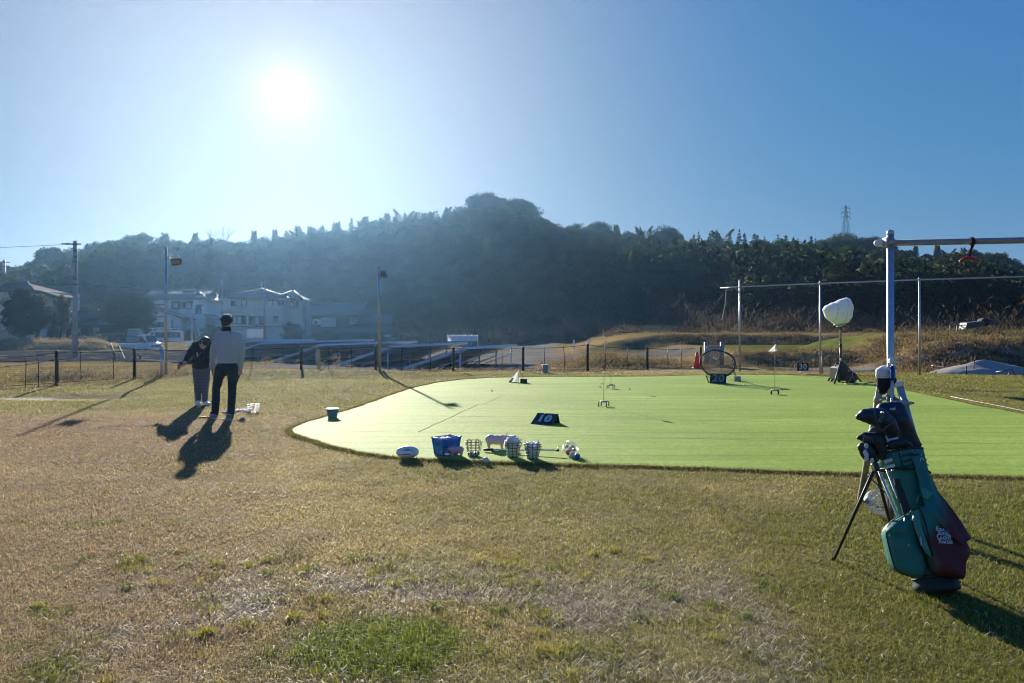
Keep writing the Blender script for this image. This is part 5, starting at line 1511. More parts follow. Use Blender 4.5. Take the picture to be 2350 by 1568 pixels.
    setp(m.build('broken_kerb_stones', M_CONC), 'row of broken pale concrete pieces below the lane', 'rubble', kind='stuff')
distant()
# ------------------------------------------------------------------ golf balls
M_BALL = mat('golf_ball', (.74, .75, .75), rough=.35, var=.07, scale=60, bump=.12, bscale=420)
def ball_mesh(r=.0213):
    mb = MB(); mb.ell((0, 0, 0), r, 14, 9); return mb.mesh('golf_ball')
BALL = ball_mesh(); BALL.materials.append(M_BALL)
BR = .0213
def ball(p, label, group=None, mesh=None, cat='golf ball'):
    o = bpy.data.objects.new('golf_ball', mesh or BALL); COL.objects.link(o)
    o.location = p; o.rotation_euler = (random.random() * 6, random.random() * 6, 0)
    return setp(o, label, cat, group)
random.seed(5)

# ------------------------------------------------------------------ wire baskets
M_BWIRE = mat('green_coated_wire', (.05, .065, .045), rough=.35, spec=.6, var=.3, scale=30)
def wire_basket(label, loc, m, rz=0.0, rt=.101, rb=.064, h=.172, hang='up', w=.0030, nv=10):
    t = T('wire_basket', label, 'basket', loc, rz)
    f = MB()
    def rad(z): return rb + (rt - rb) * z / h
    def ring(z, r, ww): f.tube([(r * math.cos(2 * math.pi * i / 28), r * math.sin(2 * math.pi * i / 28), z) for i in range(28)], ww, 6, closed=True)
    for z in (.008, .042, .076, .110, .142): ring(z, rad(z), w)
    ring(h, rt, w * 1.35)
    for k in range(nv):
        a = 2 * math.pi * k / nv
        f.tube([(0.012 * math.cos(a), .012 * math.sin(a), .008), (rb * math.cos(a), rb * math.sin(a), .006), (rt * math.cos(a), rt * math.sin(a), h)], w, 6)
    ring(.008, rb * .5, w)
    f.build('wire_frame', m, t)
    hd = MB(); n = 14
    for s in ((-1, 1) if hang == 'loops' else (0,)):
        if hang == 'loops':   # two upright side loops with legs running down the wall
            P = [(-.030, 0, .02)] + [(-.030 + .0 * i, 0, .02 + (.17 * i / 4)) for i in range(1, 5)] + [(-.02, 0, .205), (0, 0, .214), (.02, 0, .205), (.030, 0, .19), (.030, 0, .02)]
            M_ = Matrix.Rotation(0, 4, 'Z')
            Q = []
            for (x, y, z) in P:
                r = rad(min(z, h)) + .004; Q.append((s * .045 + x * .6, -math.sqrt(max(r * r - (s * .045 + x * .6) ** 2, 1e-5)), z))
            hd.tube(Q, w * 1.2, 6)
        elif hang == 'side':
            hd.tube([(-rt - .004, 0, h - .004), (-rt - .012, 0, h + .02), (-rt + .012, 0, h + .03)] , w, 6)
            hd.tube([(-rt * math.cos(math.pi * i / n) * 1.02, -rt * math.sin(math.pi * i / n) * 1.03, h - .012 - .05 * math.sin(math.pi * i / n)) for i in range(n + 1)], w * 1.2, 6)
            hd.tube([(rt + .004, 0, h - .004), (rt + .012, 0, h + .02), (rt - .012, 0, h + .03)], w, 6)
        else:
            hd.tube([(-rt * math.cos(math.pi * i / n), -rt * 1.03 * math.sin(math.pi * i / n), h + .015 * math.sin(math.pi * i / n)) for i in range(n + 1)], w * 1.2, 6)
    hd.build('handle', m, t)
    return t
def basket_balls(loc, label, group, h0, h1, rt=.101, rb=.064, h=.172, heap=0, sd_=1):
    R2 = random.Random(sd_); L = Vector(loc); z = h0; lay = 0
    while z < h1:
        r = rb + (rt - rb) * z / h - BR - .004
        n = int(2 * math.pi * r / (BR * 2.06))
        for i in range(n):
            a = 2 * math.pi * (i + .5 * (lay % 2)) / n
            ball(L + Vector((r * math.cos(a), r * math.sin(a), z + R2.uniform(-.001, .001))), label, group)
        r2 = r - BR * 2.05
        if (z + .037 >= h1 or lay == 0) and r2 > .012:
            for i in range(max(1, int(2 * math.pi * r2 / (BR * 2.1)))):
                a = 6.283 * i / max(1, int(2 * math.pi * r2 / (BR * 2.1))) + .3
                ball(L + Vector((r2 * math.cos(a), r2 * math.sin(a), z + .004)), label, group)
        z += .0365; lay += 1
    if heap:
        r = rt * .56
        n = int(2 * math.pi * r / (BR * 2.1))
        for i in range(n):
            a = 6.283 * i / n + .2
            ball(L + Vector((r * math.cos(a), r * math.sin(a), z - .006)), label, group)
        if heap > 1:
            for i in range(3):
                a = 6.283 * i / 3 + .5; ball(L + Vector((.026 * math.cos(a), .026 * math.sin(a), z + .020)), label, group)
def gd(px, py, z=.02, back=0.0):
    p = G(px, py, z); p.y += back; p.x *= p.y / (p.y - back); return p

b1 = gd(1086.5, 1048.6, .02, .064); wire_basket('nearly empty wire basket with a few balls, right of the blue crate', b1, M_BWIRE, 0, hang='loops')
basket_balls(b1, 'white golf ball in the bottom of the nearly empty wire basket', 'balls in the nearly empty wire basket', .028, .06, sd_=2)
b2 = gd(1176.2, 1050.6, .02, .064); wire_basket('heaped wire ball basket in front of the larger pink pig', b2, M_BWIRE, .3, hang='side')
basket_balls(b2, 'white golf ball heaped in the wire basket before the larger pig', 'balls in the heaped wire basket', .028, .185, heap=2, sd_=3)
b3 = gd(1222, 1054.6, .02, .064); wire_basket('full wire ball basket lying nearest the ball collector handle tip', b3, M_BWIRE, .9, hang='side')
basket_balls(b3, 'white golf ball in the full wire basket on the right', 'balls in the right-hand full wire basket', .028, .165, heap=1, sd_=4)
b4 = gd(581.5, 948, .0, .07); wire_basket('shiny wire basket with balls spilled beside it near the two people', b4, M_GALV, .4, rt=.112, rb=.075, h=.145, hang='up', w=.0036, nv=8)
for (x, y) in ((715, 690), (640, 740), (700, 775), (780, 775), (820, 725), (910, 670), (1000, 705), (1045, 690), (1110, 680), (1140, 745), (1215, 672), (1262, 625), (1215, 745), (1270, 695), (1300, 800), (1350, 735), (990, 835), (610, 825), (920, 745), (1090, 755), (1180, 795), (870, 760), (1460, 690), (1500, 720)):
    v = ((880 + x / 13.06) / 1.7165, (1560 + y / 13.06) / 1.7165)
    p = G(v[0], v[1], BR + .004); p.z = BR + .004
    ball(p, 'white golf ball spilled on the grass beside the shiny wire basket', 'balls spilled beside the shiny wire basket')
p = G((880 + 118 / 13.06) / 1.7165, (1560 + 745 / 13.06) / 1.7165, .025); ball(p, 'white golf ball lying alone between the feet of the man')
for (x, y, lab) in ((1128, 895.8, 'golf ball alone on the green nearest the lamp pole shadow'), (1376, 887, 'nearer one of two golf balls left of the farther four-legged target'), (1381, 879.6, 'farther one of two golf balls left of the farther four-legged target'), (1443.7, 891.8, 'golf ball alone right of the farther four-legged target'), (1708.4, 883.5, 'golf ball on the green just right of the grey block')):
    p = G(x, y, .042); p.z = .0413; ball(p, lab)

# ------------------------------------------------------------------ blue crate
M_BLUE = mat('blue_plastic', (.010, .19, .58), rough=.4, spec=.4, var=.12, scale=12, trans=.25)
def blue_crate():
    p = G(1019, 1048.0, .02)
    c = Vector((p.x + .012, p.y + .145, .02))
    t = T('plastic_crate', 'blue slotted plastic crate holding white golf balls', 'crate', c, R(44))
    W, D, H = .265, .20, .205; k = .80
    m = MB()
    def corner(z, i):
        s = k + (1 - k) * z / H; x, y = W / 2 * s, D / 2 * s
        return [Vector((-x, -y, z)), Vector((x, -y, z)), Vector((x, y, z)), Vector((-x, y, z))][i]
    th = .004
    def wall_patch(i, u0, u1, z0, z1):
        a0, a1 = corner(z0, i), corner(z0, (i + 1) % 4); b0, b1 = corner(z1, i), corner(z1, (i + 1) % 4)
        n = (a1 - a0).cross(Vector((0, 0, 1))).normalized()
        m.slab([a0.lerp(a1, u0), a0.lerp(a1, u1), b0.lerp(b1, u1), b0.lerp(b1, u0)], th, -n)
    for i in range(4):
        wall_patch(i, 0, 1, 0, .014); wall_patch(i, 0, 1, .058, .118); wall_patch(i, 0, 1, .172, .196)
        wall_patch(i, 0, .08, .014, .058); wall_patch(i, .92, 1, .014, .058)
        ns = 13
        for j in range(ns):
            u = .08 + .84 * (j + .5) / ns; wall_patch(i, u - .011, u + .016, .014, .058)
        if i % 2 == 1:
            wall_patch(i, 0, .28, .118, .172); wall_patch(i, .72, 1, .118, .172)
            for j in range(6):
                u = .28 + .44 * (j + .5) / 6; wall_patch(i, u - .018, u + .022, .118, .172)
        else: wall_patch(i, 0, 1, .118, .172)
    for i in range(4):
        a, b = corner(.006, i), corner(H, i); m.tube([a, b], .009, 8)
    m.box((0, 0, .004), (W * k, D * k, .006))
    m.build('body', M_BLUE, t)
    r = MB(); cs = [corner(H, i) for i in range(4)]; P = []
    for i in range(4):
        a, b = cs[i], cs[(i + 1) % 4]
        P += [a.lerp(b, .06), a.lerp(b, .5), a.lerp(b, .94)]
    r.tube(P, .0075, 8, closed=True)
    for q in cs: r.ell(q * 1.03 + Vector((0, 0, 0)), (.014, .014, .009), 10, 6)
    r.build('rim', M_BLUE, t)
    mm = MB()
    R2 = random.Random(8); M_ = Matrix.Translation(c) @ Matrix.Rotation(R(44), 4, 'Z')
    for z, nx, ny in ((.150, 5, 4), (.186, 4, 3)):
        for i in range(nx):
            for j in range(ny):
                x = (i - (nx - 1) / 2) * .0445; y = (j - (ny - 1) / 2) * .0440
                if z > .18 and R2.random() < .25: continue
                ball(M_ @ Vector((x + R2.uniform(-.002, .002), y + R2.uniform(-.002, .002), z)), 'white golf ball piled in the blue crate', 'balls in the blue crate')
blue_crate()

# ------------------------------------------------------------------ pink pigs
M_PIG = mat('pink_vinyl', (.80, .42, .44), rough=.42, spec=.45, var=.06, scale=12)
M_PIG2 = mat('pale_pink_vinyl', (.78, .50, .56), rough=.42, spec=.45, var=.06, scale=12)
def pig(name, label, loc, rz, L, m, head_yaw=0.0):
    """pig of body length L, facing +x"""
    s = L / 1.0
    t = T(name, label, 'pig figure', loc, rz)
    b = MB()
    def E(c, r): b.ell((c[0] * s, c[1] * s, c[2] * s), (r[0] * s, r[1] * s, r[2] * s), 16, 10)
    E((-.24, 0, .345), (.21, .185, .195)); E((.0, 0, .33), (.26, .185, .185)); E((.20, 0, .35), (.19, .165, .175))
    cy, sy = math.cos(head_yaw), math.sin(head_yaw)
    def Hd(x, y, z): return (.26 + x * cy - y * sy, x * sy + y * cy, z)
    E(Hd(.10, 0, .375), (.135, .125, .13))
    b.cap([q * s for q in Hd(.15, 0, .345)], [q * s for q in Hd(.265, 0, .315)], .085 * s, .058 * s)
    b.cap([q * s for q in Hd(.262, 0, .315)], [q * s for q in Hd(.292, 0, .312)], .062 * s, .06 * s)
    b.cap([q * s for q in Hd(.13, 0, .29)], [q * s for q in Hd(.22, 0, .265)], .06 * s, .038 * s)
    for x, y in ((-.31, -.105), (-.31, .105), (.17, -.10), (.17, .10)):
        b.cap((x * s, y * s, .24 * s), (x * 1.02 * s, y * s, .12 * s), .085 * s, .056 * s); b.cap((x * 1.02 * s, y * s, .12 * s), ((x + .012) * s, y * s, .036 * s), .052 * s, .042 * s)
    o = link_mesh('body', blob(b, .011 * s + .0006, 3), m, t)
    for q in (-1, 1):
        e = MB(); rows = []
        base = Vector(Hd(.06, q * .085, .46)); tip = Vector(Hd(.10, q * .13, .60)); 
        for i in range(6):
            f = i / 5; c = base.lerp(tip, f); w = .065 * (1 - f) ** .8 + .004
            d = Vector(Hd(.0, 1, 0)) - Vector(Hd(0, 0, 0)); fx = Vector(Hd(1, 0, 0)) - Vector(Hd(0, 0, 0))
            rows.append([tuple((c + d * (w * math.cos(a)) + fx * (.018 * math.sin(a) + .03 * f * f)) * s) for a in [6.283 * k / 10 for k in range(10)]])
        e.grid(rows, True, True); e.build('ear', m, t)
        y = MB(); y.ell([k * s for k in Hd(.185, q * .095, .405)], .014 * s, 8, 6); y.build('eye', M_BLACK, t)
        n = MB(); n.ell([k * s for k in Hd(.35, q * .022, .318)], (.008 * s, .012 * s, .016 * s), 8, 6); n.build('nostril', M_TRIM, t)
    k = MB(); P = [(-.44 * s - .02 * s * math.sin(i * .9), .022 * s * math.cos(i * .9), (.40 + .006 * i) * s) for i in range(11)]
    k.tube(P, [.012 * s * (1 - .06 * i) for i in range(11)], 6); k.build('tail', m, t)
    return t
pc = G(1044.5, 1047.5, .02); pig('pink_pig', 'small pink toy pig leaning against the blue crate, snout to the left', Vector((pc.x + .003, pc.y + .03, .02)), R(180 - 14), .215, M_PIG, .35)
pc = G(1140, 1030.5, .02); pig('pink_pig', 'larger pale pink toy pig facing right behind the heaped wire basket', Vector((pc.x, pc.y + .03, .02)), R(3), .325, M_PIG2, -.1)

# ------------------------------------------------------------------ rugby ball and foam balls
def rugby():
    m = bpy.data.materials.new('rugby_leather'); m.use_nodes = True; nt_ = m.node_tree; bs = nt_.nodes['Principled BSDF']; bs.inputs['Roughness'].default_value = .5
    tc = nd(nt_, 'ShaderNodeTexCoord'); wv = nd(nt_, 'ShaderNodeTexNoise'); wv.inputs['Scale'].default_value = 9; mp = nd(nt_, 'ShaderNodeMapping'); mp.inputs['Scale'].default_value = (.7, 2.6, 3.2); mp.inputs['Location'].default_value = (.3, 1.2, .1)
    nt_.links.new(tc.outputs['Object'], mp.inputs['Vector']); nt_.links.new(mp.outputs['Vector'], wv.inputs['Vector'])
    cr = nd(nt_, 'ShaderNodeValToRGB'); cr.color_ramp.elements[0].position = .58; cr.color_ramp.elements[0].color = (.85, .85, .84, 1); cr.color_ramp.elements[1].position = .70; cr.color_ramp.elements[1].color = (.20, .26, .31, 1)
    nt_.links.new(wv.outputs['Fac'], cr.inputs['Fac']); nt_.links.new(cr.outputs['Color'], bs.inputs['Base Color'])
    p = G(934, 1052.5, .02)
    t = T('rugby_ball', 'white and grey rugby ball lying on the edge of the green', 'ball', (p.x, p.y + .03, .02), R(4))
    b = MB(); prof = []
    n = 18
    for i in range(n + 1):
        a = -math.pi / 2 + math.pi * i / n; prof.append((.0695 * math.cos(a) ** .86 if 0 < i < n else 0, .129 * math.sin(a)))
    b.lathe(prof, 28, Matrix.Translation((0, 0, .0695)) @ Matrix.Rotation(R(90), 4, 'Y')); b.build('body', m, t)
    s = MB()
    for k in (0, 1, 2, 3):
        an = R(35 + 90 * k); s.tube([(.127 * math.sin(q), .0697 * math.cos(q) ** .86 * math.cos(an), .0695 + .0697 * math.cos(q) ** .86 * math.sin(an)) for q in np.linspace(-1.5, 1.5, 24)], .0012, 5)
    s.build('seam', M_BLACK, t)
rugby()
def foam(px, py, r, col, label, name, x=0, holes=False):
    p = G(px, py, .02 + r); o = MB(); o.ell((0, 0, 0), r, 22, 14)
    m = mat(name + '_foam', col, rough=.45, var=.05, scale=30, bump=.05, bscale=120)
    ob = o.build(name, m); ob.location = (p.x, p.y + x, .02 + r)
    return setp(ob, label, 'ball')
foam(1114.7, 1056.2, .0335, (.62, .62, .62), 'grey-white practice ball alone on the grass before the baskets', 'practice_ball')
foam(1324.3, 1047.6, .0345, (.01, .12, .36), 'bright blue practice ball at the right end of the row', 'practice_ball')
foam(1312.8, 1044.2, .0345, (.60, .60, .59), 'greyish white practice ball just left of the blue ball', 'practice_ball')

# ------------------------------------------------------------------ roller ball collectors
M_CAGE = mat('cage_wire', (.72, .72, .70), rough=.3, metal=.5)
M_RED = mat('red_plastic', (.33, .012, .016), rough=.38, var=.1, scale=12)
def cage(par, c, axis, r, half, n=34, w=.0012):
    """oval cage of thin wires round an axle"""
    ax = Vector(axis).normalized(); a = ax.orthogonal().normalized(); b = ax.cross(a)
    m = MB(); C = Vector(c)
    for k in range(n):
        an = 6.283 * k / n; d = a * math.cos(an) + b * math.sin(an)
        m.tube([C + ax * (half * math.sin(q)) + d * (r * math.cos(q) ** .7) for q in np.linspace(-1.45, 1.45, 11)], w, 4, cap=False)
    o = m.build('wire_cage', M_CAGE, par)
    h = MB()
    for s in (-1, 1):
        e = C + ax * (half * s); h.tube([e - ax * (.012 * s), e + ax * (.02 * s)], .016, 10)
    h.build('axle_cap', M_GALVD, par)
    return [C + ax * (half + .02), C - ax * (half + .02)]
def collector1():
    c = V(1308, 1032.5, 9.0); c = Vector((c.x, c.y, .02 + .085))
    e1 = V(1281.8, 1033.6, 8.98); e0 = V(1109.5, 1036.1, 9.27); e0.z = .045
    t = T('ball_collector', 'silver-handled roller ball collector lying behind the baskets, red balls caught inside', 'ball collector', (c.x, c.y, .02))
    o = Vector(t.location)
    ends = cage(t, c - o, (.34, -.9, -.05), .085, .10, 40)
    d = (e0 - e1).normalized()
    g = MB(); g.tube([e1 - o, e0 - d * .115 - o], .0095, 12); g.build('handle_tube', M_ALU, t)
    g = MB(); g.tube([e0 - d * .125 - o, e0 - d * .12 - o, e0 - d * .01 - o, e0 - o], [.011, .0155, .0165, .010], 12); g.build('grip', M_BLACK, t)
    g = MB(); g.tube([e1 - o - d * .004, e1 - o + d * .03], .013, 12); g.build('collar', M_BLACK, t)
    f = MB(); f.tube([ends[0], ends[0] + Vector((-.10, .0, .0)), e1 - o], .003, 6); f.tube([ends[1], ends[1] + Vector((-.10, -.02, .0)), e1 - o], .003, 6); f.build('fork', M_GALVD, t)
    for (px, py, dd, lab) in ((1312.3, 1028.5, 9.02, 'striped red ball, upper one inside the wire roller'), (1304.4, 1038, 8.95, 'plain red ball, lower one inside the wire roller')):
        p = V(px, py, dd); m = MB(); m.ell((0, 0, 0), .0345, 20, 12); ob = m.build('red_ball', M_RED); ob.location = p; setp(ob, lab, 'ball')
        if py < 1033:
            s = MB()
            for k in range(4): s.tube([(.0347 * math.sin(a) * math.cos(k * .45 - .6), -.0347 * math.cos(a) * math.cos(k * .45 - .6) , .0347 * math.sin(k * .45 - .6)) for a in np.linspace(-.9, .9, 9)], .0013, 4)
            s.build('stripe', M_WHITE, ob)
collector1()
def collector2():
    c = V(2026, 1160, 6.15); c.z = .115
    t = T('ball_collector', 'wire cage roller with a bare bracket lying behind the golf bag', 'ball collector', (c.x, c.y, 0)); o = Vector(t.location)
    ends = cage(t, c - o, (1, .25, -.12), .105, .15, 46, .0012)
    q = V(1994, 1152, 6.1) - o
    f = MB(); top = V(2040, 1118, 6.2) - o
    f.tube([ends[1], ends[1] + Vector((-.02, 0, .0)), q + Vector((0, 0, -.01)), q, top, top + Vector((.3, .1, .06))], .0045, 6); f.build('bracket', M_GALVD, t)
collector2()

# ------------------------------------------------------------------ signs on the green
M_SIGN = mat('sign_board', (.012, .014, .018), rough=.55, var=.2, scale=10)
M_NUM = mat('sign_paint', (.55, .55, .52), rough=.6, var=.08, scale=20)
def text_mesh(s, size, ext=.002, bold=0.0, shear=0.0, space=1.0, align='CENTER'):
    cu = bpy.data.curves.new('lettering', 'FONT'); cu.body = s; cu.size = size; cu.extrude = ext; cu.offset = bold; cu.align_x = align; cu.align_y = 'CENTER'; cu.space_character = space; cu.shear = shear
    o = bpy.data.objects.new('lettering', cu); COL.objects.link(o)
    dg = bpy.context.evaluated_depsgraph_get(); dg.update()
    me = bpy.data.meshes.new_from_object(o.evaluated_get(dg))
    bpy.data.objects.remove(o); bpy.data.curves.remove(cu); me.materials.clear()
    return me
def put_text(name, s, M_, m, par, size, sx=1.0, **k):
    me = text_mesh(s, size, **k); me.transform(M_ @ Matrix.Diagonal((sx, 1, 1, 1)))
    return link_mesh(name, me, m, par)
def frame_from(o, x, y):
    """matrix with local x,y axes along given vectors, origin o"""
    x = Vector(x).normalized(); y = Vector(y); y = (y - x * y.dot(x)).normalized(); z = x.cross(y)
    return Matrix(((x.x, y.x, z.x, o[0]), (x.y, y.y, z.y, o[1]), (x.z, y.z, z.z, o[2]), (0, 0, 0, 1)))
def wedge_sign(label, num, A, B, top_off, back_off, size, name='distance_sign', paint=None):
    """A,B ground ends of the front board (left,right); top_off vector to the top edge; back_off from top to rear foot"""
    t = T(name, label, 'sign', A); A = Vector((0, 0, 0)); B = Vector(B) - Vector(t.location); u = Vector(top_off); n = (B - A).cross(u).normalized()
    m = MB(); m.slab([A, B, B + u, A + u], .012, -n); m.build('board', M_SIGN, t)
    k = MB(); w = Vector(back_off); k.slab([A + u * .985 - n * .012, B + u * .985 - n * .012, B + u + w - n * .02, A + u + w - n * .02], .008, -n); k.build('prop', M_SIGN, t)
    M_ = frame_from((A + B) / 2 + u * .5 + n * .004, B - A, u)
    put_text('lettering', num, M_, paint or M_NUM, t, size, ext=.0015, bold=.012 * size / .2, space=1.15)
    r = MB()
    for a, b in ((.18, .06), (.62, .06), (.36, .94), (.84, .94)):
        q = A.lerp(B, a) + u * b + n * .002; r.ell(q, .006, 8, 6)
    r.build('bolt', M_ALU, t)
    return t
A = G(1217, 973, .02); B = G(1265, 976, .02)
wedge_sign('dark leaning wedge sign reading 10 near the middle of the green', '10', A, B, (.118, .215, .150), (.03, .06, -.150), .215)
A = G(1628.3, 880, .02); B = G(1665.5, 881, .02)
wedge_sign('dark leaning sign reading 20 under the round chipping net', '20', A, B, (.055, .14, .262), (.02, .20, -.262), .29, paint=mat('faded_paint', (.22, .20, .18), rough=.8))
d = 25.5; c = V(1841.5, 842, d)
t = T('distance_sign', 'small black upright sign reading 30 on a white stand at the back', 'sign', (c.x, c.y, 0))
m = MB(); m.box((0, 0, c.z), (.385, .025, .265), ch=.006); m.build('board', M_SIGN, t)
put_text('lettering', '30', frame_from((0, -.016, c.z), (1, 0, 0), (0, 0, 1)), M_NUM, t, .25, ext=.001, bold=.007, space=1.12)
m = MB(); m.box((.06, .0, c.z - .16), (.30, .05, .035)); m.tube([(-.08, 0, 0), (-.08, 0, c.z - .17)], .014, 6); m.tube([(.19, 0, 0), (.19, 0, c.z - .17)], .014, 6); m.build('stand', M_WHITE, t)
m = MB(); m.tube([(-.22, .05, .36), (-.30, .05, .0)], .007, 5); m.build('prop', M_BLACKM, t)

# ------------------------------------------------------------------ four-legged flag targets
M_ROD = mat('yellow_rod', (.40, .34, .12), rough=.5)
M_FLAGW = mat('white_flag', (.75, .76, .78), rough=.8, trans=.35, var=.06)
def flag_target(label, px, py, top_z, kind, scale=1.0):
    p = G(px, py, .02)
    t = T('flag_target', label, 'target', (p.x, p.y, .02))
    s = scale
    b = MB(); b.lathe([(.0, .078 * s), (.062 * s, .078 * s), (.072 * s, .086 * s), (.072 * s, .098 * s), (.062 * s, .104 * s), (0, .104 * s)], 20); b.build('base_disc', M_GALVD if kind != 'dark' else M_BLACK, t)
    for a in (20, 110, 200, 290):
        c, q = math.cos(R(a)), math.sin(R(a)); l = MB()
        l.tube([(c * .05 * s, q * .05 * s, .088 * s), (c * .088 * s, q * .088 * s, .092 * s), (c * .104 * s, q * .104 * s, .08 * s), (c * .108 * s, q * .108 * s, .05 * s), (c * .108 * s, q * .108 * s, .0)], [.007, .008, .009, .010, .0115], 8); l.build('leg', M_BLACK, t)
    r = MB(); r.tube([(0, 0, .1 * s), (.005, 0, top_z)], .0055, 8); r.build('rod', M_ROD, t)
    if kind == 'flag':
        x = MB(); x.tube([(.004, 0, top_z - .20), (.0045, 0, top_z - .12)], .009, 8); x.tube([(.005, 0, top_z - .01), (.005, 0, top_z + .02)], .011, 8); x.build('rod_band', M_BLACK, t)
        rows = []
        for i in range(9):
            f = i / 8
            rows.append([(-.02 - .16 * f * (1 - j / 6 * .0) * (.35 + .65 * (1 - j / 6)) + .08 * f * (j / 6) + .005 + .03, -.018 * math.sin(f * 5 + j) - .01, top_z - .005 - .17 * f * (.4 + .6 * j / 6) - .11 * f * (1 - j / 6) - .10 * j / 6 * (1 - f)) for j in range(7)])
        g = MB(); g.grid(rows); o = g.build('flag', M_FLAGW, t)
    else:
        g = MB(); g.lathe([(0, -.008), (.040, -.008), (.044, 0), (.040, .008), (0, .008)], 14, Matrix.Translation((.004, -.004, top_z)) @ Matrix.Rotation(R(90), 4, 'X'))
        g.tube([(.004, 0, top_z - .075), (.004, 0, top_z - .03)], [.006, .016], 8); g.build('target_disc', M_RED if 'target_red' not in bpy.data.materials else bpy.data.materials['target_red'], t)
    return t
mat('target_red', (.42, .05, .04), rough=.5)
flag_target('nearest four-legged target with grey base and red disc', 1385, 932.5, .755, 'red')
flag_target('farther four-legged target with black base and small red disc', 1401.5, 892, .665, 'dark')
flag_target('four-legged target with white pennant flag right of the chipping net', 1777.5, 905, 1.15, 'flag')

# ------------------------------------------------------------------ chipping nets
M_NET = mat('net_cord', (.02, .022, .024), rough=.8)
M_HEM = mat('net_hem_fabric', (.025, .032, .045), rough=.75, var=.25, scale=20)
def chipping_net():
    d = 21.25; c = V(1646, 833, d)
    t = T('chipping_net', 'round black chipping net tilted on legs behind the sign reading 20', 'chipping net', (c.x, c.y, .02))
    c0 = Vector((0, 0, c.z - .02)); Rr = .475
    ux = Vector((1, 0, .10)).normalized(); uy = Vector((-.05, .64, .72)).normalized()
    nrm = ux.cross(uy)
    def rim(a, k=1.0): 
        w = 1 + .03 * math.sin(3 * a + .5)
        return c0 + ux * (Rr * k * w * math.cos(a)) + uy * (Rr * k * w * math.sin(a)) + Vector((0, 0, -.02 * abs(math.sin(2 * a))))
    m = MB(); n = 40; rr = random.Random(5); m.tube([rim(6.283 * i / n) for i in range(n)], [.019 * rr.uniform(.7, 1.5) for i in range(n)], 8, closed=True); m.build('hoop', M_HEM, t)
    # pocket of netting
    g = MB(); depth = .20
    def P(x, y):
        r2 = min(1, (x * x + y * y)); return c0 + ux * (Rr * x) + uy * (Rr * y) - nrm * 0 + Vector((0, .10, -.28)) * (depth / .28 * (1 - r2) ** .8)
    K = 21
    for k in range(-K + 1, K):
        q = k / K; L = math.sqrt(1 - q * q)
        g.tube([P(q, L * f) for f in np.linspace(-1, 1, 13)], .0030, 3, cap=False); g.tube([P(L * f, q) for f in np.linspace(-1, 1, 13)], .0030, 3, cap=False)
    g.build('netting', M_NET, t)
    o = Vector(t.location)
    def W(px, py, dd): return V(px, py, dd) - o
    for a, b, r in ((W(1618.5, 858.9, 21.0), W(1626.5, 880, 21.08), .015), (W(1683, 850, 21.2), W(1688.5, 868.5, 22.9), .011), (W(1679, 822, 21.75), W(1690, 869, 22.9), .0075), (W(1650, 822, 21.5), W(1659, 862, 22.9), .0075)):
        b.z = max(b.z, 0.0) if b.z < .08 else 0.0
        l = MB(); l.tube([a, b], r, 8); l.build('leg', M_BLACKM, t)
    x = MB(); x.tube([W(1622, 862, 21.0), W(1632, 871, 21.0), W(1640, 873, 21.05)], .010, 6); x.build('strut', M_BLACKM, t)
    for px, py in ((1640, 823), (1676, 823)):
        y = MB()
        q = W(px, py, 21.0); y.tube([q + Vector((-.05, 0, .05)), q, q + Vector((.05, 0, -.03))], .010, 5); y.tube([q + Vector((-.045, 0, .005)), q + Vector((.01, -.01, .02)), q + Vector((.055, 0, -.02))], .009, 5); y.build('ribbon_tie', M_WHITE, t)
    m = MB(); m.tube([(Rr * .95, .02, c.z - .12), (Rr * 1.02, .12, c.z - .30)], .016, 6); m.build('hem_flap', M_HEM, t)
    # block and stick
    p = G(1694, 875.5, .02); t = T('concrete_block', 'small grey ribbed block on the green right of the chipping net', 'block', (p.x, p.y + .08, .02), R(-24))
    b = MB(); b.box((0, 0, .072), (.17, .14, .144), ch=.006); b.build('body', M_CONC, t)
    b = MB()
    for k in range(4): b.box((-.062 + .028 * k, -.072, .072), (.014, .012, .12))
    b.build('rib', M_CONC, t)
    s = MB(); s.tube([(-.01, 0, 0), (-.27, -.05, -.055)], .0085, 6); ob = s.build('white_stick', M_WHITE); ob.location = (p.x - .07, p.y, .10); setp(ob, 'short white stick leaning on the grey ribbed block', 'stick')
chipping_net()
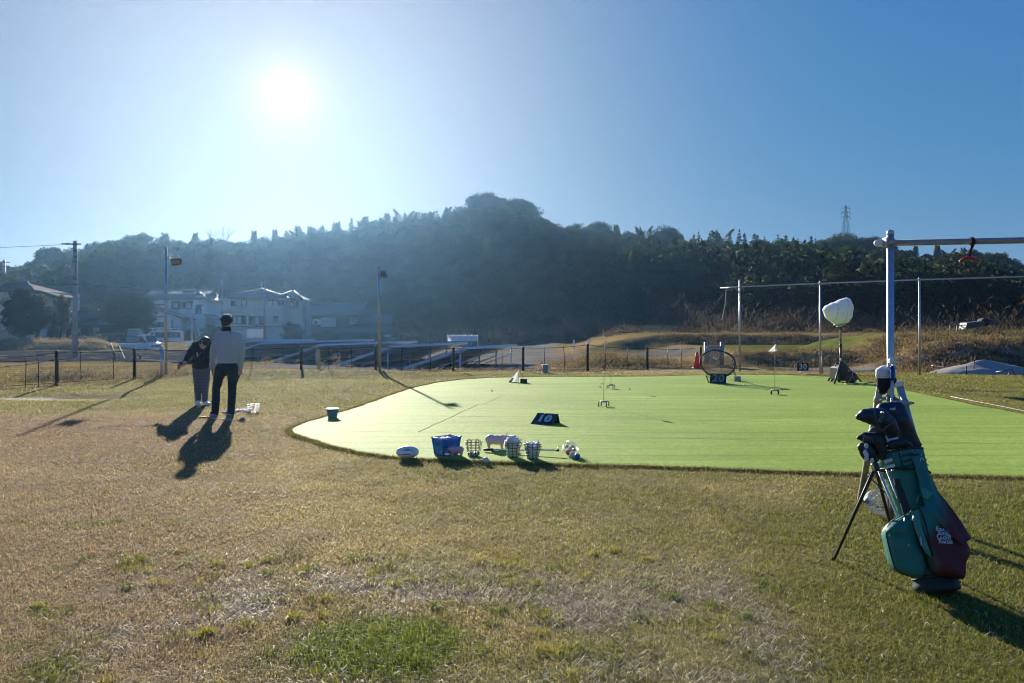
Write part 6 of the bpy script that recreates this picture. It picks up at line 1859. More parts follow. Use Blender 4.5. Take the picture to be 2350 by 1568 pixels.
def sail():
    p = G(1176, 878.5, .02); t = T('plastic_cone_flag', 'crumpled white triangular plastic sheet with an orange corner on the green', 'marker', (p.x, p.y + .05, .02))
    o = Vector(t.location); a = V(1166, 878.8, 21.2) - o; b = V(1187, 877.5, 21.35) - o; c = V(1190, 849.6, 21.5) - o; d_ = V(1177, 868, 21.75) - o
    a.z = max(a.z, .004); b.z = max(b.z, .004)
    rows = []; rr = random.Random(3)
    for i in range(10):
        f = i / 9; A_ = a.lerp(c, f); B_ = b.lerp(c, f)
        rows.append([A_.lerp(B_, j / 8) + Vector((0, .16 * math.sin(math.pi * j / 8) * (1 - f) + rr.uniform(-.012, .012), rr.uniform(-.006, .006))) for j in range(9)])
    m = MB(); m.grid(rows, False); m.build('sheet', mat('white_sheet', (.70, .72, .75), rough=.55, trans=.35, var=.1, scale=14), t)
    rows2 = [[q + Vector((0, -.008, .001)) for q in r[:4]] for r in rows[:4]]; m = MB(); m.grid(rows2, False); m.build('orange_corner', mat('orange_vinyl', (.60, .17, .07), rough=.5), t)
    k = MB(); k.tube([b + Vector((.02, 0, 0)), c + Vector((.005, .01, -.01))], .006, 6); k.tube([a + Vector((0, .02, .02)), c + Vector((-.03, .02, -.05))], .004, 6); k.build('rod', M_WHITE, t)
    p = G(1201.5, 879, .02); t = T('rubber_block', 'black rectangular block with a leaning rod beside the white sheet', 'block', (p.x, p.y + .05, .02), R(-4))
    m = MB(); m.box((0, 0, .055), (.185, .12, .11), ch=.006); m.build('body', M_BLACK, t)
    m = MB(); m.tube([(-.02, .03, .11), (-.12, .12, .36)], .006, 6); m.build('rod', M_BLACKM, t)
sail()
def gate():
    d = 30.8; t = T('wicket_gate', 'grey steel framed mesh gate in the fence behind the chipping net', 'gate', (0, d, 0)); X = lambda v: at(v, d); Z = lambda v: zz(v, d)
    for px in (1619.5, 1656.5):
        m = MB(); m.tube([(X(px), 0, -.1), (X(px), 0, Z(785))], .075, 10); m.build('post', M_GALVD, t)
    m = MB()
    for px in (1625.5, 1650.5): m.box((X(px), -.03, Z(818)), (.055, .05, Z(793) - Z(842)))
    for y in (794, 801, 841): m.box(((X(1625.5) + X(1650.5)) / 2, -.03, Z(y)), (X(1650.5) - X(1625.5) - .055, .05, .06))
    m.build('frame', M_GALVD, t)
    m = MB(); m.box((X(1638), -.022, Z(797.5)), (X(1650.5) - X(1625.5) - .06, .02, .06)); 
    for i in range(26):
        x = X(1627) + (X(1649) - X(1627)) * i / 25; m.tube([(x, -.03, Z(801)), (x, -.03, Z(841))], .006, 4)
    for i in range(14):
        z = Z(802 + 39 * i / 13); m.tube([(X(1627), -.028, z), (X(1649), -.028, z)], .004, 4)
    m.build('mesh_panel', mat('mesh_panel', (.32, .30, .27), rough=.6), t)
    m = MB(); m.box((X(1619.5), -.10, Z(797)), (.05, .04, .14)); m.build('latch', M_WHITE, t)
    p = G(1600, 841, .12); p.z = terrz(p.x, min(p.y, 29)) 
    p = Vector((at(1599, 28.9), 28.9, 0)); zb = terrz(p.x, p.y); t = T('traffic_cone', 'faded red traffic cone by the gate behind the green', 'traffic cone', (p.x, p.y, max(zb, .02)))
    mr = mat('cone_red', (.78, .075, .05), rough=.5, var=.12, scale=8, trans=.2)
    m = MB(); m.lathe([(.13, .03), (.135, .035), (.045, .60), (.03, .615), (0, .615)], 18); m.build('body', mr, t)
    m = MB(); m.box((0, 0, .015), (.34, .34, .03), ch=.008); m.build('base_plate', mr, t)
gate()

# ------------------------------------------------------------------ buckets
M_BUCKET = mat('pale_blue_bucket', (.20, .33, .36), rough=.35, trans=.35, var=.1, scale=10)
def bucket(label, loc, rt, rb, h, m, inside=False):
    t = T('bucket', label, 'bucket', loc)
    b = MB(); b.lathe([(0, .004), (rb * .97, .004), (rb, 0), (rb + .002, .012), (rt, h), (rt - .003, h), (rb - .002, .008), (0, .007)], 28); b.build('body', m, t)
    r = MB(); r.lathe([(rt - .001, h - .016), (rt + .008, h - .014), (rt + .009, h), (rt - .001, h + .002)], 28); r.build('rim', M_FRAMEW, t)
    k = MB(); k.tube([(-rt * math.cos(a), -rt * 1.06 * math.sin(a), h - .02 - .03 * math.sin(a)) for a in np.linspace(0, math.pi, 14)], .0025, 6); k.build('handle', M_GALV, t)
    return t
p = G(760.5, 959.5, .02); bucket('pale blue-grey bucket standing on the left rim of the green', (p.x, p.y + .07, .02), .102, .072, .152, M_BUCKET)
q = MB(); q.box((0, 0, .0), (.075, .05, .14), ch=.004); o = q.build('plastic_box', M_FRAMEW); o.location = (p.x + .018, p.y + .085, .115); o.rotation_euler = (R(6), 0, 0); setp(o, 'small pale box poking out of the blue-grey bucket', 'box')
p = Vector((at(1251, 26.2), 26.2, 0)); bucket('pale grey bucket by the fence behind the green', (p.x, p.y, 0.0), .118, .09, .285, mat('pale_grey_bucket', (.42, .46, .42), rough=.4, trans=.3))

# ------------------------------------------------------------------ balloon light, generator, cable reel
def balloon():
    d = 21.5; x = at(1928.6, d)
    t = T('work_light_tripod', 'tripod work light under a big white cloth cover at the back right', 'work light', (x, d, .02))
    o = Vector(t.location)
    m = MB(); m.tube([(0, 0, .36), (0, 0, 1.0), (0, 0, 1.0), (0, 0, zz(745, d))], [.030, .030, .023, .020], 10); m.tube([(0, 0, .98), (0, 0, 1.06)], .04, 10); m.tube([(.05, .01, 1.0), (-.06, -.02, 1.25), (-.04, -.02, 1.58)], .007, 5); m.build('pole', M_BLACKM, t)
    for px, py, dd in ((1899.5, 874.7, 22.1), (1914, 882, 20.8), (1976.5, 876.5, 21.8)):
        g = G(px, py, .02) - o; l = MB(); a = Vector((0, 0, .60)); l.tube([a, a.lerp(g, .6), g], [.02, .021, .024], 8); l.tube([a.lerp(g, .55), Vector((0, 0, .36))], .012, 6); l.build('leg', M_BLACKM, t)
    h = MB(); h.tube([(-.01, -.03, .66), (-.015, -.035, .56)], .024, 8); h.build('knob', M_WHITE, t)
    h = MB(); h.box((-.04, 0, zz(745, d)), (.28, .16, .09), ch=.01); h.box((-.04, 0, zz(750, d)), (.12, .1, .05)); h.build('lamp_base', mat('pale_housing', (.42, .47, .40), rough=.5), t)
    b = MB()
    def Pp(px, py, y): return Vector((at(px, d) - x, y, zz(py, d) - .02))
    OU = [Pp(*q, 0) for q in ((1887, 712), (1893, 702), (1905, 696.5), (1920, 690.5), (1933, 685), (1942, 682), (1950, 686), (1956, 697), (1956.5, 712), (1953, 730), (1945, 741), (1930, 743.5), (1915, 744), (1903, 738), (1893, 727))]
    oc = sum(OU, Vector()) / len(OU); rows = []
    for yy in np.linspace(-.34, .34, 13):
        k = max(.05, (1 - (yy / .345) ** 2)) ** .42; rows.append([oc + (q - oc) * k + Vector((.10 * yy, yy, .05 * yy)) for q in OU])
    b.grid(rows, True, True); b.add(rows[0], [tuple(range(len(OU)))], True); b.add(rows[-1], [tuple(reversed(range(len(OU))))], True)
    me = blob(b, .022, 6)
    n = len(me.vertices); co = np.empty(n * 3); me.vertices.foreach_get('co', co); co = co.reshape(-1, 3)
    c = co.mean(0); v = co - c; ang = np.arctan2(v[:, 2], v[:, 0]); 
    fold = .006 * np.sin(ang * 9 + v[:, 1] * 6) + .012 * (fbm(co[:, 0] * 3 + co[:, 2] * 2, co[:, 1] * 3 - co[:, 2], .35, 5) - .5)
    for qx in (-.17, .13): fold -= .030 * np.exp(-((v[:, 0] - qx - .12 * v[:, 2]) / .016) ** 2)
    rr = np.linalg.norm(v, axis=1, keepdims=True); co = c + v * (1 + fold[:, None] / rr); me.vertices.foreach_set('co', co.ravel()); me.update()
    link_mesh('cloth_cover', me, mat('white_cloth_cover', (.80, .82, .82), rough=.85, trans=.25, var=.05, scale=5, bump=.15, bscale=24), t)
    s = MB()
    for qx in (-.17, .13):
        P = []
        for i in range(22):
            a = 6.283 * i / 22; dirv = np.array([0, math.cos(a), math.sin(a)]); 
            k = np.argmin(np.linalg.norm((v / rr)[:, 1:] - dirv[1:], axis=1) + 3 * np.abs(v[:, 0] - qx - .12 * v[:, 2])); P.append(Vector(co[k]) * 1.0 + Vector((0, dirv[1] * .006, dirv[2] * .006)))
        s.tube(P, .007, 5, closed=True)
    s.build('cord', mat('cover_cord', (.40, .44, .42), rough=.8), t)
    # generator
    p = G(1934, 878, .02); t = T('generator', 'dark green portable generator behind the tripod legs', 'generator', (p.x, p.y + .25, .02), R(12))
    mg = mat('generator_body', (.018, .032, .030), rough=.5, var=.2, scale=10)
    b = MB(); b.box((0, 0, .24), (.34, .44, .40), ch=.05); b.box((.05, .05, .455), (.20, .30, .03), ch=.01); b.build('body', mg, t)
    h = MB(); h.tube([(-.12, 0, .43), (-.11, 0, .50), (.0, 0, .53), (.11, 0, .50), (.12, 0, .43)], .016, 8); h.build('handle', M_BLACK, t)
    k = MB()
    for x_, y_ in ((-.12, -.17), (.12, -.17), (-.12, .17), (.12, .17)): k.lathe([(.03, 0), (.03, .045)], 10, c=(x_, y_, 0))
    k.build('foot', M_RUBBER, t)
    k = MB(); k.box((.02, -.224, .30), (.2, .012, .18), ch=.004); k.box((-.06, -.23, .44), (.10, .01, .03)); k.build('control_panel', M_FRAMED, t)
    # cable reel
    p = G(1955.5, 879.5, .02); t = T('cable_reel', 'maroon cable reel on a metal stand beside the generator', 'cable reel', (p.x, p.y + .08, .02), R(-6))
    mr = mat('maroon_plastic', (.10, .025, .035), rough=.45, var=.15, scale=8)
    M_ = Matrix.Translation((0, 0, .155)) @ Matrix.Rotation(R(90), 4, 'X')
    r = MB(); r.lathe([(0, -.075), (.145, -.075), (.15, -.068), (.145, -.06), (.07, -.055), (.07, .055), (.145, .06), (.15, .068), (.145, .075), (0, .075)], 28, M_); r.build('drum', mr, t)
    s = MB()
    for y in (-.09, .09): s.tube([(-.12, y, .0), (-.03, y, .14), (.0, y, .20), (.03, y, .14), (.12, y, .0)], .008, 6)
    s.tube([(-.12, -.09, .006), (-.12, .09, .006)], .008, 6); s.tube([(.12, -.09, .006), (.12, .09, .006)], .008, 6); s.tube([(0, -.09, .2), (0, -.09, .335), (-.03, 0, .345), (0, .09, .335), (0, .09, .2)], .008, 6); s.build('stand', M_GALV, t)
    c = MB(); c.lathe([(.0, -.095), (.03, -.095), (.034, -.078), (.0, -.078)], 12, M_); c.build('hub', M_WHITE, t)
    m = MB(); P = [G(1946, 878.5, .026), G(1938, 881.5, .026), G(1953, 883, .026), G(1976, 882, .026), G(1998, 877.5, .026), G(2010, 878.5, .026)]
    m.tube([q + Vector((0, 0, .002 * (i % 2))) for i, q in enumerate(P)], .010, 6); setp(m.build('power_cable', M_BLACKM), 'black cable trailing on the turf from reel and generator', 'cable')
balloon()

# ------------------------------------------------------------------ sand pile and things on it
def sandpile():
    cx, cy = at(2272, 24.6), 24.9; n = 46; rows = []
    for i in range(n):
        row = []
        for k in range(n):
            x = -2.0 + 4.0 * k / (n - 1); y = -1.2 + 2.4 * i / (n - 1)
            r = math.sqrt((x / 1.8) ** 2 + (y / 1.05) ** 2)
            h = .47 * max(0, 1 - r) ** .72 if r < 1 else 0
            h += float(fbm(np.array([x + 9]), np.array([y + 4]), .5, 3)[0] - .5) * .09 * min(1, max(0, 1.05 - r) * 4)
            h -= .04 * math.exp(-((x + .25) / .25) ** 2 - ((y + .4) / .3) ** 2)
            row.append((x, y, max(h, -.02) if r < 1.02 else -.06))
        rows.append(row)
    m = MB(); m.grid(rows); o = m.build('sand_pile', mat('grey_sand', (.34, .32, .29), rough=1.0, spec=.05, var=.12, scale=6, bump=.5, bscale=30)); o.location = (cx, cy, .02)
    setp(o, 'heap of grey sand at the right edge behind the lawn', 'sand pile')
    def rod(label, a, b, r, name='iron_rod'):
        m = MB(); m.tube([a, b], r, 6); setp(m.build(name, M_BLACKM), label, 'rod')
    rod('straight black rod standing before the sand pile', Vector((at(2216.8, 23.8), 23.8, -.02)), V(2216.8, 840, 23.8), .018)
    t = T('spade', 'rusty spade stuck upright in the top of the sand pile', 'spade', V(2233, 849, 24.4)); 
    m = MB(); m.tube([(0, 0, -.12), (.03, 0, .30)], .016, 8); m.build('shaft', M_TRIM, t)
    m = MB(); m.tube([(.03, 0, .29), (-.03, 0, .34), (-.05, 0, .42)], .014, 6); m.tube([(.03, 0, .29), (.07, 0, .36), (.06, 0, .43)], .014, 6); m.build('grip', M_TRIM, t)
    d = 23.6; a = V(2321, 848, d); t = T('folding_stand', 'black three-legged stand leaning over the sand pile at the right edge', 'stand', (a.x, d, .0)); o = Vector(t.location)
    for px, py, dd in ((2309, 868, d), (2332.5, 873, d - .05)):
        l = MB(); b = V(px, py, dd) - o; b.z = .0; l.tube([a - o, b], .016, 6); l.build('leg', M_BLACKM, t)
    l = MB(); l.tube([a - o, V(2285, 854, d + .4) - o], .014, 6); l.build('arm', M_BLACKM, t)
    m = MB(); a = V(2139.5, 840, 26.0); b = V(2184, 846, 25.6); m.slab([a, b, b + Vector((.02, .12, .0)), a + Vector((.02, .12, 0))], .03, (0, 0, 1)); setp(m.build('white_plank', M_WHITE), 'white plank lying left of the sand pile', 'plank')
    rod('thin pale stick slanting left of the sand pile', V(2147, 842, 25.4), Vector((at(2136, 24.4), 24.4, 0)), .010, 'thin_stick')
    # old machine on the mound
    d = 33.0; zb = terrz(at(2225, d), d)
    t = T('old_machine', 'old dark grey machine with a roller lying on the grassy mound at right', 'machine', (at(2225, d), d, zb)); o = Vector(t.location)
    mm = mat('grey_machine_paint', (.07, .085, .10), rough=.6, var=.25, scale=4)
    m = MB(); A_ = V(2207, 773, d) - o; B_ = V(2250, 767, d) - o
    A_.z = max(A_.z, .28); B_.z = A_.z + .11
    ax = (B_ - A_).normalized(); m.slab([A_ + Vector((0, -.25, -.13)), B_ + Vector((0, -.25, -.10)), B_ + Vector((0, -.25, .12)), A_ + Vector((.06, -.25, .15))], .5, (0, 1, 0)); m.build('body', mm, t)
    m = MB(); M_ = Matrix.Translation(B_ + Vector((.12, 0, .06))) @ Matrix.Rotation(R(90), 4, 'X'); m.lathe([(.09, -.2), (.17, -.2), (.18, -.1), (.18, .1), (.17, .2), (.09, .2)], 18, M_); m.build('roller', M_RUBBER, t)
    m = MB(); m.tube([B_ + Vector((.22, 0, .08)), B_ + Vector((.62, 0, .07))], .13, 14); m.build('tank', mm, t)
    m = MB()
    for y in (-.25, .25):
        m.tube([A_ + Vector((-.0, y, .05)), A_ + Vector((-.36, y, .02)), A_ + Vector((-.36, y, -.45))], .022, 6); m.tube([A_ + Vector((.0, y, -.05)), A_ + Vector((-.14, y, -.18)), A_ + Vector((.15, y, -.3)), A_ + Vector((-.14, y, -.5))], .022, 6)
    m.tube([A_ + Vector((.1, -.27, -.02)), A_ + Vector((.3, -.27, .0)), B_ + Vector((0, -.27, .0))], .02, 6); m.build('frame', mm, t)
sandpile()
m = MB(); m.tube([G(2181, 910, .03), G(2235, 920.5, .03), G(2285, 930, .03), G(2349, 943, .03), G(2480, 968, .03)], .0038, 6); setp(m.build('edging_rope', M_NUM), 'white edging cord along the right border of the green', 'cord')
# ------------------------------------------------------------------ scaffold pipe frame at the right
def shift(mb, o): mb.v = [tuple(Vector(q) - o) for q in mb.v]; return mb
def clampring(mb, c, axis, r=.031, w=.022):
    ax = Vector(axis).normalized(); mb.tube([Vector(c) - ax * w, Vector(c) + ax * w], r, 14)
PD = 5.90; PX = at(2043.5, PD)
def pipe_frame():
    t = T('scaffold_stand', 'tall scaffold pipe frame with horizontal bar and slanting legs beside the golf bag', 'pipe frame', (PX, PD, 0)); o = Vector((PX, PD, 0))
    m = MB(); m.tube([(0, 0, -.05), (-.003, 0, zz(536, PD))], .0255, 18); m.build('post', M_GALV, t)
    m = MB(); z = zz(536, PD); m.lathe([(.027, -.012), (.0285, .0), (.027, .012), (.018, .024), (0, .029)], 18, c=(-.003, 0, z)); m.build('post_cap', M_GALV, t)
    A = Vector((at(2016, 5.957) , 5.957, 2.1645)); d1 = Vector((.77, -.15, 0)).normalized(); Bq = A + d1 * 4.2
    m = MB(); m.tube([A - o, Bq - o], .0243, 16); m.build('bar', M_GALVD, t)
    m = MB(); m.tube([A - d1 * .012 - o, A + d1 * .028 - o], [.024, .030], 16); m.ell(A - d1 * .01 - o, .026, 14, 8); m.build('bar_cap', M_WHITE, t)
    m = MB(); m.tube([(Bq.x - o.x - .3, Bq.y - o.y + .05, -.05), (Bq.x - o.x - .3, Bq.y - o.y + .05, 2.3)], .0255, 14); m.build('post', M_GALV, t)
    m = MB(); clampring(m, (0, 0, 2.1645), (0, 0, 1), .031, .026); m.box((.045, -.01, 2.168), (.07, .022, .02)); m.box((-.036, .01, 2.165), (.018, .06, .07)); clampring(m, A + d1 * .09 - o, d1, .030, .016); m.tube([(.05, -.022, 2.168), (.085, -.022, 2.168)], .007, 6); m.build('clamp', M_GALVD, t)
    l = MB(); tp = Vector((2.852, 5.955, 1.05)); ft = G(1973, 1150); l.tube([tp - o, ft - o], .0255, 16); l.build('leg', M_GALVD, t)
    l = MB(); tp2 = Vector((at(2064, 5.80), 5.80, zz(886, 5.8))); ft2 = Vector((3.0, 5.33, -.03)); l.tube([tp2 - o, ft2 - o], .0255, 16); u = (tp2 - ft2).normalized(); l.build('leg', M_GALV, t)
    c = MB(); c.tube([tp2 - o - u * .01, tp2 - o + u * .012, tp2 - o + u * .028, tp2 - o + u * .034], [.028, .0285, .022, .006], 16); c.build('leg_cap', M_WHITE, t)
    c = MB(); zc = zz(914, PD); clampring(c, (0, 0, zc), (0, 0, 1), .031, .024); q = tp2.lerp(ft2, .115) - o; clampring(c, q, u, .031, .022); c.tube([(.02, -.02, zc), q], .013, 8)
    c.tube([q + Vector((-.02, -.03, 0)), q + Vector((.055, -.03, .006))], .008, 8); c.tube([(-.035, -.025, zc + .02), (-.035, -.025, zc - .035)], .008, 8); c.ell(q + Vector((.03, -.03, .006)), .013, 8, 6)
    q2 = tp.lerp(ft, .10) - o; clampring(c, q2, tp - ft, .031, .022); c.tube([(-.02, 0, zc), q2], .013, 8); c.build('clamp', M_GALVD, t)
    # headcover pulled over the left leg's top
    h = V(2031, 868, 5.93); th = T('pipe_headcover', 'white-topped black knitted club cover pulled over the end of the slanting pipe', 'head cover', h)
    ax = Vector((-.02, .0, 1)).normalized()
    b = MB(); b.ell((0.0, 0, .048), (.076, .062, .05), 16, 10); b.ell((0.004, 0, .02), (.078, .064, .045), 16, 10); me = blob(b, .008, 4)
    link_mesh('top', me, mat('white_fleece', (.72, .72, .70), rough=.95, var=.1, scale=30, bump=.7, bscale=60), th)
    b = MB(); b.ell((.008, 0, -.012), (.077, .063, .05), 16, 10); b.ell((.0, 0, -.055), (.069, .056, .042), 16, 10); b.cap((-.012, 0, -.07), (-.02, .0, -.095), .045, .034); me = blob(b, .008, 4)
    link_mesh('sleeve', me, mat('black_fleece', (.012, .012, .015), rough=.95, bump=.6, bscale=60), th)
    e = MB(); e.tube([(.008 + .022 * math.cos(a), -.052 + .01 * math.sin(a), .062 + .018 * math.sin(a)) for a in np.linspace(0, 6.2, 16)], .003, 5); e.build('emblem', M_GALVD, th)
    # red pull handle hanging from the bar
    hx = V(2229, 553, 5.83); th = T('pull_handle', 'red curved pull handle hanging on a strap from the horizontal bar', 'handle', (hx.x, hx.y, 1.98)); oo = Vector(th.location)
    y0 = A + d1 * ((hx.x - A.x) / d1.x); top = y0 - oo
    s = MB(); s.tube([top + Vector((.0, .029 * math.cos(a), .029 * math.sin(a))) for a in np.linspace(0, 6.283, 15)[:-1]], .014, 6, closed=True, flat=.3)
    s.tube([top + Vector((.0, -.03, -.01)), top + Vector((-.008, -.01, -.06)), top + Vector((-.02, 0, -.11))], [.015, .011, .006], 6); s.build('strap', mat('dark_red_strap', (.07, .008, .008), rough=.8), th)
    k = MB(); b0 = V(2222, 585, 5.83) - oo; k.tube([b0 + Vector((-.014, 0, .012)), b0 + Vector((0, 0, .028)), b0 + Vector((.014, 0, .012))], .003, 6); k.build('ring', M_GALV, th)
    g = MB(); P = [V(2201.5, 601, 5.83) - oo, V(2212, 594.5, 5.83) - oo, V(2223, 592, 5.83) - oo, V(2234, 594, 5.83) - oo, V(2245, 599, 5.83) - oo]; g.tube(P, [.010, .0145, .016, .0145, .009], 12); g.build('grip', mat('red_grip', (.42, .03, .02), rough=.45, var=.1, scale=14), th)
    # practice club hung on the post by a white clip
    c0 = Vector((at(2045.5, 5.85), 5.845, 0)); tc = T('practice_club', 'practice club with translucent blue grip clipped upright to the pipe post', 'golf club', (c0.x, c0.y, zz(1000, 5.85)))
    z0 = zz(1000, 5.85)
    w = MB(); w.box((0, .0, zz(829, 5.85) - z0), (.055, .05, .035), ch=.006); w.box((.012, 0, zz(837, 5.85) - z0), (.022, .03, .03), ch=.004); w.box((.03, -.01, zz(832, 5.85) - z0), (.03, .02, .014)); w.build('clip', M_WHITE, tc)
    w = MB(); w.tube([(.003, 0, zz(846, 5.85) - z0), (.001, 0, zz(873, 5.85) - z0)], [.019, .017], 12); w.tube([(.004, 0, zz(839, 5.85) - z0), (.003, 0, zz(846, 5.85) - z0)], .016, 12); w.build('grip', mat('blue_clear_plastic', (.01, .07, .42), rough=.2, trans=.3), tc)
    w = MB(); w.box((-.017, -.012, zz(858, 5.85) - z0), (.006, .006, .06)); w.build('grip_stripe', M_WHITE, tc)
    w = MB(); w.tube([(.001, 0, zz(873, 5.85) - z0), (-.004, .0, 0), (-.012, -.0, -.55)], [.010, .008, .006], 10); w.build('shaft', M_ALU, tc)
pipe_frame()

# ------------------------------------------------------------------ the golf bag
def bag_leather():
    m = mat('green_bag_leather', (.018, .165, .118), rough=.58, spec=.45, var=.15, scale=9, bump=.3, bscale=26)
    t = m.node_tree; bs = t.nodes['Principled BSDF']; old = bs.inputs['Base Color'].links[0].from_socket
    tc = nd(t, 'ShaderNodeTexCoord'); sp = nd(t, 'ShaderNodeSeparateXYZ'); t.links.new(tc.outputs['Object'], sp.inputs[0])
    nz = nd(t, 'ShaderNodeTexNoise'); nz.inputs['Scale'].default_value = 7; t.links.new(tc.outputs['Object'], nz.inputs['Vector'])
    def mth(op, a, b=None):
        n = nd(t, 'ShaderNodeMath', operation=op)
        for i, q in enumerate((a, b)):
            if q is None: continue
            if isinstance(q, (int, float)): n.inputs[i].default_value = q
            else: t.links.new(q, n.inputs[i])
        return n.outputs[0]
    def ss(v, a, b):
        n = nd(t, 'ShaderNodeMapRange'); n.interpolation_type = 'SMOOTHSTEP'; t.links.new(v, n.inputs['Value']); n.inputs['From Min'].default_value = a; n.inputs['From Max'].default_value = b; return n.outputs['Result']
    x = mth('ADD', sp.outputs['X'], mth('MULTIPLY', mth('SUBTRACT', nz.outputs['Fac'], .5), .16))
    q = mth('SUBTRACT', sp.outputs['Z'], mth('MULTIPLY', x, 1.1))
    f = mth('MULTIPLY', ss(x, -.13, -.03), mth('SUBTRACT', 1.0, ss(q, .26, .44)))  # reddish shadow and flare tint painted over the green leather, lower right
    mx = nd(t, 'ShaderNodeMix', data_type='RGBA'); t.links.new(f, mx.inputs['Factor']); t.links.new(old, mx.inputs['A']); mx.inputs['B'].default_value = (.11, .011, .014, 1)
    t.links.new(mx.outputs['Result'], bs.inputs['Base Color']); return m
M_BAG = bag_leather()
M_BAGD = mat('dark_bag_trim', (.010, .016, .018), rough=.6, var=.2, scale=12)
M_BAGL = mat('light_green_gusset', (.05, .24, .17), rough=.45, var=.12, scale=10, bump=.3, bscale=22)
M_PRINT = mat('white_print', (.62, .66, .68), rough=.6)
BASE = Vector((at(2152, 4.38), 4.38, .0))
TOPC = V(2062, 1038, 4.64)
bz = (TOPC - BASE); BL = bz.length; bz.normalize()
bx = (Vector((1, 0, 0)) - bz * bz.x).normalized(); by = bz.cross(bx)
BM = Matrix(((bx.x, by.x, bz.x, BASE.x), (bx.y, by.y, bz.y, BASE.y), (bx.z, by.z, bz.z, BASE.z), (0, 0, 0, 1)))
BI = BM.inverted()
def bp(px, py, yl):
    """picture ray meets the plane y = yl of the bag's own frame"""
    o = BI @ Vector((0, 0, EYE)); q = BI @ V(px, py, 5.0); d = q - o
    return o + d * ((yl - o.y) / d.y)
def z6(x, y): return ((3200 + x / 1.4255) / 1.7165, (1350 + y / 1.4255) / 1.7165)
def b6(x, y, yl): return bp(*z6(x, y), yl)
def smooth_closed(P, k=3):
    out = []
    n = len(P)
    for i in range(n):
        p0, p1, p2, p3 = P[i - 1], P[i], P[(i + 1) % n], P[(i + 2) % n]
        for j in range(k):
            t = j / k
            out.append(.5 * ((2 * p1) + (p2 - p0) * t + (2 * p0 - 5 * p1 + 4 * p2 - p3) * t * t + (3 * p1 - p0 - 3 * p2 + p3) * t ** 3))
    return out
def pillow(mb, outline, prof):
    """outline points (local, on one plane) blown up: prof = [(scale, dy)...] from the wall outwards"""
    c = sum(outline, Vector()) / len(outline); rows = []
    pr = list(prof) + [(.10, prof[-1][1]), (.01, prof[-1][1])]
    for i in range(len(pr) - 1):
        for j in range(4):
            t = j / 4; s = pr[i][0] * (1 - t) + pr[i + 1][0] * t; dy = pr[i][1] * (1 - t) + pr[i + 1][1] * t
            f = min(1, max(0, (1.0 - s) * 5)) if i > 1 else 0
            row = []
            for p in outline:
                q = c + (p - c) * s + Vector((0, dy, 0))
                w = float(fbm(np.array([q.x * 1.6 + q.z * .8]), np.array([q.z - q.x * .5]), .11, 5)[0] - .5) * .028 + .005 * math.sin(38 * q.z + 30 * q.x)
                q.y += w * f; row.append(q)
            rows.append(row)
    mb.grid(rows, True, True)
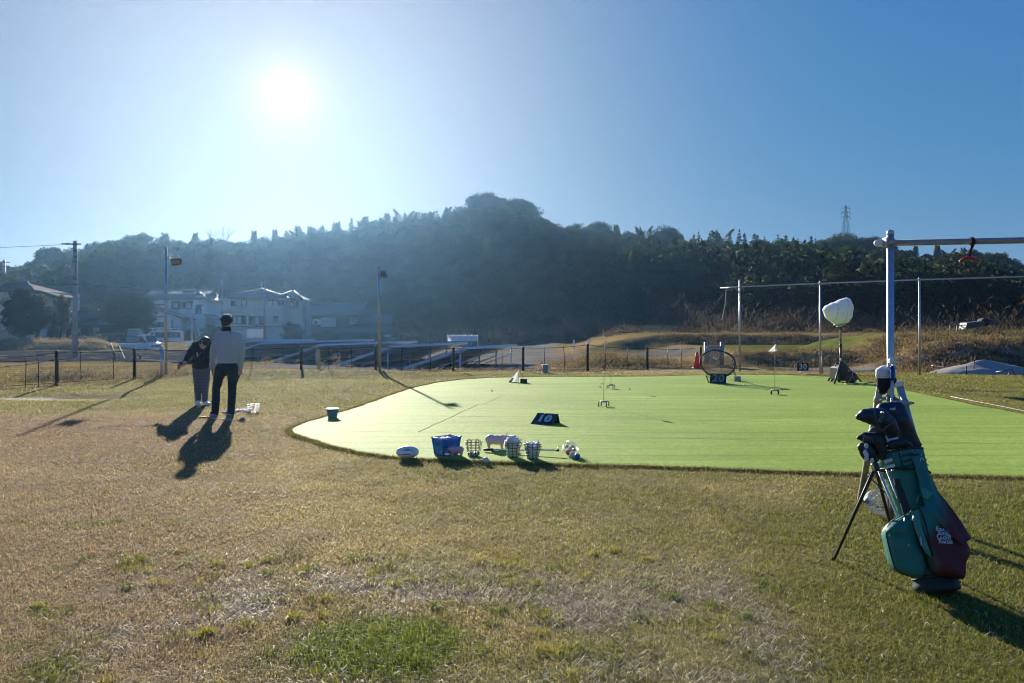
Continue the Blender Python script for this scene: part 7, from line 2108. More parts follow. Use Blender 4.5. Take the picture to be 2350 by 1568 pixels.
def golf_bag():
    t = T('golf_bag', 'dark green standing golf bag in the right foreground, reddish shadow tint painted low, club covers on top', 'golf bag', BASE, rot=BM.to_euler())
    # body
    m = MB(); rows = []
    for z, rx, ry in ((.05, .118, .10), (.10, .112, .098), (.25, .108, .096), (.45, .108, .098), (.60, .114, .104), (.70, .120, .110)):
        rows.append([(rx * math.cos(a) * (1 + .02 * math.sin(5 * a + z * 9)), ry * math.sin(a) * (1 + .025 * math.sin(4 * a + z * 14)), z * BL / .81) for a in np.linspace(0, 6.283, 41)[:-1]])
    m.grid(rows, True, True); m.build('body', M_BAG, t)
    # base
    m = MB(); rows = []
    for z, rx, ry in ((.0, .108, .09), (.006, .125, .11), (.04, .128, .112), (.052, .122, .107), (.075, .117, .102)):
        rows.append([(rx * math.cos(a), ry * math.sin(a), z) for a in np.linspace(0, 6.283, 41)[:-1]])
    m.grid(rows, True, True); m.add(rows[0], [tuple(reversed(range(40)))], True); b = m.build('base', M_BAGD, t)
    m = MB(); 
    for z in (.082, .097): m.tube([(.119 * math.cos(a), .104 * math.sin(a), z) for a in np.linspace(0, 6.283, 41)[:-1]], .005, 6, closed=True)
    m.build('piping', M_BAGD, t)
    # cuff
    zc0, zc1 = .69 * BL / .81, BL
    m = MB(); rows = []
    for f, rx, ry in ((0, .122, .112), (.05, .130, .120), (.5, .134, .124), (.93, .136, .126), (1, .130, .120), (1.0, .118, .108), (.6, .112, .102)):
        rows.append([(rx * math.cos(a), ry * math.sin(a), zc0 + (zc1 - zc0) * f - (.030 * math.cos(a + .3) if f < .2 else 0)) for a in np.linspace(0, 6.283, 49)[:-1]])
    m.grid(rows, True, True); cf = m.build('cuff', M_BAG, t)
    m = MB(); m.tube([(.137 * math.cos(a), .127 * math.sin(a), zc0 + .004 - .030 * math.cos(a + .3)) for a in np.linspace(0, 6.283, 49)[:-1]], .006, 6, closed=True)
    m.tube([(.134 * math.cos(a), .124 * math.sin(a), zc1) for a in np.linspace(0, 6.283, 49)[:-1]], .006, 6, closed=True); m.build('cuff_piping', M_BAGD, cf)
    def on_cuff(ang, z): 
        a = R(ang); n = Vector((math.cos(a) / .134, math.sin(a) / .124, 0)).normalized(); return Vector((.135 * math.cos(a), .125 * math.sin(a), z)), n
    def patch(mb, ang, z, w, h, th=.006, tilt=0.0):
        p, n = on_cuff(ang, z); x = Vector((0, 0, 1)).cross(n).normalized(); y = Vector((0, 0, 1)); x, y = x * math.cos(tilt) + y * math.sin(tilt), y * math.cos(tilt) - x * math.sin(tilt)
        mb.slab([p - x * w / 2 - y * h / 2, p + x * w / 2 - y * h / 2, p + x * w / 2 + y * h / 2, p - x * w / 2 + y * h / 2], th, n)
    m = MB(); patch(m, 215, zc1 - .050, .050, .019, .004, .12); patch(m, 217, zc1 - .085, .050, .019, .004, .12); m.build('white_patch', M_PRINT, cf)
    m = MB()
    for k in range(3): patch(m, 262, zc1 - .035 - .032 * k, .062, .010, .005, .10)
    patch(m, 244, zc1 - .07, .008, .11, .005); patch(m, 280, zc1 - .04, .06, .008, .005); m.build('webbing', M_BAGD, cf)
    m = MB(); p, n = on_cuff(297, zc1 - .078); x = Vector((0, 0, 1)).cross(n).normalized()
    m.tube([p + n * .003 + x * (.016 * math.cos(a)) + Vector((0, 0, .014 * math.sin(a))) for a in np.linspace(.1, 3.3, 12)], .0035, 6); m.build('crescent_emblem', M_PRINT, cf)
    m = MB()
    for ang, z in ((232, -.02), (276, -.016), (300, -.045), (318, -.04), (322, -.07), (326, -.10), (248, -.016), (212, -.115)): 
        p, n = on_cuff(ang, zc1 + z); m.ell(p + n * .002, .005, 8, 6)
    m.build('stud', M_GALV, cf)
    # dark ribbed spine pad
    m = MB(); P = [b6(450, 765, -.112), b6(480, 765, -.116), b6(545, 940, -.118), b6(505, 965, -.112)]
    c0 = [P[0], P[1], P[2], P[3]]; m.slab(c0, .014, (0, -1, 0)); m.build('spine_pad', M_BAGD, t)
    # left pocket
    OL = smooth_closed([b6(*q, -.06) for q in ((520, 962), (455, 992), (418, 1022), (401, 1060), (410, 1120), (428, 1195), (450, 1262), (485, 1292), (540, 1312), (600, 1312), (612, 1250), (585, 1160), (550, 1060), (535, 990))])
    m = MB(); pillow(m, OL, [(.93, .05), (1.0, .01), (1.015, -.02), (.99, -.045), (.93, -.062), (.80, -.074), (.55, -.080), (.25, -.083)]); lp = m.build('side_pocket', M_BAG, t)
    m = MB(); m.tube([q + Vector((0, -.028, 0)) for q in OL[:len(OL) * 2 // 3]], .0055, 6); m.build('pocket_piping', M_BAGD, lp)
    z = MB(); z.tube([b6(518, 985, -.135), b6(514, 1015, -.14), b6(512, 1040, -.142)], .005, 6); z.build('zip_pull', M_GALV, lp)
    # flap of the left pocket, lighter where the cloth turns
    m = MB(); rows = []
    top = [b6(*q, -.112) for q in ((408, 1045), (430, 1022), (462, 1000), (500, 978), (522, 966))]; bot = [b6(*q, -.146) for q in ((404, 1100), (432, 1072), (462, 1066), (498, 1072), (520, 1074))]
    for f in np.linspace(0, 1, 6): rows.append([a.lerp(b_, f) + Vector((0, -.020 * math.sin(f * math.pi), 0)) for a, b_ in zip(top, bot)])
    m.grid(rows); m.build('pocket_flap', M_BAG, lp)
    # front pocket
    OF = smooth_closed([b6(*q, -.09) for q in ((548, 955), (590, 925), (640, 915), (690, 945), (760, 1030), (832, 1130), (846, 1190), (824, 1250), (818, 1325), (740, 1312), (672, 1296), (628, 1220), (585, 1100), (556, 1010))])
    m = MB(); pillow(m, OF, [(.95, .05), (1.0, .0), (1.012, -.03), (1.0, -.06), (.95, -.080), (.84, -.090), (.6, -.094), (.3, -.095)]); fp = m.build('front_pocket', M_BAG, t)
    m = MB(); rows = []
    for a, b_ in (((556, 960), (592, 936)), ((562, 1000), (600, 985)), ((578, 1060), (618, 1050)), ((600, 1120), (640, 1118)), ((630, 1175), (662, 1180)), ((664, 1204), (668, 1208))):
        rows.append([b6(*a, -.165), b6((a[0] + b_[0]) / 2, (a[1] + b_[1]) / 2, -.180), b6(*b_, -.184)])
    m.grid(rows); m.build('gusset', M_BAGL, fp)
    zp = MB(); zp.tube([b6(*q, -.188) for q in ((545, 958), (560, 940), (594, 924), (620, 975), (640, 1040), (655, 1110), (672, 1195))], .0045, 6); zp.build('zip', M_BAGD, fp)
    zp = MB(); zp.tube([b6(570, 972, -.192), b6(562, 1000, -.195)], .006, 6); zp.tube([b6(604, 1090, -.18), b6(612, 1140, -.184)], .006, 5); zp.build('zip_pull', M_GALV, fp)
    # writing on the front pocket
    def line(s, x, y, x2, y2, size, sx=1.0):
        a, b_ = b6(x, y, -.202), b6(x2, y2, -.202); M_ = frame_from((a + b_) / 2, b_ - a, Vector((0, 0, 1)))
        put_text('lettering', s, M_, M_PRINT, fp, size, sx=sx, ext=.0012, bold=size * .012, space=1.06)
    line('Eat', 686, 1041, 745, 1052, .029, 1.3); line('Sleep', 692, 1066, 782, 1072, .025, 1.25); line('Golf', 697, 1089, 776, 1095, .035, 1.25); line('Repeat', 704, 1115, 788, 1119, .019, 1.35)
    u = MB()
    for (x, y, x2, y2) in ((690, 1053, 770, 1060), (696, 1077, 778, 1083), (700, 1105, 785, 1110), (707, 1124, 787, 1128)): u.tube([b6(x, y, -.203), b6(x2, y2, -.203)], .0014, 4)
    u.build('underline', M_PRINT, fp)
    # long cloth hanging down the right side
    LB = [(556, 640), (575, 700), (598, 780), (604, 840), (636, 910), (700, 990), (772, 1076), (836, 1132)]
    RB = [(600, 648), (640, 705), (676, 770), (706, 840), (744, 890), (800, 965), (850, 1040), (886, 1094)]
    yl = [-.128, -.135, -.140, -.150, -.165, -.195, -.205, -.205]
    rows = []
    for i in range(len(LB)):
        a, b_ = b6(*LB[i], yl[i]), b6(*RB[i], yl[i] + .035)
        rows.append([a.lerp(b_, f) + Vector((0, -.016 * math.sin(f * math.pi) - .006 * math.sin(f * 9 + i), 0)) for f in np.linspace(0, 1, 10)])
    rs = []
    for i in range(len(rows) - 1):
        for k in range(4): rs.append([a.lerp(b_, k / 4) for a, b_ in zip(rows[i], rows[i + 1])])
    rs.append(rows[-1])
    m = MB(); m.grid(rs); back = [[p + Vector((0, .006, 0)) for p in r] for r in rs]; m.grid(list(reversed(back)))
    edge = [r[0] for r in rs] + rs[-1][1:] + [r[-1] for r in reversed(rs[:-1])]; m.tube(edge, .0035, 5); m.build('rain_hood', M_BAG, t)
    m = MB(); a, b_ = b6(604, 815, -.158), b6(640, 850, -.168)
    m.grid([[b6(*q, y) for q in r] for r, y in ((((606, 812), (640, 822), (682, 848)), -.176), (((612, 840), (640, 848), (668, 856)), -.182), (((622, 872), (636, 876), (648, 880)), -.182))]); m.build('hood_lining', M_BAGL, t)
    # carrying strap loop at the right of the foot
    m = MB(); m.tube([b6(812, 1250, -.05), b6(820, 1290, -.05), b6(834, 1325, -.05), b6(815, 1310, -.05)], [.010, .012, .012, .008], 8); m.build('base_strap', M_BAGD, t)
    m = MB(); m.tube([b6(585, 905, -.13), b6(590, 870, -.145), b6(605, 850, -.13)], .006, 6); m.build('loop', M_BAGL, t)
    # stand legs
    fo = BI @ G(1912.5, 1286); tp = b6(352, 700, -.10)
    l = MB(); l.tube([tp, tp.lerp(fo, .5) + Vector((0, 0, .0)), fo], [.0105, .0095, .0085], 10); l.build('leg', M_BLACKM, t)
    k = MB(); k.ell(fo + Vector((0, 0, .01)), .014, 10, 6); k.build('rubber_foot', M_RUBBER, t)
    l = MB(); tp2 = b6(352, 700, .05); fo2 = BI @ Vector((at(2060, 5.15), 5.15, 0)); l.tube([tp2, fo2], [.0105, .0085], 10); l.build('leg', M_BLACKM, t)
    l = MB(); l.tube([b6(318, 742, -.02), b6(330, 765, -.03), b6(410, 845, -.02)], .004, 6); l.ell(b6(320, 748, -.02), .011, 8, 6); l.build('knee_brace', M_BLACKM, t)
    h = MB(); h.box(tp, (.03, .05, .05), ch=.006); h.build('hinge', M_BLACK, t)
    return t
golf_bag()

# ------------------------------------------------------------------ clubs in the bag with their covers
M_HC = mat('navy_headcover', (.012, .020, .034), rough=.42, spec=.5, var=.18, scale=10, bump=.2, bscale=26)
M_HCB = mat('black_headcover', (.012, .014, .017), rough=.5, var=.2, scale=12, bump=.2, bscale=26)
M_HCL = mat('headcover_stripe', (.10, .13, .16), rough=.5)
def zz1(x, y): return ((3250 + x / 3.563) / 1.7165, (1560 + y / 3.563) / 1.7165)
def w1(x, y, d): return V(*zz1(x, y), d)
def club(label, cover_fn, shaft_top, inner, m):
    """club standing in the bag: shaft runs down into it"""
    t = T('golf_club', label, 'golf club', shaft_top); o = Vector(shaft_top)
    s = MB(); s.tube([Vector((0, 0, 0)), (BM @ Vector((inner[0], inner[1], .12))) - o], [.008, .006], 10); s.build('shaft', M_ALU, t)
    mb = MB(); cover_fn(mb); shift(mb, o)
    c = link_mesh('head_cover', blob(mb, .0075, 4), m, t)
    return t, o, c
def driver1(mb):
    d = 4.58
    mb.cap(w1(470, 295, d), w1(640, 275, d), .021, .046); mb.cap(w1(560, 275, d), w1(760, 300, d), .042, .056); mb.ell(w1(700, 290, d), (.072, .058, .055), 16, 10)
    mb.cap(w1(760, 310, d), w1(880, 400, d), .062, .050); mb.cap(w1(860, 380, d), w1(930, 480, d), .056, .044); mb.cap(w1(920, 470, d), w1(960, 560, d + .02), .044, .036)
t, o, c = club('club under the navy padded driver cover whose toe points left', driver1, w1(960, 640, 4.60), (.02, -.02), M_HC)
m = MB()
for off in (0, 16): m.tube([w1(678 + off, 185, 4.535) - o, w1(690 + off, 260, 4.517) - o, w1(712 + off, 360, 4.514) - o, w1(760 + off, 470, 4.525) - o], .0016, 5)
m.tube([w1(800, 500, 4.525) - o, w1(860, 430, 4.515) - o, w1(940, 380, 4.52) - o, w1(1010, 370, 4.54) - o], .003, 5); m.build('trim_line', M_HCL, c)
a, b_ = w1(770, 360, 4.503) - o, w1(812, 232, 4.503) - o
put_text('lettering', 'PXG', frame_from((a + b_) / 2, b_ - a, Vector((-.9, 0, .35))), M_HCL, c, .032, ext=.004, bold=.001, sx=1.1)
def driver2(mb):
    d = 4.70
    mb.cap(w1(820, 190, d), w1(1010, 190, d), .045, .052); mb.ell(w1(930, 215, d), (.082, .06, .05), 16, 10); mb.cap(w1(1000, 220, d), w1(1060, 360, d), .058, .060); mb.cap(w1(1060, 360, d), w1(1160, 560, d), .060, .052); mb.cap(w1(1150, 540, d), w1(1235, 690, d), .052, .046)
    mb.cap(w1(1040, 330, d - .02), w1(1090, 560, d), .06, .05)
t, o, c = club('club under the shiny dark cover standing highest and furthest right', driver2, w1(1190, 720, 4.68), (.05, .03), M_HC)
m = MB(); m.ell(w1(945, 185, 4.645) - o, (.020, .006, .008), 10, 6); m.tube([w1(975, 150, 4.655) - o, w1(985, 210, 4.645) - o], .003, 5); m.build('badge', M_GALV, c)
m = MB(); m.tube([w1(1250, 600, 4.67) - o, w1(1330, 685, 4.67) - o, w1(1290, 730, 4.67) - o, w1(1210, 775, 4.67) - o], [.012, .012, .014, .012], 8); m.build('cuff_tip', M_HC, c)
def fairway(mb):
    d = 4.57
    mb.cap(w1(462, 590, d), w1(560, 575, d), .013, .030); mb.cap(w1(560, 580, d), w1(700, 620, d), .033, .046); mb.cap(w1(690, 610, d), w1(770, 740, d), .046, .042); mb.cap(w1(740, 700, d), w1(800, 830, d + .03), .044, .034)
t, o, c = club('club under the small black pleated cover pointing left, lower one', fairway, w1(800, 860, 4.60), (-.06, -.03), M_HCB)
m = MB()
for k in range(5): m.tube([w1(520 + k * 26, 548 + k * 3, 4.535 - .003 * k) - o, w1(540 + k * 30, 590 + k * 6, 4.527 - .003 * k) - o, w1(530 + k * 34, 628 + k * 8, 4.533 - .003 * k) - o], .002, 4)
m.build('pleat', M_HCL, c)
def hybrid(mb):
    d = 4.55
    mb.cap(w1(520, 720, d), w1(560, 740, d), .030, .036); mb.cap(w1(560, 740, d), w1(610, 800, d), .038, .040); mb.cap(w1(600, 800, d), w1(680, 870, d + .02), .040, .032); mb.cap(w1(545, 800, d), w1(590, 860, d), .028, .026)
t, o, c = club('club under the round black and white striped cover at the left rim', hybrid, w1(690, 900, 4.58), (-.08, -.02), M_HCB)
m = MB()
for (x, y, dd) in ((575, 700, 4.512), (560, 790, 4.51), (580, 830, 4.51), (580, 880, 4.515), (655, 905, 4.52)):
    m.ell(w1(x, y, dd) - o, (.013, .008, .017), 10, 6)
m.build('white_stripe', M_PRINT, c)
def putter(mb):
    d = 4.66
    mb.cap(w1(680, 510, d), w1(740, 520, d), .034, .040); mb.cap(w1(730, 500, d), w1(800, 600, d), .036, .030); mb.cap(w1(780, 560, d), w1(830, 700, d), .030, .026)
t, o, c = club('club under the grey-black cover half hidden behind the two left-pointing ones', putter, w1(840, 740, 4.64), (-.02, .02), mat('grey_headcover', (.06, .065, .065), rough=.5, var=.3, scale=14))
# irons seen between the covers: bare blades and shafts
for k, (x, y, x2, y2, lab) in enumerate(((850, 560, 945, 790, 'bare club with white ferrule leaning between the covers, left of the blade'), (1000, 510, 1020, 640, 'thin bare shaft rising under the highest cover'))):
    p, q = w1(x, y, 4.57), w1(x2, y2, 4.56); t = T('golf_club', lab, 'golf club', q); s = MB(); s.tube([p - Vector(q), Vector((0, 0, 0)), (BM @ Vector((.01, -.04, .25))) - Vector(q)], .0045, 8); s.build('shaft', M_PRINT, t)
t = T('golf_club', 'iron club showing its bare silver blade in the middle of the bag mouth', 'golf club', w1(960, 640, 4.565)); o = Vector(t.location)
m = MB(); m.slab([w1(880, 610, 4.55) - o, w1(1020, 575, 4.55) - o, w1(1030, 640, 4.55) - o, w1(890, 685, 4.55) - o], .012, (0, 1, 0)); m.build('blade', M_ALU, t)
m = MB(); m.tube([w1(1020, 630, 4.56) - o, w1(1000, 760, 4.57) - o, (BM @ Vector((.03, -.03, .3))) - o], .005, 8); m.build('shaft', M_ALU, t)
m = MB(); P = [w1(870, 700, 4.545) , w1(930, 670, 4.535), w1(1030, 655, 4.53), w1(1130, 660, 4.54), w1(1200, 700, 4.56)]
o = P[2]; t = T('shaft_protector', 'dark padded tube cover arching across the mouth of the golf bag', 'club cover', o); m.tube([q - o for q in P], [.012, .019, .021, .020, .014], 12); m.tube([q + Vector((.01, .03, -.022)) - o for q in P], [.012, .019, .021, .020, .014], 12); m.build('sleeve', M_HCB, t)
# ------------------------------------------------------------------ people
M_SKIN = mat('skin', (.45, .27, .19), rough=.55, var=.08, scale=20)
M_HAIR = mat('black_hair', (.014, .011, .010), rough=.4, spec=.5, var=.3, scale=40, stretch=(1, 1, .25))
M_GREY = mat('grey_sweater', (.44, .46, .47), rough=.95, var=.12, scale=40, bump=.3, bscale=26, sheen=.3)
M_NAVY = mat('navy_trousers', (.012, .019, .030), rough=.8, var=.15, scale=20, bump=.25, bscale=18)
M_HOOD = mat('black_hoodie', (.010, .013, .017), rough=.85, var=.2, scale=16, bump=.3, bscale=18)
M_SHOE = mat('dark_shoe', (.018, .02, .024), rough=.5)
M_SHOEW = mat('white_shoe', (.70, .71, .73), rough=.5, var=.05)
def plaid():
    m = bpy.data.materials.new('grey_plaid'); m.use_nodes = True; t = m.node_tree; bs = t.nodes['Principled BSDF']; bs.inputs['Roughness'].default_value = .9
    tc = nd(t, 'ShaderNodeTexCoord'); sep = nd(t, 'ShaderNodeSeparateXYZ'); t.links.new(tc.outputs['Object'], sep.inputs[0])
    def band(sock, sc):
        a = nd(t, 'ShaderNodeMath', operation='MULTIPLY'); t.links.new(sock, a.inputs[0]); a.inputs[1].default_value = sc
        b = nd(t, 'ShaderNodeMath', operation='FRACT'); t.links.new(a.outputs[0], b.inputs[0])
        c = nd(t, 'ShaderNodeMath', operation='GREATER_THAN'); t.links.new(b.outputs[0], c.inputs[0]); c.inputs[1].default_value = .72
        return c.outputs[0]
    s = nd(t, 'ShaderNodeMath', operation='ADD'); t.links.new(band(sep.outputs['X'], 22), s.inputs[0]); t.links.new(band(sep.outputs['Z'], 16), s.inputs[1])
    mx = nd(t, 'ShaderNodeMix', data_type='RGBA'); mh = nd(t, 'ShaderNodeMath', operation='MULTIPLY'); t.links.new(s.outputs[0], mh.inputs[0]); mh.inputs[1].default_value = .5
    t.links.new(mh.outputs[0], mx.inputs['Factor']); mx.inputs['A'].default_value = (.10, .115, .14, 1); mx.inputs['B'].default_value = (.15, .165, .19, 1)
    t.links.new(mx.outputs['Result'], bs.inputs['Base Color']); return m
M_PLAID = plaid()
def hand(mb, wrist, dirn, palm_n, side, curl=.5, s=1.0):
    """palm and five fingers; dirn along the fingers, palm_n out of the palm, side = direction of the thumb"""
    w = Vector(wrist); d = Vector(dirn).normalized(); n = Vector(palm_n); n = (n - d * n.dot(d)).normalized(); t = Vector(side); t = (t - d * t.dot(d) - n * t.dot(n)).normalized()
    for k, off in enumerate((.028, .010, -.009, -.027)):
        mb.cap(w + t * off * .6 * s, w + d * .085 * s + t * off * s, .016 * s, .0125 * s, 8)
        L = (.040, .045, .042, .033)[k] * s; b = w + d * .088 * s + t * off * s; q = d
        for j in range(3):
            q = (q * math.cos(curl * .75) + n * math.sin(curl * .75)).normalized(); e = b + q * L * (1, .65, .5)[j]
            mb.cap(b, e, .0095 * s, .0082 * s, 8); b = e
    b = w + d * .03 * s + t * .030 * s; q = (d * .6 + t * .8 + n * .25).normalized(); e = b + q * .042 * s; mb.cap(b, e, .0135 * s, .0105 * s, 8); q2 = (d * .85 + t * .25 + n * .45).normalized(); mb.cap(e, e + q2 * .03 * s, .0105 * s, .009 * s, 8)
def shoe(par, heel, toe, w, m, sole_m, h=.075):
    heel, toe = Vector(heel), Vector(toe); d = (toe - heel); L = d.length; d.normalize(); up = Vector((0, 0, 1))
    b = MB(); b.cap(heel + up * .045, heel + d * L * .35 + up * .05, .042, .044); b.cap(heel + d * .3 * L + up * .045, heel + d * L * .88 + up * .036, .043, .030); b.cap(heel + up * .05 + d * .03, heel + up * .10 + d * .035, .044, .046)
    o = link_mesh('shoe', blob(b, .007, 3), m, par)
    s = MB(); a = d.cross(up); P = []
    for f, q in ((-.16, .0), (-.10, .8), (.2, .9), (.55, 1.05), (.85, .9), (1.0, .5), (1.06, 0)): P.append((f, q))
    pts = [heel + d * f * L + a * .044 * q for f, q in P] + [heel + d * f * L - a * .044 * q for f, q in reversed(P[1:-1])]
    s.slab(pts, .026, up); s.build('sole', sole_m, o)
def bow(me, amp, s, seed):
    n = len(me.vertices); co = np.empty(n * 3); me.vertices.foreach_get('co', co); co = co.reshape(-1, 3); nn = np.empty(n * 3); me.vertices.foreach_get('normal', nn); nn = nn.reshape(-1, 3)
    f = fbm(co[:, 0] + co[:, 1] * .7, co[:, 2] + co[:, 1] * .4, s, seed) - .5
    me.vertices.foreach_set('co', (co + nn * (f * amp)[:, None]).ravel()); me.update(); return me

def z4_(x, y): return (407.8 + x / 5.853, 710.8 + y / 5.853)
def man():
    D = 13.32; pv = Vector((at(507, D), D, 0))
    def J(x, y, dy=0.0): return V(*z4_(x, y), D + dy) - pv
    head = J(657, 158, .02); neck = J(652, 235, .0)
    sL, sR = J(545, 350, .0), J(812, 356, .03); eL, eR = J(478, 560, -.02), J(862, 560, .03); wL, wR = J(468, 775, .05), J(842, 780, .07)
    hL, hR = J(575, 790, .0), J(738, 790, .02); kL, kR = J(516, 1060, .03), J(733, 1060, .04); aL, aR = J(503, 1345, -.02), J(716, 1345, -.02)
    for a in (aL, aR): a.z = .085
    # body: one continuous figure
    b = MB()
    b.ell(head + Vector((0, 0, .008)), (.080, .096, .102), 18, 12); b.ell(head + Vector((-.015, .035, -.045)), (.055, .062, .058), 14, 10)
    b.cap(neck + Vector((.0, -.0, .03)), neck + Vector((.0, -.01, -.05)), .058, .066)
    for s in (-1, 1): b.ell(head + Vector((s * .090, .0, -.020)), (.014, .022, .030), 10, 8)
    b.ell(head + Vector((-.028, .105, -.02)), (.014, .018, .018), 10, 8)
    ch = J(664, 430); b.ell(ch, (.165, .095, .17), 16, 10); b.ell(J(662, 620), (.14, .09, .17), 16, 10); b.ell(J(657, 760), (.14, .09, .10), 16, 10)
    b.cap(neck - Vector((0, 0, .04)), ch, .06, .10)
    for s_, e_, w_ in ((sL, eL, wL), (sR, eR, wR)): b.cap(s_, e_, .048, .040); b.cap(e_, w_, .040, .027); b.cap(s_, ch + Vector((0, 0, .09)), .05, .08)
    for h_, k_, a_ in ((hL, kL, aL), (hR, kR, aR)): b.cap(h_, k_, .07, .048); b.cap(k_, a_, .046, .034); b.cap(a_, a_ + Vector((-.03, .08, -.05)), .03, .025)
    hand(b, wL + Vector((-.003, 0, -.035)), (.03, .12, -1), (.6, .5, 0), (-.2, 1, 0), .45); hand(b, wR + Vector((0, 0, -.03)), (-.10, .05, -1), (-1, .3, 0), (0, 1, .1), 1.25)
    me = blob(b, .0065, 3); body = link_mesh('person', me, M_SKIN); body.location = pv
    setp(body, 'person seen from behind in a pale grey sweater and dark trousers, holding a club low', 'person')
    # eyes (on the far side, towards the other person)
    e = MB()
    for s in (-1, 1): e.ell(head + Vector((-.028 + s * .03, .088, .005)), .010, 8, 6)
    e.build('eye', M_BLACK, body)
    h = MB(); h.ell(head + Vector((0.003, -.012, .030)), (.102, .106, .092), 18, 12); h.ell(head + Vector((.004, -.038, .002)), (.094, .070, .066), 16, 10); h.ell(head + Vector((-.02, .04, .065)), (.082, .068, .055), 16, 10); h.ell(head + Vector((.0, -.048, -.040)), (.074, .050, .055), 14, 10)
    link_mesh('hair', bow(blob(h, .007, 2), .034, .020, 3), M_HAIR, body)
    j = MB(); j.ell(J(664, 440), (.190, .118, .165), 20, 12); j.ell(J(664, 560), (.182, .118, .15), 20, 12); j.ell(J(665, 640), (.178, .122, .105), 20, 12)
    j.cap(sL, J(664, 325, .0), .066, .085); j.cap(sR, J(664, 325, .0), .066, .085)
    for s_, e_, w_ in ((sL, eL, wL), (sR, eR, wR)): j.cap(s_, e_, .072, .062); j.cap(e_, w_ + Vector((0, 0, .03)), .062, .050); j.cap(w_ + Vector((0, 0, .03)), w_ + Vector((0, 0, -.01)), .042, .040)
    j.cap(J(655, 300), J(655, 265), .085, .062)
    link_mesh('sweater', bow(blob(j, .010, 5), .022, .10, 5), M_GREY, body)
    m = MB(); hem = J(664, 695); rows = []
    for z, k in ((.035, 1.0), (.02, 1.03), (-.015, 1.03), (-.03, .97)): rows.append([hem + Vector((.172 * k * math.cos(a), .118 * k * math.sin(a), z)) for a in np.linspace(0, 6.283, 33)[:-1]])
    m.grid(rows, True, True); m.build('hem_band', M_GREY, body)
    c = MB(); c.lathe([(.088, -.072), (.082, -.04), (.072, -.005), (.067, .002), (.060, -.005)], 20, c=neck + Vector((0, -.002, .004))); c.build('collar', M_HOOD, body)
    y = MB(); y.cap(J(560, 312, -.02), J(520, 330, -.03), .012, .010); y.build('shoulder_piping', M_HOOD, body)
    g = MB(); lp = J(706, 294, -.108); g.tube([lp + Vector((.012 * math.cos(a), 0, .014 * math.sin(a))) for a in np.linspace(.9, 5.8, 12)], .004, 5); g.tube([lp + Vector((.002, 0, 0)), lp + Vector((.013, 0, 0))], .004, 5); g.build('emblem', M_HOOD, body)
    tr = MB(); tr.ell(J(660, 770, .01), (.172, .120, .115), 20, 12); tr.ell(J(664, 705, .01), (.168, .115, .09), 20, 12)
    tr.ell(J(600, 830, -.02), (.095, .105, .10), 16, 10); tr.ell(J(725, 830, -.02), (.092, .105, .10), 16, 10)
    for h_, k_, a_ in ((hL, kL, aL), (hR, kR, aR)): tr.cap(h_, k_, .100, .072); tr.cap(k_, a_ + Vector((0, 0, .0)), .072, .062)
    link_mesh('trousers', bow(blob(tr, .010, 4), .022, .08, 8), M_NAVY, body)
    shoe(body, (aL.x + .03, aL.y - .035, .0), (aL.x - .115, aL.y + .09, .0), .05, M_SHOE, M_SHOEW); shoe(body, (aR.x + .03, aR.y - .035, .0), (aR.x - .115, aR.y + .09, .0), .05, M_SHOE, M_SHOEW)
    r = MB(); rp = J(463, 838, .05); r.lathe([(.026, -.006), (.029, 0), (.026, .006)], 14, c=wL + Vector((0, 0, -.02))); r.build('wristband', M_WHITE, body)
    # club held low in the right hand
    hp = wR + pv + Vector((-.012, .01, -.095)); t = T('golf_club', 'golf club held low in the hand of the person in the grey sweater', 'golf club', hp)
    e_ = V(*z4_(782, 1010), D + .12); dd = (e_ - hp).normalized(); L = (hp.z - .03) / -dd.z
    s = MB(); s.tube([dd * -.05, dd * .20], .0125, 10); s.build('grip', M_BLACK, t); s = MB(); s.tube([dd * .20, dd * L], [.0065, .005], 8); s.build('shaft', M_ALU, t)
    q = dd * L; s = MB(); s.cap(q, q + Vector((-.07, .03, -.004)), .010, .018); s.build('club_head', M_GALVD, t)
man()
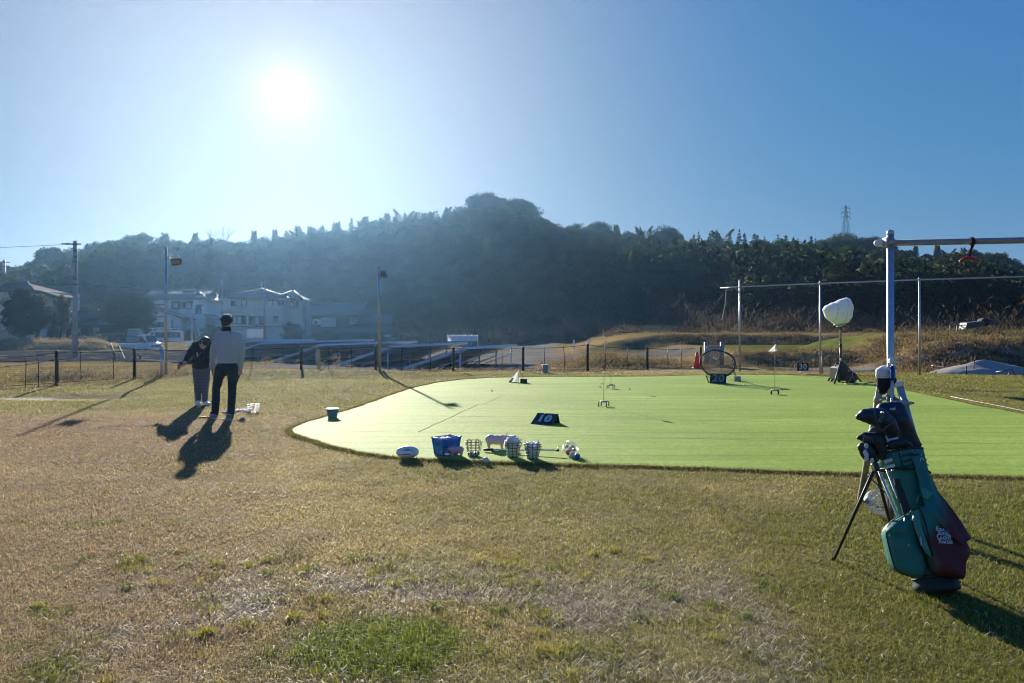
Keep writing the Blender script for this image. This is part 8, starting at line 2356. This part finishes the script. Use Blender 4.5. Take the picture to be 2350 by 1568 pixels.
def woman():
    D = 15.0; pv = Vector((at(467, D), D, 0))
    def J(x, y, dy=0.0): return V(*z4_(x, y), D + dy) - pv
    head = J(357, 440, -.34); neck = J(345, 425, -.20)
    sL, sR = J(238, 480, -.12), J(428, 490, -.14)
    eL, wL = J(138, 625, -.14), J(96, 705, -.26); eR, wR = J(300, 672, -.36), J(120, 716, -.36)
    hL, hR = J(262, 800, .06), J(368, 800, .06); kL, kR = J(268, 1040, .0), J(369, 1040, .0); aL, aR = J(268, 1235, .02), J(362, 1235, .02)
    for a in (aL, aR): a.z = .08
    b = MB(); f = Vector((-.02, -.62, -.78)).normalized()   # where the face points: down towards the ball
    b.ell(head, (.070, .085, .085), 18, 12); b.ell(head + f * .045, (.060, .058, .06), 14, 10); b.cap(head + f * .06 + Vector((-.0, -.02, -.05)), head + f * .05, .034, .055)
    b.ell(head + Vector((-.012, -.092, -.050)), (.012, .018, .018), 10, 8)
    for s in (-1, 1): b.ell(head + Vector((s * .072, .01, -.015)), (.012, .022, .026), 10, 8)
    b.cap(head + Vector((0, .05, -.01)), neck, .05, .055)
    ch = J(325, 560, -.10); b.ell(ch, (.145, .11, .15), 16, 10); b.ell(J(315, 720, .02), (.13, .10, .13), 16, 10); b.cap(neck, ch, .06, .10); b.ell(J(315, 800, .06), (.13, .10, .09), 16, 10)
    for s_, e_, w_ in ((sL, eL, wL), (sR, eR, wR)): b.cap(s_, e_, .042, .036); b.cap(e_, w_, .036, .025); b.cap(s_, ch + Vector((0, .02, .08)), .045, .08)
    for h_, k_, a_ in ((hL, kL, aL), (hR, kR, aR)): b.cap(h_, k_, .065, .046); b.cap(k_, a_, .044, .032); b.cap(a_, a_ + Vector((.06, -.03, -.05)), .03, .024)
    cd = (V(322.5, 824, 14.85) - V(418, 831.5, 14.68)).normalized()
    hand(b, wL, (-.75, -.15, -.35), (.2, -.6, -.8), (-.3, -.3, .9), 1.25); hand(b, wR, (-.85, .1, -.2), (.1, .75, -.6), (-.4, .0, .9), 1.25)
    me = blob(b, .0065, 3); body = link_mesh('person', me, M_SKIN); body.location = pv
    setp(body, 'person bent forward in a black hoodie and grey plaid trousers, swinging a club back', 'person')
    e = MB()
    for s in (-1, 1): e.ell(head + Vector((s * .028 - .008, -.080, -.028)), .009, 8, 6)
    e.build('eye', M_BLACK, body)
    mo = MB(); mo.ell(head + Vector((-.012, -.082, -.082)), (.020, .006, .006), 10, 6); mo.build('mouth', mat('lips', (.30, .10, .09), rough=.5), body)
    h = MB(); h.ell(head + Vector((.004, .020, .030)), (.088, .094, .082), 18, 12); h.ell(head + Vector((.030, -.055, .0)), (.060, .045, .060), 14, 10); h.ell(head + Vector((-.045, -.035, .012)), (.040, .05, .05), 14, 10); h.ell(head + Vector((.055, .0, -.025)), (.030, .065, .07), 12, 8)
    link_mesh('hair', bow(blob(h, .007, 2), .022, .022, 13), M_HAIR, body)
    j = MB(); j.ell(J(318, 560, -.10), (.178, .135, .16), 20, 12); j.ell(J(312, 680, -.0), (.172, .135, .16), 20, 12); j.ell(J(312, 760, .05), (.172, .13, .085), 20, 12)
    j.cap(sL, J(318, 500, -.12), .075, .11); j.cap(sR, J(322, 500, -.12), .072, .11); j.ell(J(345, 450, -.08), (.13, .10, .075), 16, 10)
    for s_, e_, w_ in ((sL, eL, wL), (sR, eR, wR)): j.cap(s_, e_, .074, .062); j.cap(e_, e_.lerp(w_, .85), .062, .046)
    link_mesh('hoodie', bow(blob(j, .010, 5), .025, .10, 15), M_HOOD, body)
    hd = MB(); hd.ell(J(350, 428, -.12), (.115, .075, .05), 16, 10); hd.cap(J(285, 440, -.12), J(420, 450, -.12), .045, .045); link_mesh('hood', bow(blob(hd, .010, 4), .02, .06, 17), M_HOOD, body)
    # rabbit-ear print on the chest
    for nm, cols, k in (('print', M_WHITE, 1.0), ('print_inner', mat('pink_print', (.60, .22, .26), rough=.7), .5)):
        p = MB()
        for (x, y, tilt) in ((262, 600, -.12), (300, 602, .42)):
            c = J(x, y, -.262 - (.004 if k < 1 else 0) + (.0 if x < 280 else -.0)); mm = Matrix.Rotation(tilt, 4, 'Y'); p.ell(c, (.014 * k, .004, .046 * k), 12, 8, mm)
        if k == 1.0: p.ell(J(270, 648, -.262), (.026, .004, .022), 12, 8)
        p.build(nm, cols, body)
    tr = MB(); tr.ell(J(315, 800, .06), (.168, .125, .12), 20, 12)
    for h_, k_, a_ in ((hL, kL, aL), (hR, kR, aR)): tr.cap(h_, k_, .094, .068); tr.cap(k_, a_ + Vector((0, 0, .03)), .068, .055)
    link_mesh('trousers', bow(blob(tr, .010, 4), .02, .08, 18), M_PLAID, body)
    shoe(body, (aL.x - .02, aL.y + .02, .0), (aL.x + .085, aL.y - .10, .0), .05, M_SHOEW, M_SHOEW); shoe(body, (aR.x - .02, aR.y + .02, .0), (aR.x + .13, aR.y - .06, .0), .05, M_SHOEW, M_SHOEW)
    g = MB(); gp_ = (wL + wR) / 2
    hand(g, wL, (-.75, -.15, -.35), (.2, -.6, -.8), (-.3, -.3, .9), 1.25, 1.14); link_mesh('glove', blob(g, .006, 2), mat('blue_glove', (.03, .06, .12), rough=.6, var=.3, scale=30), body)
    a = V(421, 833.5, 14.66); bq = V(322.5, 824, 14.88); t = T('golf_club', 'golf club swung back level by the person bending forward', 'golf club', a); u = bq - a
    s = MB(); s.tube([u * -.06, u * .26], .0125, 10); s.build('grip', M_BLACK, t); s = MB(); s.tube([u * .26, u], [.0085, .0075], 8); s.build('shaft', M_ALU, t)
    s = MB(); s.cap(u, u + Vector((-.005, 0, .03)), .010, .014); s.cap(u + Vector((-.006, 0, .03)), u + Vector((-.02, 0, .068)), .016, .020); o = link_mesh('club_head', blob(s, .005, 2), M_BLACKM, t)
woman()
# club lying on the grass in front of the man's shoes
a = G(*z4_(280, 1440), .016); b_ = G(*z4_(800, 1492), .012); a.z = .016; b_.z = .014
t = T('golf_club', 'golf club lying flat on the grass in front of the dark shoes', 'golf club', b_); o = Vector(b_)
u = a - o; s = MB(); s.tube([u, u * .70], .0115, 10); s.build('grip', M_BLACK, t); s = MB(); s.tube([u * .70, u * .0], [.0065, .0048], 8); s.build('shaft', M_ALU, t)
e = G(*z4_(885, 1480), .03) - o; s = MB(); s.cap((0, 0, 0), e * .35, .009, .012); s.cap(e * .35, e * .9 + Vector((0, .01, .018)), .015, .026); s.cap(e * .5, e * 1.0, .018, .020); link_mesh('club_head', blob(s, .005, 3), mat('blue_steel_head', (.16, .22, .42), rough=.25, metal=.7), t)
# ------------------------------------------------------------------ haze
def haze():
    mb = MB(); mb.box((0, 0, 20), (910, 910, 48))
    m = bpy.data.materials.new('haze'); m.use_nodes = True
    t = m.node_tree; t.nodes.remove(t.nodes['Principled BSDF'])
    v = t.nodes.new('ShaderNodeVolumePrincipled')
    v.inputs['Color'].default_value = (.30, .60, 1.0, 1)
    v.inputs['Density'].default_value = .00023
    v.inputs['Anisotropy'].default_value = .74
    t.links.new(v.outputs['Volume'], t.nodes['Material Output'].inputs['Volume'])
    o = mb.build('haze', m)
    return setp(o, 'thin bright winter haze filling the air', None, kind='stuff')
haze()
